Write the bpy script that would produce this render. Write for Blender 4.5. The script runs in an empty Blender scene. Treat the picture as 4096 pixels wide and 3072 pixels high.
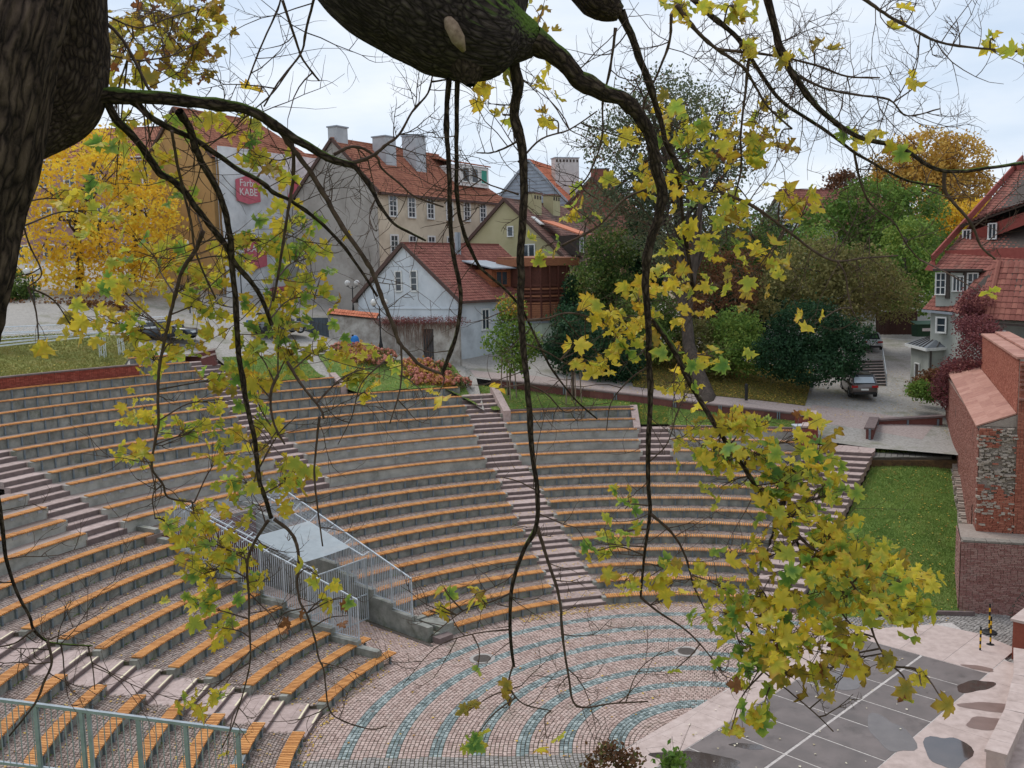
import bpy, bmesh, math, random
import numpy as np
from mathutils import Vector, Matrix
from math import sin, cos, radians, pi, asin, atan2, hypot, sqrt

random.seed(7); RNG = np.random.default_rng(7)
scene = bpy.context.scene
COL = scene.collection

# ------------------------------------------------------------------ camera
FPX, PITCH, ROLL, CAMH = 3720.466, 0.11754, -0.02333, 15.3744
cam = bpy.data.cameras.new('camera'); camo = bpy.data.objects.new('camera', cam); COL.objects.link(camo)
_r0 = Vector((1, 0, 0)); _u0 = Vector((0, sin(PITCH), cos(PITCH))); _f = Vector((0, cos(PITCH), -sin(PITCH)))
_right = _r0 * cos(ROLL) + _u0 * sin(ROLL); _up = _u0 * cos(ROLL) - _r0 * sin(ROLL)
camo.matrix_world = Matrix(((_right.x, _up.x, -_f.x, 0), (_right.y, _up.y, -_f.y, 0), (_right.z, _up.z, -_f.z, CAMH), (0, 0, 0, 1)))
cam.sensor_fit = 'HORIZONTAL'; cam.sensor_width = 36; cam.lens = FPX / 4096 * 36
cam.clip_start = 0.1; cam.clip_end = 3000
scene.camera = camo

# ------------------------------------------------------------------ sky, sun, exposure (overcast noon)
SUN_EL, SUN_AZ = radians(58), radians(320)
world = bpy.data.worlds.new('World'); scene.world = world; world.use_nodes = True
nt = world.node_tree; nt.nodes.clear()
def _n(t, **k):
    n = nt.nodes.new(t)
    for a, b in k.items(): setattr(n, a, b)
    return n
sky = _n('ShaderNodeTexSky', sky_type='NISHITA', sun_disc=False, sun_elevation=SUN_EL, sun_rotation=SUN_AZ)
tc = _n('ShaderNodeTexCoord'); mp = _n('ShaderNodeMapping'); mp.inputs['Scale'].default_value = (1.3, 1.3, 4.5)
nz = _n('ShaderNodeTexNoise'); nz.inputs['Scale'].default_value = 1.7; nz.inputs['Detail'].default_value = 7; nz.inputs['Roughness'].default_value = .55
rp = _n('ShaderNodeValToRGB'); e = rp.color_ramp.elements
e[0].position = .33; e[0].color = (5.0, 6.1, 7.6, 1); e[1].position = .66; e[1].color = (8.3, 8.6, 9.0, 1)
ne = rp.color_ramp.elements.new(.48); ne.color = (6.5, 7.3, 8.4, 1)
mx = _n('ShaderNodeMix', data_type='RGBA'); mx.inputs['Factor'].default_value = .88
bg = _n('ShaderNodeBackground'); bg.inputs['Strength'].default_value = .1
wo = _n('ShaderNodeOutputWorld'); L = nt.links.new
L(tc.outputs['Generated'], mp.inputs['Vector']); L(mp.outputs[0], nz.inputs['Vector']); L(nz.outputs['Fac'], rp.inputs['Fac'])
L(sky.outputs[0], mx.inputs['A']); L(rp.outputs['Color'], mx.inputs['B']); L(mx.outputs['Result'], bg.inputs['Color']); L(bg.outputs[0], wo.inputs[0])
sl = bpy.data.lights.new('sun', 'SUN'); sl.energy = 1.5; sl.angle = radians(25); sl.color = (1, .97, .92)
so = bpy.data.objects.new('sun', sl); COL.objects.link(so)
_sd = Vector((sin(SUN_AZ) * cos(SUN_EL), cos(SUN_AZ) * cos(SUN_EL), sin(SUN_EL)))
so.rotation_euler = _sd.to_track_quat('Z', 'Y').to_euler()
vs = scene.view_settings; vs.view_transform = 'Standard'; vs.look = 'None'; vs.exposure = 0.3; vs.gamma = 1
try: vs.use_curve_mapping = False
except Exception: pass
scene.cycles.max_bounces = 6; scene.cycles.transparent_max_bounces = 12

# ------------------------------------------------------------------ survey helpers: photo pixel (4096 wide) + a real distance -> point of the place
def ray(u, v):
    a, b = u - 2048, v - 1536; cr, sr = cos(ROLL), sin(ROLL)
    x = a * cr + b * sr; y = -a * sr + b * cr; c, s = cos(PITCH), sin(PITCH); up = -y / FPX
    return Vector((x / FPX, c + up * s, -s + up * c))
def U(u, v, Y):
    r = ray(u, v); return Vector((0, 0, CAMH)) + r * (Y / r.y)
def G(u, v, z):
    r = ray(u, v); return Vector((0, 0, CAMH)) + r * ((z - CAMH) / r.z)

# ------------------------------------------------------------------ materials
MATS = {}
def mat(name, cols, rough=.8, scale=3., detail=5, var=0., bump=0., bscale=25., spec=.3, metal=0., trans=0., alpha=1., coat=0., stretch=None, emis=None, moss=None, rvar=0.):
    if name in MATS: return MATS[name]
    m = bpy.data.materials.new(name); m.use_nodes = True; t = m.node_tree; N = t.nodes; K = t.links.new; N.clear()
    out = N.new('ShaderNodeOutputMaterial'); b = N.new('ShaderNodeBsdfPrincipled')
    geo = N.new('ShaderNodeNewGeometry'); vec = geo.outputs['Position']
    if stretch:
        q = N.new('ShaderNodeMapping'); q.inputs['Scale'].default_value = stretch; K(vec, q.inputs['Vector']); vec = q.outputs[0]
    n = N.new('ShaderNodeTexNoise'); n.inputs['Scale'].default_value = scale; n.inputs['Detail'].default_value = detail; n.inputs['Roughness'].default_value = .62
    K(vec, n.inputs['Vector'])
    mr = N.new('ShaderNodeMapRange'); mr.inputs['From Min'].default_value = .28; mr.inputs['From Max'].default_value = .72; K(n.outputs['Fac'], mr.inputs['Value'])
    fac = mr.outputs[0]
    if var > 0:
        at = N.new('ShaderNodeAttribute'); at.attribute_name = 'var'; oi = N.new('ShaderNodeObjectInfo')
        ad = N.new('ShaderNodeMath'); ad.operation = 'ADD'; K(at.outputs['Fac'], ad.inputs[0]); K(oi.outputs['Random'], ad.inputs[1])
        fr = N.new('ShaderNodeMath'); fr.operation = 'FRACT'; K(ad.outputs[0], fr.inputs[0])
        mi = N.new('ShaderNodeMix'); mi.inputs['Factor'].default_value = var; K(fac, mi.inputs['A']); K(fr.outputs[0], mi.inputs['B']); fac = mi.outputs['Result']
    cr = N.new('ShaderNodeValToRGB'); els = cr.color_ramp.elements
    while len(els) < len(cols): els.new(.5)
    for i, c in enumerate(cols):
        els[i].position = i / max(1, len(cols) - 1) if len(cols) > 1 else 0; els[i].color = (*c, 1)
    if len(cols) == 1: els[1].color = (*cols[0], 1)
    K(fac, cr.inputs['Fac']); col = cr.outputs['Color']
    if moss:
        mc, ms, lo, hi = moss
        n3 = N.new('ShaderNodeTexNoise'); n3.inputs['Scale'].default_value = ms; n3.inputs['Detail'].default_value = 8; n3.inputs['Roughness'].default_value = .7; K(geo.outputs['Position'], n3.inputs['Vector'])
        m3 = N.new('ShaderNodeMapRange'); m3.inputs['From Min'].default_value = lo; m3.inputs['From Max'].default_value = hi; K(n3.outputs['Fac'], m3.inputs['Value'])
        mm = N.new('ShaderNodeMix'); mm.data_type = 'RGBA'; K(m3.outputs[0], mm.inputs['Factor']); K(col, mm.inputs['A']); mm.inputs['B'].default_value = (*mc, 1); col = mm.outputs['Result']
    K(col, b.inputs['Base Color'])
    b.inputs['Roughness'].default_value = rough; b.inputs['Metallic'].default_value = metal; b.inputs['Specular IOR Level'].default_value = spec
    b.inputs['Coat Weight'].default_value = coat; b.inputs['Alpha'].default_value = alpha
    if rvar:
        r2 = N.new('ShaderNodeMapRange'); r2.inputs['To Min'].default_value = max(0, rough - rvar); r2.inputs['To Max'].default_value = min(1, rough + rvar); K(n.outputs['Fac'], r2.inputs['Value']); K(r2.outputs[0], b.inputs['Roughness'])
    if bump:
        n2 = N.new('ShaderNodeTexNoise'); n2.inputs['Scale'].default_value = bscale; n2.inputs['Detail'].default_value = 6; K(vec, n2.inputs['Vector'])
        bp = N.new('ShaderNodeBump'); bp.inputs['Strength'].default_value = bump; bp.inputs['Distance'].default_value = .05; K(n2.outputs['Fac'], bp.inputs['Height']); K(bp.outputs[0], b.inputs['Normal'])
    if emis: b.inputs['Emission Color'].default_value = (*emis[:3], 1); b.inputs['Emission Strength'].default_value = emis[3]
    sh = b.outputs[0]
    if trans:
        tr = N.new('ShaderNodeBsdfTranslucent'); K(col, tr.inputs['Color']); ms_ = N.new('ShaderNodeMixShader'); ms_.inputs[0].default_value = trans
        K(b.outputs[0], ms_.inputs[1]); K(tr.outputs[0], ms_.inputs[2]); sh = ms_.outputs[0]
    K(sh, out.inputs['Surface']); MATS[name] = m
    return m
def h(s):   # srgb hex -> linear
    c = [int(s[i:i + 2], 16) / 255 for i in (0, 2, 4)]
    return tuple(min(.8, 1.2 * (x / 12.92 if x <= .04045 else ((x + .055) / 1.055) ** 2.4)) for x in c)

# ------------------------------------------------------------------ mesh helpers
def np_mesh(name, V, F, var=None, smooth=False, mats=None, mi=None):
    V = np.asarray(V, np.float32).reshape(-1, 3); F = np.asarray(F, np.int32)
    me = bpy.data.meshes.new(name); me.vertices.add(len(V)); me.vertices.foreach_set('co', V.ravel())
    me.loops.add(F.size); me.loops.foreach_set('vertex_index', F.ravel())
    me.polygons.add(len(F)); me.polygons.foreach_set('loop_start', np.arange(len(F), dtype=np.int32) * F.shape[1])
    if mi is not None: me.polygons.foreach_set('material_index', np.asarray(mi, np.int32))
    me.polygons.foreach_set('use_smooth', np.full(len(F), smooth))
    me.update(calc_edges=True)
    if var is not None:
        a = me.attributes.new('var', 'FLOAT', 'POINT'); a.data.foreach_set('value', np.asarray(var, np.float32))
    return me
def link(name, me, m=None, parent=None, kind=None):
    o = bpy.data.objects.new(name, me); COL.objects.link(o)
    if m is not None and len(me.materials) == 0:
        for q in (m if isinstance(m, (list, tuple)) else [m]): me.materials.append(q)
    if parent is not None: o.parent = parent
    if kind: o['kind'] = kind
    return o
def tag(o, label, cat, group=None):
    o['label'] = label; o['category'] = cat
    if group: o['group'] = group
    return o
def thing(name, label, cat, loc=(0, 0, 0), group=None):
    o = bpy.data.objects.new(name, None); COL.objects.link(o); o.location = loc; o.empty_display_size = .2
    return tag(o, label, cat, group)
def wloc(o):
    p = Vector((0, 0, 0))
    while o is not None: p = p + Vector(o.location); o = o.parent
    return p
class MB:
    def __init__(s): s.v = []; s.f = []; s.m = []; s.cur = 0
    def add(s, vs, fs):
        b = len(s.v); s.v += [tuple(q) for q in vs]; s.f += [tuple(i + b for i in f) for f in fs]; s.m += [s.cur] * len(fs); return s
    def box(s, c, d, rz=0., ax=None):
        """c centre, d full sizes; optional axes (3 vectors)"""
        c = Vector(c)
        if ax is None: ax = (Vector((cos(rz), sin(rz), 0)), Vector((-sin(rz), cos(rz), 0)), Vector((0, 0, 1)))
        A, B, Cc = [Vector(a) * (x / 2) for a, x in zip(ax, d)]
        vs = [c + A * i + B * j + Cc * k for k in (-1, 1) for j in (-1, 1) for i in (-1, 1)]
        return s.add(vs, [(0, 2, 3, 1), (4, 5, 7, 6), (0, 1, 5, 4), (2, 6, 7, 3), (0, 4, 6, 2), (1, 3, 7, 5)])
    def bar(s, a, b, w, d=None, up=(0, 0, 1)):
        a, b = Vector(a), Vector(b); x = b - a; ln = x.length; x.normalize(); upv = Vector(up)
        y = upv.cross(x)
        if y.length < 1e-4: y = Vector((1, 0, 0)).cross(x)
        y.normalize(); z = x.cross(y)
        return s.box((a + b) / 2, (ln, w, d or w), ax=(x, y, z))
    def tube(s, pts, rad, n=6, cap=True):
        P = [Vector(p) for p in pts]; R = rad if isinstance(rad, (list, tuple, np.ndarray)) else [rad] * len(P)
        b = len(s.v); prev = None; k = 0
        for i, p in enumerate(P):
            t = (P[min(i + 1, len(P) - 1)] - P[max(i - 1, 0)])
            if t.length < 1e-9: t = Vector((0, 0, 1))
            t.normalize()
            if prev is None:
                x = t.orthogonal().normalized()
            else:
                x = prev - t * prev.dot(t)
                if x.length < 1e-6: x = t.orthogonal()
                x.normalize()
            prev = x; y = t.cross(x)
            for j in range(n):
                a = 2 * pi * j / n; s.v.append(tuple(p + (x * cos(a) + y * sin(a)) * R[i]))
        for i in range(len(P) - 1):
            for j in range(n):
                s.f.append((b + i * n + j, b + i * n + (j + 1) % n, b + (i + 1) * n + (j + 1) % n, b + (i + 1) * n + j)); s.m.append(s.cur)
        if cap:
            s.f.append(tuple(b + j for j in range(n - 1, -1, -1))); s.f.append(tuple(b + (len(P) - 1) * n + j for j in range(n))); s.m += [s.cur] * 2
        return s
    def lathe(s, c, prof, n=12):
        c = Vector(c); b = len(s.v)
        for r, z in prof:
            for j in range(n): a = 2 * pi * j / n; s.v.append((c.x + r * cos(a), c.y + r * sin(a), c.z + z))
        for i in range(len(prof) - 1):
            for j in range(n): s.f.append((b + i * n + j, b + i * n + (j + 1) % n, b + (i + 1) * n + (j + 1) % n, b + (i + 1) * n + j)); s.m.append(s.cur)
        s.f.append(tuple(b + (len(prof) - 1) * n + j for j in range(n))); s.m.append(s.cur)
        s.f.append(tuple(b + j for j in range(n - 1, -1, -1))); s.m.append(s.cur)
        return s
    def poly(s, pts, thick=None):
        """flat polygon; with thick: extruded along vector"""
        P = [Vector(p) for p in pts]; n = len(P)
        if thick is None: return s.add(P, [tuple(range(n))])
        T = Vector(thick); return s.add(P + [p + T for p in P], [tuple(range(n - 1, -1, -1)), tuple(range(n, 2 * n))] + [(i, (i + 1) % n, n + (i + 1) % n, n + i) for i in range(n)])
    def ring(s, c, r0, r1, z0, z1, tA, tB, n):
        """arc block; tA/tB angle or function of radius"""
        fA = tA if callable(tA) else (lambda r: tA); fB = tB if callable(tB) else (lambda r: tB); b = len(s.v)
        for i in range(n + 1):
            q = i / n
            for r in (r0, r1):
                a = fA(r) + (fB(r) - fA(r)) * q
                for z in (z0, z1): s.v.append((c[0] + r * cos(a), c[1] + r * sin(a), z))
        for i in range(n):
            k = b + 4 * i
            for f in ((k + 1, k + 3, k + 7, k + 5), (k, k + 4, k + 6, k + 2), (k, k + 1, k + 5, k + 4), (k + 2, k + 6, k + 7, k + 3)): s.f.append(f); s.m.append(s.cur)
        k = b; s.f.append((k, k + 2, k + 3, k + 1)); k = b + 4 * n; s.f.append((k, k + 1, k + 3, k + 2)); s.m += [s.cur] * 2
        return s
    def mesh(s, name, off=None, smooth=False):
        me = bpy.data.meshes.new(name)
        vs = s.v if off is None else [(a - off[0], b - off[1], c - off[2]) for a, b, c in s.v]
        me.from_pydata(vs, [], s.f)
        if any(s.m): me.polygons.foreach_set('material_index', s.m)
        if smooth: me.polygons.foreach_set('use_smooth', [True] * len(s.f))
        me.update(); return me
    def build(s, name, m, parent=None, smooth=False, kind=None):
        off = wloc(parent) if parent is not None else None
        me = s.mesh(name, off, smooth)
        for q in (m if isinstance(m, (list, tuple)) else [m]): me.materials.append(q)
        return link(name, me, None, parent, kind)
    def fixn(s):
        return s
def recalc(o):
    bm = bmesh.new(); bm.from_mesh(o.data); bmesh.ops.recalc_face_normals(bm, faces=bm.faces); bm.to_mesh(o.data); bm.free(); return o
def frustums(C, A, B, H, ins):
    """many small blocks: centres, half vectors A,B, height vector, top inset -> V,F (5 faces)"""
    C, A, B, H = [np.asarray(x, np.float64) for x in (C, A, B, H)]; n = len(C); V = np.empty((n, 8, 3))
    k = 0
    for j, (a, b) in enumerate(((-1, -1), (1, -1), (1, 1), (-1, 1))):
        V[:, j] = C + a * A + b * B; V[:, 4 + j] = C + H + a * A * ins + b * B * ins
    F = np.array([(4, 5, 6, 7), (0, 1, 5, 4), (1, 2, 6, 5), (2, 3, 7, 6), (3, 0, 4, 7)])
    Fa = (F[None] + (np.arange(n) * 8)[:, None, None]).reshape(-1, 4)
    return V.reshape(-1, 3), Fa
def structure(o): o['kind'] = 'structure'; return o
ORD = ['front', 'second', 'third', 'fourth', 'fifth', 'sixth', 'seventh', 'eighth', 'ninth', 'tenth', 'eleventh', 'twelfth', 'thirteenth', 'fourteenth']
def text_mesh(s, size):
    cu = bpy.data.curves.new('t', 'FONT'); cu.body = s; cu.size = size; cu.align_x = 'CENTER'; cu.align_y = 'CENTER'; cu.extrude = .004; cu.resolution_u = 2
    o = bpy.data.objects.new('t', cu); COL.objects.link(o); dg = bpy.context.evaluated_depsgraph_get()
    me = bpy.data.meshes.new_from_object(o.evaluated_get(dg)); bpy.data.objects.remove(o); bpy.data.curves.remove(cu); me.name = 'lettering'; return me
# ================================================================== AMPHITHEATRE
CX, CY = 6.3895, 28.326; CC = (CX, CY)
R1, DR, RU, DRU, HU, DHU = 13.611, 1.3475, 28.378, 1.265, 4.2714, .4766
TH_C, TH_B, TH_U = 1.79946, 3.06577, 2.66755
O_CL, O_CR, O_BR, O_BL, O_UR, O_UL, O_UCL, O_UCR = 1.40, -.887, -2.34, -.152, -1.483, .75, 1.725, -.567
TH_2 = radians(128.3); TH_3L, TH_3R = radians(87.0), radians(83.1); TH_R = radians(66.5)
P_A, P_B = radians(137.0), radians(148.3)            # sides of the sunken passage
def rk(k): return R1 + (k - 1) * DR
def hk(k): return .3315 + (k - 1) * .289 + .0051 * (k - 1) ** 2
def Tk(k): return hk(k) - .02 if k > 0 else 0.
def ra(a): return RU + (a - 1) * DRU
def ha(a): return HU + (a - 1) * DHU
def Ta(a): return ha(a) - .02 if a > 0 else Tk(11)
def et(th, o): return lambda r: th + asin(max(-1, min(1, o / r)))
def pol(r, t, z=0.): return Vector((CX + r * cos(t), CY + r * sin(t), z))
def th(t): return lambda r: t
M_conc = mat('concrete', [h('5d5c56'), h('7d7c75'), h('97958d')], .9, 1.6, 8, bump=.35, bscale=14, moss=(h('4c5238'), .9, .56, .74))
M_concL = mat('pale_concrete', [h('77766f'), h('93918a'), h('a8a59d')], .9, 1.2, 8, bump=.3, bscale=14, moss=(h('5c5f48'), 1.1, .60, .76))
M_post = mat('painted_steel', [h('5d666c'), h('727b81')], .55, 6, spec=.4)
M_wood = mat('orange_wood', [h('925f32'), h('ad733c'), h('c68c50'), h('b5783f')], .55, 9, 4, var=.6, spec=.35, stretch=(1, 1, 1))
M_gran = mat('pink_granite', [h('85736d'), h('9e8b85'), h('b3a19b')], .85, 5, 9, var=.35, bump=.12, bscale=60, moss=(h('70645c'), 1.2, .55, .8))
M_granR = mat('brown_granite_and_riser_shade', [h('57494a'), h('695b58'), h('786864')], .85, 5, 9, var=.3, bump=.12, bscale=60)  # brown stone of kerbs and copings; on stair risers it paints in shade
M_nose = mat('nosing_strip', [h('c4b89a'), h('d3c8ad')], .7, 20)
M_cob = mat('brown_cobble', [h('6a5a52'), h('83726a'), h('988880'), h('77706a')], .85, 12, 5, var=.75, bump=.25, bscale=50, spec=.25)
M_cobp = mat('pink_cobble', [h('877068'), h('a18b82'), h('b29c93'), h('94857d')], .85, 14, 5, var=.7, bump=.25, bscale=50, spec=.25, moss=(h('6f6a58'), .5, .55, .8))
M_cobb = mat('blue_cobble', [h('5c6564'), h('707a79'), h('858e8c'), h('a3aaa7')], .8, 14, 5, var=.8, bump=.25, bscale=50, spec=.25)
M_cobg = mat('grey_cobble', [h('6f6a66'), h('88827d'), h('9b9590')], .85, 12, 5, var=.75, bump=.25, bscale=50, spec=.25)
M_mort = mat('joint_soil', [h('413b33'), h('5a5146')], .95, 8, moss=(h('4a5130'), 1.5, .5, .68))

# --- rows and sections (angle limits as functions of radius)
SEC = {
 'F': (et(TH_B, O_BL), th(radians(197)), 8, 'left of lower left stairs'),
 'L': (th(P_B + .012), et(TH_B, O_BR), 11, 'between lower left stairs and passage'),
 'M': (et(TH_C, O_CL), th(P_A - .016), 11, 'between caged passage and central stairs'),
 'R': (et(TH_R, 1.3), et(TH_C, O_CR), 11, 'right of central stairs'),
}
USEC = {
 'UA': (et(TH_U, O_UL), th(radians(166)), 1, 4, 'left of the upper left stairs'),
 'UB': (et(TH_2, 1.06), et(TH_U, O_UR), 1, 12, 'below the brick parapet'),
 'UB2': (et(TH_2, 1.06), th(radians(134.2)), 13, 14, 'beside the brick parapet end'),
 'UC': (et(TH_C, O_UCL), et(TH_2, -1.06), 1, 8, 'below the hydrangea bed'),
 'UC2': (th(radians(117.8)), et(TH_2, -1.06), 9, 10, 'left of the hydrangea bed'),
 'UD': (th(TH_3L), et(TH_C, O_UCR), 1, 5, 'below the young staked trees'),
 'UE': (et(TH_R, .55), th(TH_3R), 1, 3, 'next to the brick pillars'),
}
terr = structure(link('seating_terrace', MB().ring(CC, 12.2, 12.3, -1.2, -1.1, 1.2, 3.2, 8).mesh('seating_terrace'), M_conc))
def ring_obj(name, r0, r1, z0, z1, tA, tB, m, parent):
    n = max(2, int(abs(tB(r0) - tA(r0)) * r0 / .9)); return MB().ring(CC, r0, r1, z0, z1, tA, tB, n).build(name, m, parent)
cobC, cobA, cobB, cobH, cobV = [], [], [], [], []
def cob_rings(dst, r0, r1, z, tA, tB, s=.118, hgt=.03, keep=None):
    n = max(1, int(round((r1 - r0) / s))); dr = (r1 - r0) / n
    for i in range(n):
        r = r0 + (i + .5) * dr; a, b = tA(r), tB(r); m = max(1, int((b - a) * r / (s * 1.06))); da = (b - a) / m
        t = a + (np.arange(m) + .5 + RNG.uniform(-.08, .08, m) + .5 * (i % 2)) * da; t = t[t < b]; m = len(t)
        rr = r + RNG.uniform(-.006, .006, m); ct, st = np.cos(t), np.sin(t)
        P = np.stack([CX + rr * ct, CY + rr * st, np.full(m, z - hgt)], 1)
        tw = RNG.uniform(-.09, .09, m); c2, s2 = np.cos(t + tw), np.sin(t + tw)
        A = np.stack([c2, s2, RNG.uniform(-.05, .05, m)], 1) * (dr * .5 * RNG.uniform(.82, .93, m))[:, None]
        B = np.stack([-s2, c2, RNG.uniform(-.05, .05, m)], 1) * (da * r * .5 * RNG.uniform(.82, .93, m))[:, None]
        H = np.stack([np.zeros(m), np.zeros(m), hgt + RNG.uniform(-.008, .008, m)], 1)
        if keep is not None:
            k = keep(P[:, 0], P[:, 1], rr, t); P, A, B, H = P[k], A[k], B[k], H[k]
        dst.append((P, A, B, H, r))
def cob_mesh(name, dst, m, parent, mi=None, pick=0, ins=.8):
    P = np.concatenate([d[0] for d in dst]); A = np.concatenate([d[1] for d in dst]); B = np.concatenate([d[2] for d in dst]); H = np.concatenate([d[3] for d in dst])
    matid = np.zeros(len(P), int) if mi is None else mi(P)
    idx = np.arange(len(P)); big = np.array([], int)
    if pick:   # the ones that show largest stay single pieces
        D = P - np.array([0, 0, CAMH]); dep = D[:, 1] * cos(PITCH) - D[:, 2] * sin(PITCH)
        up = D[:, 1] * sin(PITCH) + D[:, 2] * cos(PITCH); x = D[:, 0] / dep; y = up / dep
        vis = (np.abs(x) < .53) & (np.abs(y) < .4); d2 = np.where(vis, dep, 1e9); big = np.argsort(d2)[:pick]
    rest = np.setdiff1d(idx, big)
    V, F = frustums(P[rest], A[rest], B[rest], H[rest], ins); var = np.repeat(RNG.random(len(rest)), 8)
    me = np_mesh(name, V, F, var, mi=np.repeat(matid[rest], 5)); o = link(name, me, m, parent, 'stuff')
    if len(big):
        one = {}
        for q in range(len(m) if isinstance(m, (list, tuple)) else 1):
            V, F = frustums([[0, 0, 0]], [[.5, 0, 0]], [[0, .5, 0]], [[0, 0, 1]], ins); me = np_mesh('cobblestone', V, F); me.materials.append(m[q] if isinstance(m, (list, tuple)) else m); one[q] = me
        for i in big:
            c = bpy.data.objects.new('cobblestone', one[matid[i]]); COL.objects.link(c); c.parent = parent
            c.location = P[i]; c.rotation_euler = (0, 0, atan2(A[i][1], A[i][0])); c.scale = (2 * np.linalg.norm(A[i]), 2 * np.linalg.norm(B[i]), H[i][2])
    return o

# concrete body, riser walls, treads
tread_cob = []
for key, (tA, tB, nrow, _) in SEC.items():
    for k in range(1, 12):
        if key == 'F' and k > 9: continue
        rr = rk(k); r_in, r_th = rr + .10, rr + .38
        ext = .14
        fa = (lambda f, e: (lambda r: f(r) - e / r))(tA, ext if key in 'FMR' else .02); fb = (lambda f, e: (lambda r: f(r) + e / r))(tB, ext if key in 'LR' else .02)
        ring_obj('riser_wall', r_in, r_th, Tk(k - 1) - .25, Tk(k) + .012, fa, fb, M_conc, terr)
        r_next = rk(k + 1) + .10 if k < 11 else RU + .10
        ring_obj('tread_bed', r_th, r_next + .05, Tk(k) - .45, Tk(k) - .03, fa, fb, M_mort, terr)
        if not (key in 'MR' and k in (6, 7, 8, 9, 10)):
            cob_rings(tread_cob, r_th + .01, r_next, Tk(k), fa, fb, .122)
        else:
            cob_rings(tread_cob, r_th + .01, r_next, Tk(k), fa, fb, .15)
for q in range(2):   # walkway across the stairs and passage roof
    pass
cob_mesh('tread_cobbles', tread_cob, M_cob, terr, pick=300)
for key, (tA, tB, a0, a1, _) in USEC.items():
    fa = (lambda f: (lambda r: f(r) - .12 / r))(tA); fb = (lambda f: (lambda r: f(r) + .12 / r))(tB)
    for a in range(a0, a1 + 1):
        rr = ra(a); m = M_concL if a <= 4 else M_conc
        ring_obj('riser_wall', rr + .10, rr + .36, Ta(a - 1) - .3, Ta(a) + .012, fa, fb, m, terr)
        ring_obj('tread_bed', rr + .36, ra(a + 1) + .13, Ta(a) - .5, Ta(a) - .01, fa, fb, M_cob, terr)

# --- benches
SLAT = .105
def post_mesh(hgt):
    b = MB(); b.box((0, 0, hgt / 2), (.09, .065, hgt)).box((.075, -.075, hgt * .32), (.02, .075, .10)).box((.075, -.075, hgt * .74), (.02, .075, .09)).box((.07, -.10, hgt * .32), (.04, .03, .03)).box((.07, -.10, hgt * .74), (.04, .03, .03))
    b.box((.10, 0, hgt + .0), (.36, .05, .03)); me = b.mesh('post'); me.materials.append(M_post); return me
def plate_mesh():
    b = MB(); b.box((0, 0, 0), (.02, .24, .12)).box((-.015, -.08, 0), (.02, .03, .03)).box((-.015, .08, 0), (.02, .03, .03)).box((.1, 0, .075), (.22, .06, .03)); me = b.mesh('bracket_plate'); me.materials.append(mat('galvanised', [h('83858a'), h('9a9ca0')], .5, 5, spec=.5)); return me
SLATME = MB().box((0, 0, 0), (.43, .064, .055)).mesh('slat'); SLATME.materials.append(M_wood)
PLATE = plate_mesh(); POSTS = {}
def bench(rf, z, tA, tB, label, group, style, single, hp, missing=None):
    tm = (tA(rf) + tB(rf)) / 2; base = pol(rf + .1, tm, z - hp)
    b = thing('bench', label, 'bench', base, group); rm = rf + .215; L_ = (tB(rf) - tA(rf)) * rf
    n = int(L_ / SLAT); da = (tB(rf) - tA(rf)) / n; P, A, B, H, vv = [], [], [], [], []
    zj = 0.; rng = random.Random(int(rf * 1000 + z * 77))
    for i in range(n):
        t = tA(rf) + (i + .5) * da
        if i % 22 == 0: zj = rng.uniform(-.012, .012)
        if missing and missing[0] < i < missing[1]: continue
        if single:
            o = bpy.data.objects.new('slat', SLATME); COL.objects.link(o); o.parent = b
            o.location = pol(rm + rng.uniform(-.006, .006), t, z + .0275 + zj) - base; o.rotation_euler = (0, 0, t + rng.uniform(-.004, .004))
        else:
            p = pol(rm, t, z + zj); P.append(p); A.append((.215 * cos(t), .215 * sin(t), 0)); B.append((-.032 * sin(t), .032 * cos(t), 0)); H.append((0, 0, .055))
    if P:
        V, F = frustums(P, A, B, H, .98); V -= np.array(base); me = np_mesh('slats', V, F, np.repeat(RNG.random(len(P)), 8)); o = link('slats', me, M_wood, b, 'stuff')
    fr = MB(); nseg = max(2, int(L_ / 1.2))
    for rr in (rf + .07, rf + .34): fr.ring(CC, rr, rr + .05, z - .035, z - .004, tA(rf) + .3 * da, tB(rf) - .3 * da, nseg)
    fr.build('seat_frame', M_post, b)
    np_ = max(2, int(round(L_ / .73))); 
    if style == 'post':
        key = round(hp, 3)
        if key not in POSTS: POSTS[key] = post_mesh(hp - .04)
        for i in range(np_):
            t = tA(rf) + (i + .45) / np_ * (tB(rf) - tA(rf)); o = bpy.data.objects.new('post', POSTS[key]); COL.objects.link(o); o.parent = b
            o.location = pol(rf + .05, t, z - hp) - base; o.rotation_euler = (0, 0, t)
    elif style == 'plate':
        for i in range(np_):
            t = tA(rf) + (i + .45) / np_ * (tB(rf) - tA(rf)); o = bpy.data.objects.new('bracket_plate', PLATE); COL.objects.link(o); o.parent = b
            o.location = pol(rf + .085, t, z - .11) - base; o.rotation_euler = (0, 0, t)
    return b
for key, (tA, tB, nrow, where) in SEC.items():
    for k in range(1, nrow + 1):
        a_, b_ = tA, tB
        if key == 'L' and k <= 2: a_ = th(radians(146.0))
        if key == 'M' and k == 1: b_ = th(radians(131.3))
        if key == 'M' and k == 2: b_ = th(radians(133.6))
        bench(rk(k), hk(k), a_, b_, f'orange slatted bench, {ORD[k-1]} row from the floor, {where}', 'lower tier benches', 'post', k <= 6, hk(k) - Tk(k - 1), (18, 25) if (key == 'F' and k == 2) else None)
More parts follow.
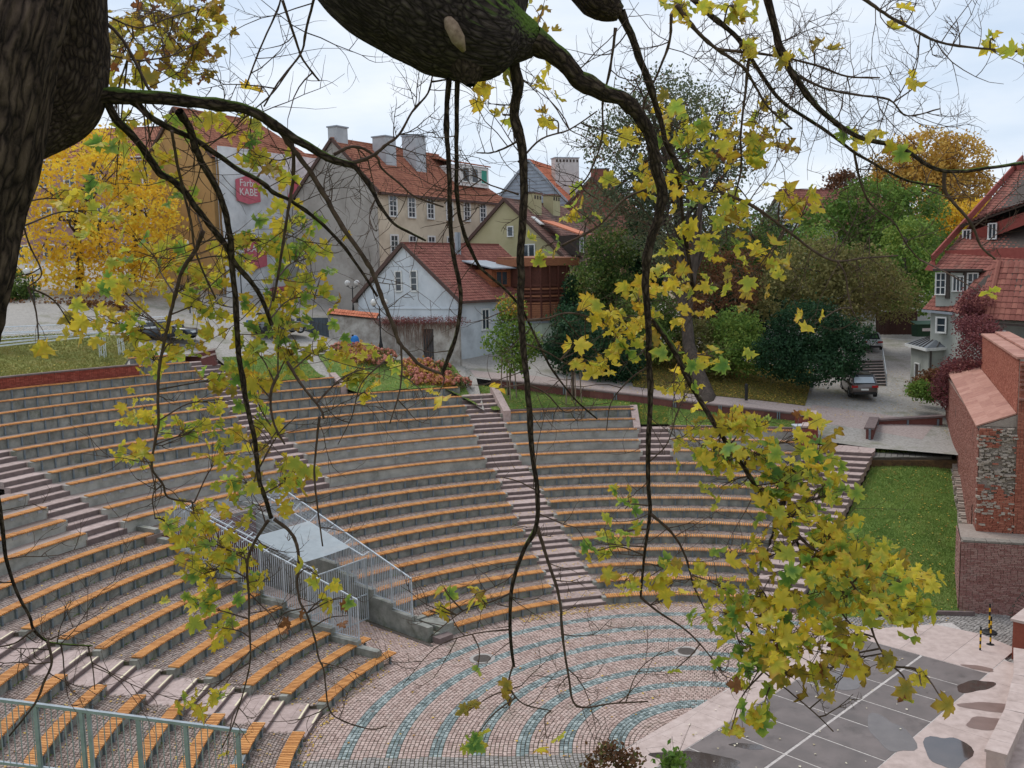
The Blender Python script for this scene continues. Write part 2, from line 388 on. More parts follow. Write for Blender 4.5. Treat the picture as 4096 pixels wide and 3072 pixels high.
for key, (tA, tB, a0, a1, where) in USEC.items():
    for a in range(a0, a1 + 1):
        st = 'wall' if a == 1 else 'plate' if a <= 4 else 'post'
        bench(ra(a), ha(a), tA, tB, f'orange slatted bench, {ORD[a-1] if a>1 else "lowest"} row above the walkway, {where}', 'upper tier benches', st, False, ha(a) - Ta(a - 1))

# --- stairs of granite blocks
def block(mb, thc, o0, o1, t0, t1, z0, z1):
    d = Vector((cos(thc), sin(thc), 0)); n = Vector((-sin(thc), cos(thc), 0)); c = Vector((CX, CY, 0)) + d * (t0 + t1) / 2 + n * (o0 + o1) / 2
    mb.box(c + Vector((0, 0, (z0 + z1) / 2)), (t1 - t0, o1 - o0, z1 - z0), ax=(d, n, Vector((0, 0, 1))))
def step(parent, thc, o0, o1, t0, t1, z0, z1, nose=False):
    b = MB(); n = 3; w = (o1 - o0) / n
    for i in range(n):
        g = .004; s = random.uniform(-.003, .003)
        m_ = t0 + .32
        if t1 - t0 > .6:
            b.cur = 1; block(b, thc, o0 + i * w + g, o0 + (i + 1) * w - g, t0 + s, m_ - g, z0 - .1, z1 + s); b.cur = 0
            block(b, thc, o0 + (i + .5 * (i < 2)) * w + g - (.5 * w if i == 0 else 0), o0 + (i + 1 + .5 * (i < 2)) * w - g - (.0), m_ + g, t1, z0 - .1, z1 + s * .5 - .003 * i)
        else:
            b.cur = 1; block(b, thc, o0 + i * w + g, o0 + (i + 1) * w - g, t0 + s, t1, z0 - .1, z1 + s)
    b.cur = 0; o = b.build('step', [M_gran, M_gran], parent); q = MB(); block(q, thc, o0 + .004, o1 - .004, t0 - .012, t0 - .003, z0 - .02, z1 - .035); q.build('riser', M_granR, o)  # thin darker plate puts the shade and dirt of the step front into colour
    if nose:
        q = MB(); block(q, thc, o0 + .06, o0 + (o1 - o0) * .55, t0 + .012, t0 + .075, z1 - .01, z1 + .007); q.build('nosing', M_nose, o)
    return o
def stairs(label, thc, o0, o1, rows, rf, Tf, first=0, nose=False, last=None):
    p = pol(rf(rows[0]), thc, Tf(rows[0] - 1)); s = thing('stairs', label, 'stairs', p, 'granite stairs of the amphitheatre')
    for k in rows:
        r0 = rf(k) + .02; z0, z1 = Tf(k - 1), Tf(k); zm = (z0 + z1) / 2; r2 = rf(k + 1) + .02 if k != rows[-1] else (last or rf(k) + 1.3)
        step(s, thc, o0, o1, r0, r0 + .46, z0, zm, nose); step(s, thc, o0, o1, r0 + .46, r2, zm, z1, nose)
    for ch in list(s.children):
        pass
    return s
def reparent_fix(s):
    return s
stairs('pink granite stairs at lower left, beside the near steel railing', TH_B, O_BR + .02, O_BL - .02, range(1, 12), rk, Tk, nose=True)
stairs('pink granite stairs climbing the middle of the lower tier', TH_C, O_CR + .02, O_CL - .02, range(1, 12), rk, Tk, last=RU + .15)
stairs('pink granite stairs at left of the upper tier', TH_U, O_UR + .02, O_UL - .02, range(1, 13), ra, Ta)
stairs('pink granite stairs rising towards the parked dark saloon car', TH_2, -1.04, 1.04, range(1, 14), ra, Ta)
stairs('pink granite stairs of the upper tier with a sloping stone side wall', TH_C, O_UCR + .02, O_UCL - .02, range(1, 8), ra, Ta)
stairs('narrow pink granite stairs behind the hanging branch on the right', radians(85.05), -1.02, 1.02, range(1, 4), ra, Ta)
# right-hand stairs: wider at the top
sR = thing('stairs', 'wide pink granite stairs between the right benches and the lawn', 'stairs', (11.6, 40.6, 0), 'granite stairs of the amphitheatre')
rl = [pol(rk(1) - .1, TH_R + asin(1.25 / rk(1))), pol(28.3, TH_R + .01)]; rr_ = [Vector((12.45, 40.15, 0)), Vector((20.9, 52.9, 0))]
nst = 24; zt = 4.75
def lerp(a, b, t): return a + (b - a) * t
for i in range(nst):
    f0 = (i + (.0 if i % 2 == 0 else -.18)) / nst; f1 = (i + 1 + (-.18 if i % 2 == 0 else 0)) / nst; z1 = zt * (i + 1) / nst
    if i == nst - 1: f1 = 1.0
    a, b, c, d = lerp(rl[0], rl[1], f0), lerp(rr_[0], rr_[1], f0), lerp(rr_[0], rr_[1], f1), lerp(rl[0], rl[1], f1)
    q = MB(); wd = 3 + i // 9
    for j in range(wd):
        g = .003; p0, p1 = j / wd + g, (j + 1) / wd - g; s = random.uniform(-.004, .004)
        P = [lerp(a, b, p0), lerp(a, b, p1), lerp(d, c, p1), lerp(d, c, p0)]
        q.poly([(v.x, v.y, z1 - .45) for v in P], (0, 0, .45 + s))
    so_ = q.build('step', M_gran, sR); qn = Vector((a.y - b.y, b.x - a.x, 0)).normalized() * -.012; qn = qn if qn.y < 0 else -qn; MB().poly([(v.x, v.y, z1 - .22) for v in (a, b)] + [(v.x, v.y, z1 - .035) for v in (b, a)], qn).build('riser', M_granR, so_)  # dark front plate again: riser shade and grime painted in, not another stone
ld = MB(); a, b = rl[1], rr_[1]; e1 = Vector((21.6, 54.6, 0)); e0 = Vector((17.9, 55.0, 0))
for i in range(3):
    for j in range(4):
        P = [lerp(lerp(a, b, x), lerp(e0, e1, x), y) for x, y in ((j / 4 + .002, i / 3 + .003), ((j + 1) / 4 - .002, i / 3 + .003), ((j + 1) / 4 - .002, (i + 1) / 3 - .003), (j / 4 + .002, (i + 1) / 3 - .003))]
        ld.poly([(v.x, v.y, zt - .4) for v in P], (0, 0, .4 + random.uniform(-.003, .003)))
ld.build('landing', M_gran, sR)
# sloped stone side wall and kerbs where rows end against the grass
def slab(name, label, cat, pts, z0s, hgt, m, group=None):
    q = MB(); n = len(pts); V = [(p[0], p[1], z) for p, z in zip(pts, z0s)]; V2 = [(p[0], p[1], z - hgt) for p, z in zip(pts, z0s)]
    q.add(V2 + V, [tuple(range(n - 1, -1, -1)), tuple(range(n, 2 * n))] + [(i, (i + 1) % n, n + (i + 1) % n, n + i) for i in range(n)])
    return tag(q.build(name, m), label, cat, group)
def lat(thc, r, o): return pol(sqrt(r * r - o * o), 0, 0) if False else Vector((CX + r * cos(thc) - o * sin(thc), CY + r * sin(thc) + o * cos(thc), 0))
w0, w1 = ra(5) - .1, ra(8) + .3
slab('side_wall', 'sloping pale stone side wall beside the upper central stairs', 'wall', [lat(TH_C, w0, O_UCR - .5), lat(TH_C, w0, O_UCR), lat(TH_C, w1, O_UCR), lat(TH_C, w1, O_UCR - .5)], [ha(5) + .22, ha(5) + .22, ha(8) + .1, ha(8) + .1], 1.6, M_gran)
slab('side_wall', 'short sloping stone end wall left of the hydrangea bed', 'wall', [lat(radians(117.6), ra(9) - .1, -.3), lat(radians(117.6), ra(9) - .1, .15), lat(radians(117.6), ra(11), .15), lat(radians(117.6), ra(11), -.3)], [ha(9) + .12, ha(9) + .12, ha(11) - .2, ha(11) - .2], 1.2, M_gran)
kb = MB().ring(CC, ra(5) + .48, ra(5) + .75, ha(5) - .3, ha(5) + .16, TH_3L, et(TH_C, O_UCR - .5)(ra(5)), 12); tag(kb.build('kerb', M_granR), 'dark stone kerb between the fifth upper bench and the grass', 'kerb')
kb = MB().ring(CC, ra(3) + .48, ra(3) + .75, ha(3) - .3, ha(3) + .16, et(TH_R, .6)(ra(3)), TH_3R, 12); tag(kb.build('kerb', M_granR), 'dark stone kerb behind the third upper bench by the pillars', 'kerb')

# --- orchestra floor
ST_D = Vector((.720, .694, 0)).normalized(); ST_N = Vector((ST_D.y, -ST_D.x, 0))     # along the stage front, and into the stage
PF = Vector((3.37, 28.43, 0))                                                      # point on the stage front edge
bands = [(11.86, 12.3), (10.4, 10.8), (9.0, 9.38), (7.6, 7.97), (6.1, 6.5), (4.7, 5.13), (3.1, 3.56)]
fl = structure(MB().poly([(-16, 18, -.032), (30, 18, -.032), (30, 41, -.032), (12, 43.5, -.032), (-1, 43.5, -.032), (-12, 47, -.032), (-14, 40, -.032)]).build('orchestra_floor', M_mort))
fc = []
def keepf(x, y, r, t):
    s = (x - PF.x) * ST_N.x + (y - PF.y) * ST_N.y; e = (x - PF.x) * ST_D.x + (y - PF.y) * ST_D.y
    return ((s < -.02) | (e > 12.95)) & (y > 24.0)
cob_rings(fc, 1.2, 13.72, 0., th(radians(20)), th(radians(205)), .14, .035, keepf)
ringr = []
def bandid(P):
    r = np.hypot(P[:, 0] - CX, P[:, 1] - CY); m = np.zeros(len(P), int); a = np.degrees(np.arctan2(P[:, 1] - CY, P[:, 0] - CX))
    for lo, hi in bands: m[(r > lo - .02) & (r < hi + .02) & (a > 40)] = 1
    m[(RNG.random(len(P)) < .02) & (m == 1)] = 2
    m[a < 55] = 2
    return m
def keepr(x, y, r, t):
    s = (x - PF.x) * ST_N.x + (y - PF.y) * ST_N.y; e = (x - PF.x) * ST_D.x + (y - PF.y) * ST_D.y
    return ((s < -.02) | (e > 12.95)) & (y < 39.6 - .0 * x) & (x < 21.5) & (y > 33)
cob_rings(fc, 13.72, 20.5, 0., th(radians(14)), th(radians(64)), .13, .03, keepr)
pc = lambda x, y, r, t: np.ones(len(x), bool)
cob_rings(fc, 13.72, 26.0, 0., th(P_A + .01), th(P_B - .01), .13, .03, pc)
cob_mesh('floor_cobbles', fc, [M_cobp, M_cobb, M_cobg], fl, bandid, pick=300, ins=.84)
# manhole covers
M_iron = mat('cast_iron', [h('4b4440'), h('5f5650')], .6, 12, bump=.3, bscale=80)
for lab, p in (('round cast iron manhole cover near the gated passage', (-1.46, 35.95)), ('round cast iron manhole cover near the right benches', (6.83, 36.2)), ('round cast iron manhole cover by the striped posts', (17.1, 36.6))):
    o = thing('manhole_cover', lab, 'manhole cover', (p[0], p[1], 0), 'manhole covers on the floor')
    MB().lathe((p[0], p[1], -.03), [(.52, 0), (.52, .045)], 24).build('collar', M_cobg, o); q = MB().lathe((p[0], p[1], -.03), [(.36, 0), (.36, .055)], 24)
    for i in range(-3, 4): q.box((p[0], p[1] + i * .09, .03), (.66 * sqrt(max(.05, 1 - (i * .09 / .36) ** 2)), .03, .012))
    q.build('lid', M_iron, o)
dr_ = MB()
for i in range(40):
    a, b = pol(13.45 + i * .1, radians(137.9)), pol(13.53 + i * .1, radians(137.9)); dr_.bar((a.x, a.y, .012), (b.x, b.y, .012), .16, .03)
tag(dr_.build('drain_channel', M_iron), 'narrow iron drain channel leading out of the gated passage', 'drain')
for lab, rad, tt in (('kerb stone at the foot of the passage wall', 13.62, (radians(133.4), radians(136.6))),):
    b = MB(); b.ring(CC, 13.3, 13.75, -.02, .26, tt[0], tt[1], 3); tag(b.build('step_block', M_granR), 'single granite step at the right foot of the passage', 'step')
b = MB().ring(CC, 13.75, 15.0, -.02, .56, radians(131.6), radians(135.0), 3); tag(b.build('plinth', M_conc), 'concrete plinth at the end of the front bench by passage', 'plinth')
# ================================================================== STAGE
def sp(e, s, z=0.): q = PF + ST_D * e + ST_N * s; return Vector((q.x, q.y, z))
M_pink = mat('pale_pink_granite', [h('93827b'), h('a8968f'), h('b7a69f')], .75, 3, 8, var=.25, bump=.05, bscale=60, moss=(h('8d7b74'), .8, .58, .78))
M_slate = mat('dark_stage_slab', [h('544d4a'), h('655c59'), h('726865')], .5, 1.1, 7, bump=.06, bscale=40, spec=.35, rvar=.22, moss=(h('443e3b'), .7, .55, .75), var=.2)
M_lime = mat('white_joint_line', [h('8d8682'), h('aaa29d'), h('b9b1ac')], .9, 9, 6)
M_water = mat('puddle_water', [h('3a322f'), h('4a403c')], .06, 2, spec=.6, coat=.5)
M_wet = mat('damp_stone', [h('6f5b54'), h('7d6861')], .3, 3, spec=.5)
stg = thing('stage', 'rectangular stage of dark slabs with white joints and pale pink border', 'stage', sp(6, 4))
W0, W1 = 1.45, 6.35; E0, E1 = -9.0, 13.6
MB().poly([sp(-9.5, -.0, -.05), sp(13.1, 0, -.05), sp(17.9, 3.4, -.05), sp(12, 10.4, -.05), sp(-9.5, 10.4, -.05)], (0, 0, .14)).build('joint_bed', M_lime, stg)
cuts = [-9 + 1.74 * i for i in range(14)]
for i in range(len(cuts) - 1):
    for s0, s1 in ((W0, 3.86), (3.93, W1)):
        e0, e1 = cuts[i] + .035, min(cuts[i + 1] - .035, E1)
        if e0 > E1 - .2: continue
        sk = .0
        MB().poly([sp(e0, s0 + .02, .045), sp(e1, s0 + .02, .045), sp(e1, s1 - .02, .045), sp(e0, s1 - .02, .045)], (0, 0, .055 + random.uniform(0, .003))).build('slab', M_slate, stg)
# border slabs
x = -9.0
while x < 12.6:
    w = random.choice((.95, 1.25, 1.6)); x1 = min(x + w, 12.75)
    MB().poly([sp(x, .0 + random.choice((0, 0, .06)), .045), sp(x1 - .008, 0, .045), sp(x1 - .008, W0 - .02, .045), sp(x, W0 - .02, .045)], (0, 0, .055)).build('border_slab', M_pink, stg); x = x1
far = [(13.65, W0, 13.65, 2.9), (13.65, 2.92, 13.65, 4.6), (13.65, 4.62, 13.65, 6.4)]
MB().poly([sp(12.76, 0, .045), sp(13.1, 0, .045), sp(15.2, 1.43, .045), sp(12.76, 1.43, .045)], (0, 0, .055)).build('border_slab', M_pink, stg)
for s0, s1, ea, eb in ((1.45, 3.0, 15.2, 17.2), (3.02, 4.7, 17.2, 17.4), (4.72, 6.33, 17.4, 16.8)):
    MB().poly([sp(13.63, s0, .045), sp(ea, s0, .045), sp(eb, s1, .045), sp(13.63, s1, .045)], (0, 0, .055)).build('border_slab', M_pink, stg)
for i in range(9):
    e0, e1 = -5 + i * 2.25, -5 + (i + 1) * 2.25 - .01
    MB().poly([sp(e0, W1 + .02, .045), sp(e1, W1 + .02, .045), sp(e1, 9.6, .045), sp(e0, 9.6, .045)], (0, 0, .055)).build('border_slab', M_pink, stg)
# puddles
def blob(cx, cy, z, rx, ry, ang, n=28, seed=0, rough=.25):
    rg = random.Random(seed); ph = [rg.uniform(0, 6.28) for _ in range(4)]; P = []
    for i in range(n):
        a = 2 * pi * i / n; r = 1 + rough * (.5 * sin(2 * a + ph[0]) + .4 * sin(3 * a + ph[1]) + .3 * sin(5 * a + ph[2]))
        x, y = rx * r * cos(a), ry * r * sin(a); P.append((cx + x * cos(ang) - y * sin(ang), cy + x * sin(ang) + y * cos(ang), z))
    return P
sa = atan2(ST_D.y, ST_D.x)
def pud(lab, u, v, rx, ry, ang, m, seed, cat='puddle', nm='puddle', z=.1065):
    p = G(u, v, .1); tag(MB().poly(blob(p.x, p.y, z, rx, ry, ang, seed=seed)).build(nm, m), lab, cat, 'puddles and damp patches on the stage')
pud('dark puddle at the far right corner of the stage', 3900, 2745, .75, .42, sa - .4, M_water, 3)
pud('dark leaf strewn puddle at the bottom of the stage', 2800, 3045, 1.5, .5, sa - 1.05, M_water, 5)
pud('blue grey puddle on the slab beside the curved wall', 3790, 3005, .62, 1.15, sa - 1.25, M_water, 8)
pud('reddish damp patch nearest the curved wall', 3955, 2895, .72, .48, sa - .5, M_wet, 11)
pud('long damp patch above the round one by the curved wall', 3970, 2830, .9, .42, sa - 1.0, M_wet, 13)
pud('small damp patch near the pillar', 3915, 2672, .55, .22, sa - 1.2, M_wet, 17)
pud('narrow damp streak in the middle of the stage', 2990, 2985, .6, .16, sa - 1.0, M_water, 19)
pud('shallow puddle reflecting the sky on the far slabs', 3380, 2720, .7, .8, sa - 1.0, mat('thin_water', [h('57504d'), h('665e5b')], .18, 2, spec=.6), 23)
pud('shallow puddle on the right row of slabs', 3560, 2935, .65, 1.2, sa - .9, mat('thin_water2', [h('58504d'), h('675f5b')], .22, 2, spec=.6), 29)
# curved low wall at the right edge, pillar
M_bred = mat('red_brick', [h('6e3b30'), h('8a4b3c'), h('9c5a48')], .9, 8, 5, var=.7, bump=.3, bscale=60)
cw = thing('curved_wall', 'curved low wall with pale pink coping at right edge of stage', 'wall', (18, 31, 0))
arcp = [(14.1, 26.74), (16.04, 29.26), (17.74, 31.86), (19.0, 34.2)]
pts = []
for i in range(25):
    t = i / 24 * 3; k = min(int(t), 2); f = t - k; pts.append(Vector((lerp(arcp[k][0], arcp[k + 1][0], f), lerp(arcp[k][1], arcp[k + 1][1], f), 0)))
for i in range(12):
    a, b = pts[2 * i], pts[2 * i + 2]; d = (b - a).normalized(); n = Vector((d.y, -d.x, 0)); g = d * .006
    P = [a + g, b - g, b - g + n * .62, a + g + n * .62]; MB().poly([(p.x, p.y, .62) for p in P], (0, 0, .09)).build('coping_slab', M_pink, cw)
    P = [a + n * .05, b + n * .05, b + n * .57, a + n * .57]; MB().poly([(p.x, p.y, -.1) for p in P], (0, 0, .72)).build('wall_segment', M_pink, cw)
pl = thing('pillar', 'brick pillar with pale pink slab top beside the striped posts', 'pillar', (19.9, 35.2, 0))
d = Vector((.72, .69, 0)); n = Vector((.69, -.72, 0)); pc0 = Vector((19.25, 34.75, 0)); P = [pc0, pc0 + d * 2.6, pc0 + d * 2.6 + n * 1.5, pc0 + n * 1.5]
MB().poly([(p.x, p.y, 1.55) for p in [P[0] - n * .08 - d * .08, P[1] - n * .08 + d * .08, P[2] + d * .08, P[3] - d * .08]], (0, 0, .1)).build('coping_slab', M_pink, pl)
MB().poly([(p.x, p.y, -.1) for p in P], (0, 0, 1.64)).build('core', M_bred, pl)
# striped posts
M_yel = mat('warning_yellow', [h('c99a1e'), h('d8ab2c')], .5, 10); M_blk = mat('matt_black', [h('1d1d1d'), h('2a2a2a')], .6, 10)
for lab, u, v, base in (('yellow and black striped post on black base, by brick wall', 3956, 2531, 1), ('yellow and black striped post with base nearest the pillar', 3961, 2587, 1), ('yellow and black striped post standing at the stage border', 3920, 2610, 0)):
    p = G(u, v, 0); o = thing('warning_post', lab, 'post', p, 'striped warning posts')
    for i in range(7):
        hgt = 1.2 if base else 1.0; MB().lathe((p.x, p.y, .06 + i * hgt / 7), [(.035, 0), (.035, hgt / 7 - .001)], 10).build('stripe', M_blk if i % 2 == 0 else M_yel, o)
    if base: MB().lathe(p, [(.3, 0), (.31, .04), (.24, .09), (.07, .11)], 14).build('foot', M_blk, o)
# ================================================================== SUNKEN PASSAGE WITH RAILINGS, GATE AND CANOPY
M_galv = mat('white_galvanised', [h('9ba1a7'), h('b3b8bd')], .45, 8, spec=.5)
M_gal2 = mat('grey_galvanised', [h('8b9195'), h('a3a9ac')], .45, 8, spec=.5)
def side_wall(t, dt, label):
    o = thing('passage_wall', label, 'wall', pol(14, t, 0), 'walls of the sunken passage')
    for k in range(1, 12):
        r0 = rk(k) + (.3 if k == 1 else .0); r1 = rk(k + 1); z = Tk(k) + (.22 if k > 1 else .3)
        f0 = (lambda r, t=t: t) if dt > 0 else (lambda r, t=t: t - .3 / r); f1 = (lambda r, t=t: t + .3 / r) if dt > 0 else (lambda r, t=t: t)
        MB().ring(CC, r0 + .004, r1 - .004, -.3, z, f0, f1, 2).build('wall_panel', M_conc, o)
    return o
side_wall(P_A, -1, 'stepped concrete side wall on the right of the gated passage')
side_wall(P_B, 1, 'stepped concrete side wall on the left of the gated passage')
def bwall(mb, O, Ux, W, H, N, bw=.27, bh=.078, jt=.011, keep=None, prot=.02):
    """bricks of one wall face -> arrays"""
    out = []; nr = int(H / bh)
    for j in range(nr):
        x = -(bw / 2 if j % 2 else 0)
        while x < W:
            w = bw * random.uniform(.9, 1.08) if random.random() > .3 else bw * .5
            a, b = max(0, x), min(W, x + w); x += w
            if b - a < .05: continue
            uc, vc = (a + b) / 2, (j + .5) * bh
            if keep and not keep(uc, vc): continue
            out.append((uc, vc, (b - a - jt) / 2, (bh - jt) / 2))
    A = np.array(out); n = len(A); O, Ux, N = np.array(O), np.array(Ux), np.array(N)
    Z = np.array([0, 0, 1.]); C = O + A[:, :1] * Ux + A[:, 1:2] * Z
    Hh = N * (prot + RNG.uniform(-.008, .008, n))[:, None]
    return C, A[:, 2:3] * Ux, A[:, 3:4] * Z, Hh
def brick_mesh(name, parts, m, parent, pick=0, cam_sort=True):
    C = np.concatenate([p[0] for p in parts]); A = np.concatenate([p[1] for p in parts]); B = np.concatenate([p[2] for p in parts]); H = np.concatenate([p[3] for p in parts])
    off = np.array(wloc(parent)) if parent is not None else np.zeros(3); idx = np.arange(len(C)); big = np.array([], int)
    if pick:
        D = C - np.array([0, 0, CAMH]); dep = D[:, 1] * cos(PITCH) - D[:, 2] * sin(PITCH); up = D[:, 1] * sin(PITCH) + D[:, 2] * cos(PITCH); x, y = D[:, 0] / dep, up / dep
        fc = -(D * H).sum(1) / np.linalg.norm(D, axis=1) / np.linalg.norm(H, axis=1); vis = (np.abs(x) < .545) & (np.abs(y) < .41)
        big = np.argsort(np.where(vis, -np.linalg.norm(A, axis=1) * np.clip(fc, .05, 1) / dep ** 2, 1e9))[:min(pick, len(C))]
    rest = np.setdiff1d(idx, big)
    if len(rest):
        V, F = frustums(C[rest] - off, A[rest], B[rest], H[rest], .97); me = np_mesh(name, V, F, np.repeat(RNG.random(len(rest)), 8)); link(name, me, m, parent, 'stuff')
    cache = {}
    for i in big:
        V, F = frustums([[0, 0, 0]], [A[i]], [B[i]], [H[i]], .97); me = np_mesh('brick', V, F); o = link('brick', me, m, parent); o.location = C[i] - off
# back wall of the passage
bk = thing('passage_back_wall', 'dark red brick wall closing the rear of the caged passage', 'wall', pol(26.9, radians(142.6), 0))
a, b = pol(26.95, P_A), pol(26.95, P_B); d = (b - a); Wd = d.length; d.normalize(); n = Vector((-d.y, d.x, 0)); n = n if n.dot(Vector((CX, CY, 0)) - a) > 0 else -n
c = (a + b) / 2 - n * .12; MB().box((c.x, c.y, 1.75), (Wd, .2, 3.7), ax=(d, n, Vector((0, 0, 1)))).build('core', M_mort, bk)
M_bdark = mat('maroon_brick', [h('5a2f2b'), h('70403a'), h('7f4d45')], .9, 8, 5, var=.7, bump=.3, bscale=60)
brick_mesh('bricks', [bwall(None, a - n * .02, d, Wd, 3.6, n)], M_bdark, bk, pick=120)
# slab and walkway over the back of the passage
wk = MB().ring(CC, 27.0, RU + .1, Tk(11) - .5, Tk(11) - .0, P_A - .03, P_B + .03, 8).build('walkway_slab', M_cob, terr)
BARME = MB().box((0, 0, .5), (.022, .022, 1)).mesh('bar'); BARME.materials.append(M_galv)
def railing(t, label):
    o = thing('passage_railing', label, 'railing', pol(15, t, .9), 'railings of the sunken passage'); base = wloc(o)
    top = lambda r: 2.52 + (r - 15.0) * .268
    def bot(r):
        k = max(1, int((r - R1 + .1) / DR) + 1); return Tk(min(k, 11)) + .22 + (.25 if r < 15.6 else .03)
    rs = [15.0]; 
    while rs[-1] < 24.7: rs.append(rs[-1] + DR)
    MB().bar(pol(15.0, t, top(15)), pol(25.0, t, top(25.)), .06, .05).build('top_rail', M_galv, o)
    for r in rs + [25.0]:
        z0 = bot(r) - (.12 if r > 15.1 else .28); MB().box(pol(r, t, (z0 + top(r)) / 2), (.05, .05, top(r) - z0), rz=t).build('post', M_galv, o)
    for r0, r1 in zip(rs, rs[1:] + [25.0]):
        if r1 - r0 < .2: continue
        zb = bot((r0 + r1) / 2); MB().bar(pol(r0 + .03, t, zb + .06), pol(r1 - .03, t, zb + .06), .03).build('bottom_rail', M_galv, o)
        n = int((r1 - r0) / .115)
        for i in range(1, n):
            r = r0 + (r1 - r0) * i / n; q = bpy.data.objects.new('bar', BARME); COL.objects.link(q); q.parent = o
            q.location = pol(r, t, zb + .06) - base; q.scale = (1, 1, top(r) - zb - .06); q.rotation_euler = (0, 0, t)
    return o
railing(P_A - .006, 'light grey barred railing on the right side of the passage')
railing(P_B + .006, 'light grey barred railing on the left side of the passage')
# cage roof: frames, wire grid, plastic sheets
cg = thing('cage_roof', 'white steel wire mesh roof over the sunken passage', 'roof', pol(22, radians(142), 3.5))
tI, tJ = radians(138.2), radians(146.6); zin = lambda r: 3.12 + (r - 17.7) * .225
for t in (tI, tJ): MB().bar(pol(17.7, t, zin(17.7)), pol(25.6, t, zin(25.6)), .055, .05).build('side_beam', M_galv, cg)
for t0, t1 in ((P_A, tI), (tJ, P_B)):
    for r in (17.7, 19.0, 20.3, 21.6, 22.9, 24.2, 25.4): MB().bar(pol(r, t0, 2.5 + (r - 15) * .268), pol(r, t1, zin(r)), .035).build('cross_bar', M_galv, cg)
wr = MB()
for i in range(34):
    r = 21.7 + i * .118; wr.bar(pol(r, tI, zin(r)), pol(r, tJ, zin(r)), .008)
for i in range(9):
    t = tI + (tJ - tI) * i / 8; wr.bar(pol(21.7, t, zin(21.7) + .008), pol(25.7, t, zin(25.7) + .008), .008)
for t0, t1, s in ((P_A, tI, 0), (tJ, P_B, 1)):
    for i in range(44):
        r = 17.8 + i * .18; wr.bar(pol(r, t0, 2.48 + (r - 15) * .268), pol(r, t1, zin(r) - .01), .007)
    for i in range(1, 4):
        f = i / 4; wr.bar(pol(17.8, t0 + (t1 - t0) * f, lerp(2.48 + 2.8 * .268, zin(17.8), f)), pol(25.6, t0 + (t1 - t0) * f, lerp(2.48 + 10.6 * .268, zin(25.6), f)), .007)
wr.build('wire_mesh', M_galv, cg, kind='stuff')
M_poly = mat('plastic_sheet', [h('a9b3b8'), h('bcc5c9')], .3, 3, spec=.5, trans=.35, alpha=.82)
cn = thing('canopy', 'translucent plastic sheet canopy over the gated passage', 'canopy', pol(20, radians(142), 3.4))
for i, (r0, r1) in enumerate(((18.55, 20.05), (20.0, 21.6))):
    q = MB()
    for j in range(8):
        t0, t1 = tI + (tJ - tI) * j / 8, tI + (tJ - tI) * (j + 1) / 8; sag = lambda j: -.05 * sin(pi * j / 8) + .02 * i
        q.poly([pol(r0, t0, zin(r0) + .05 + sag(j)), pol(r0, t1, zin(r0) + .05 + sag(j + 1)), pol(r1, t1, zin(r1) + .06 + sag(j + 1)), pol(r1, t0, zin(r1) + .06 + sag(j))])
    q.build('sheet', M_poly, cn)
# gate
gt = thing('gate', 'grey barred double gate closing the sunken passage', 'gate', pol(17.85, radians(142.6), 0)); gb = wloc(gt)
a, b = pol(17.85, P_A + .003), pol(17.85, P_B - .003); d = b - a; Wg = d.length; d.normalize()
for f0, f1 in ((0, .34), (.34, .68), (.68, 1)):
    p0, p1 = a + d * (Wg * f0 + .02), a + d * (Wg * f1 - .02)
    lf = MB(); 
    for z in (.12, 1.25, 2.9): lf.bar(p0 + Vector((0, 0, z)), p1 + Vector((0, 0, z)), .05)
    for p in (p0, p1): lf.bar(p + Vector((0, 0, .06)), p + Vector((0, 0, 2.9)), .06)
    fr = lf.build('leaf_frame', M_gal2, gt); m = int((p1 - p0).length / .12)
    for i in range(1, m):
        p = p0 + (p1 - p0) * i / m; q = bpy.data.objects.new('bar', BARME); COL.objects.link(q); q.parent = fr; q.location = p + Vector((0, 0, .12)) - gb; q.scale = (1, 1, 2.78)
# ================================================================== GROUND, PATHS, LAWNS, RUINED BRICK WALL
def gz(x, y):
    yy = min(max(y, 40), 112); z = 7.8 + .125 * (yy - 66)
    return z + (.146 * min(-3 - x, 34) if x < -3 else -.06 * min(x + 3, 36))
RIN = [(20, 29.5, 4.75), (60, 29.3, 4.75), (67, 30.2, 4.9), (67.6, ra(3) + .75, ha(3) + .1), (83, ra(3) + .75, ha(3) + .1), (87, ra(5) + .75, ha(5) + .12), (104, ra(5) + .75, ha(5) + .2), (107.5, ra(8) + .5, ha(8)), (117, ra(8) + .5, ha(8)), (118.2, ra(10) + .5, ha(10)), (126.2, ra(10) + .5, ha(10)), (127, ra(13) + 1, ha(13) + .2), (131, ra(14) + .5, ha(14)), (134.2, ra(14) + .5, ha(14)), (134.7, ra(12) + 1.0, 10.1), (178, ra(12) + 1.0, 10.1)]
LW = [(-2.6, 67.2), (-1.5, 66.7), (8.9, 63.5), (12.1, 62.2), (19.3, 60.0)]       # low retaining wall along the path
def interp(tab, t, j):
    for a, b in zip(tab, tab[1:]):
        if a[0] <= t <= b[0]: return a[j] + (b[j] - a[j]) * (t - a[0]) / max(1e-6, b[0] - a[0])
    return tab[0][j] if t < tab[0][0] else tab[-1][j]
LWP = sorted((math.degrees(atan2(y - CY, x - CX)), hypot(x - CX, y - CY)) for x, y in LW)
def groundz(x, y):
    t = math.degrees(atan2(y - CY, x - CX)); r = hypot(x - CX, y - CY); g = gz(x, y)
    if LWP[0][0] <= t <= LWP[-1][0] and r > interp(LWP, t, 1): return g
    ri, zi = interp(RIN, t, 1), interp(RIN, t, 2)
    f = min(1, max(0, (r - ri) / 7.)); f = f * f * (3 - 2 * f); return zi + (g - zi) * f
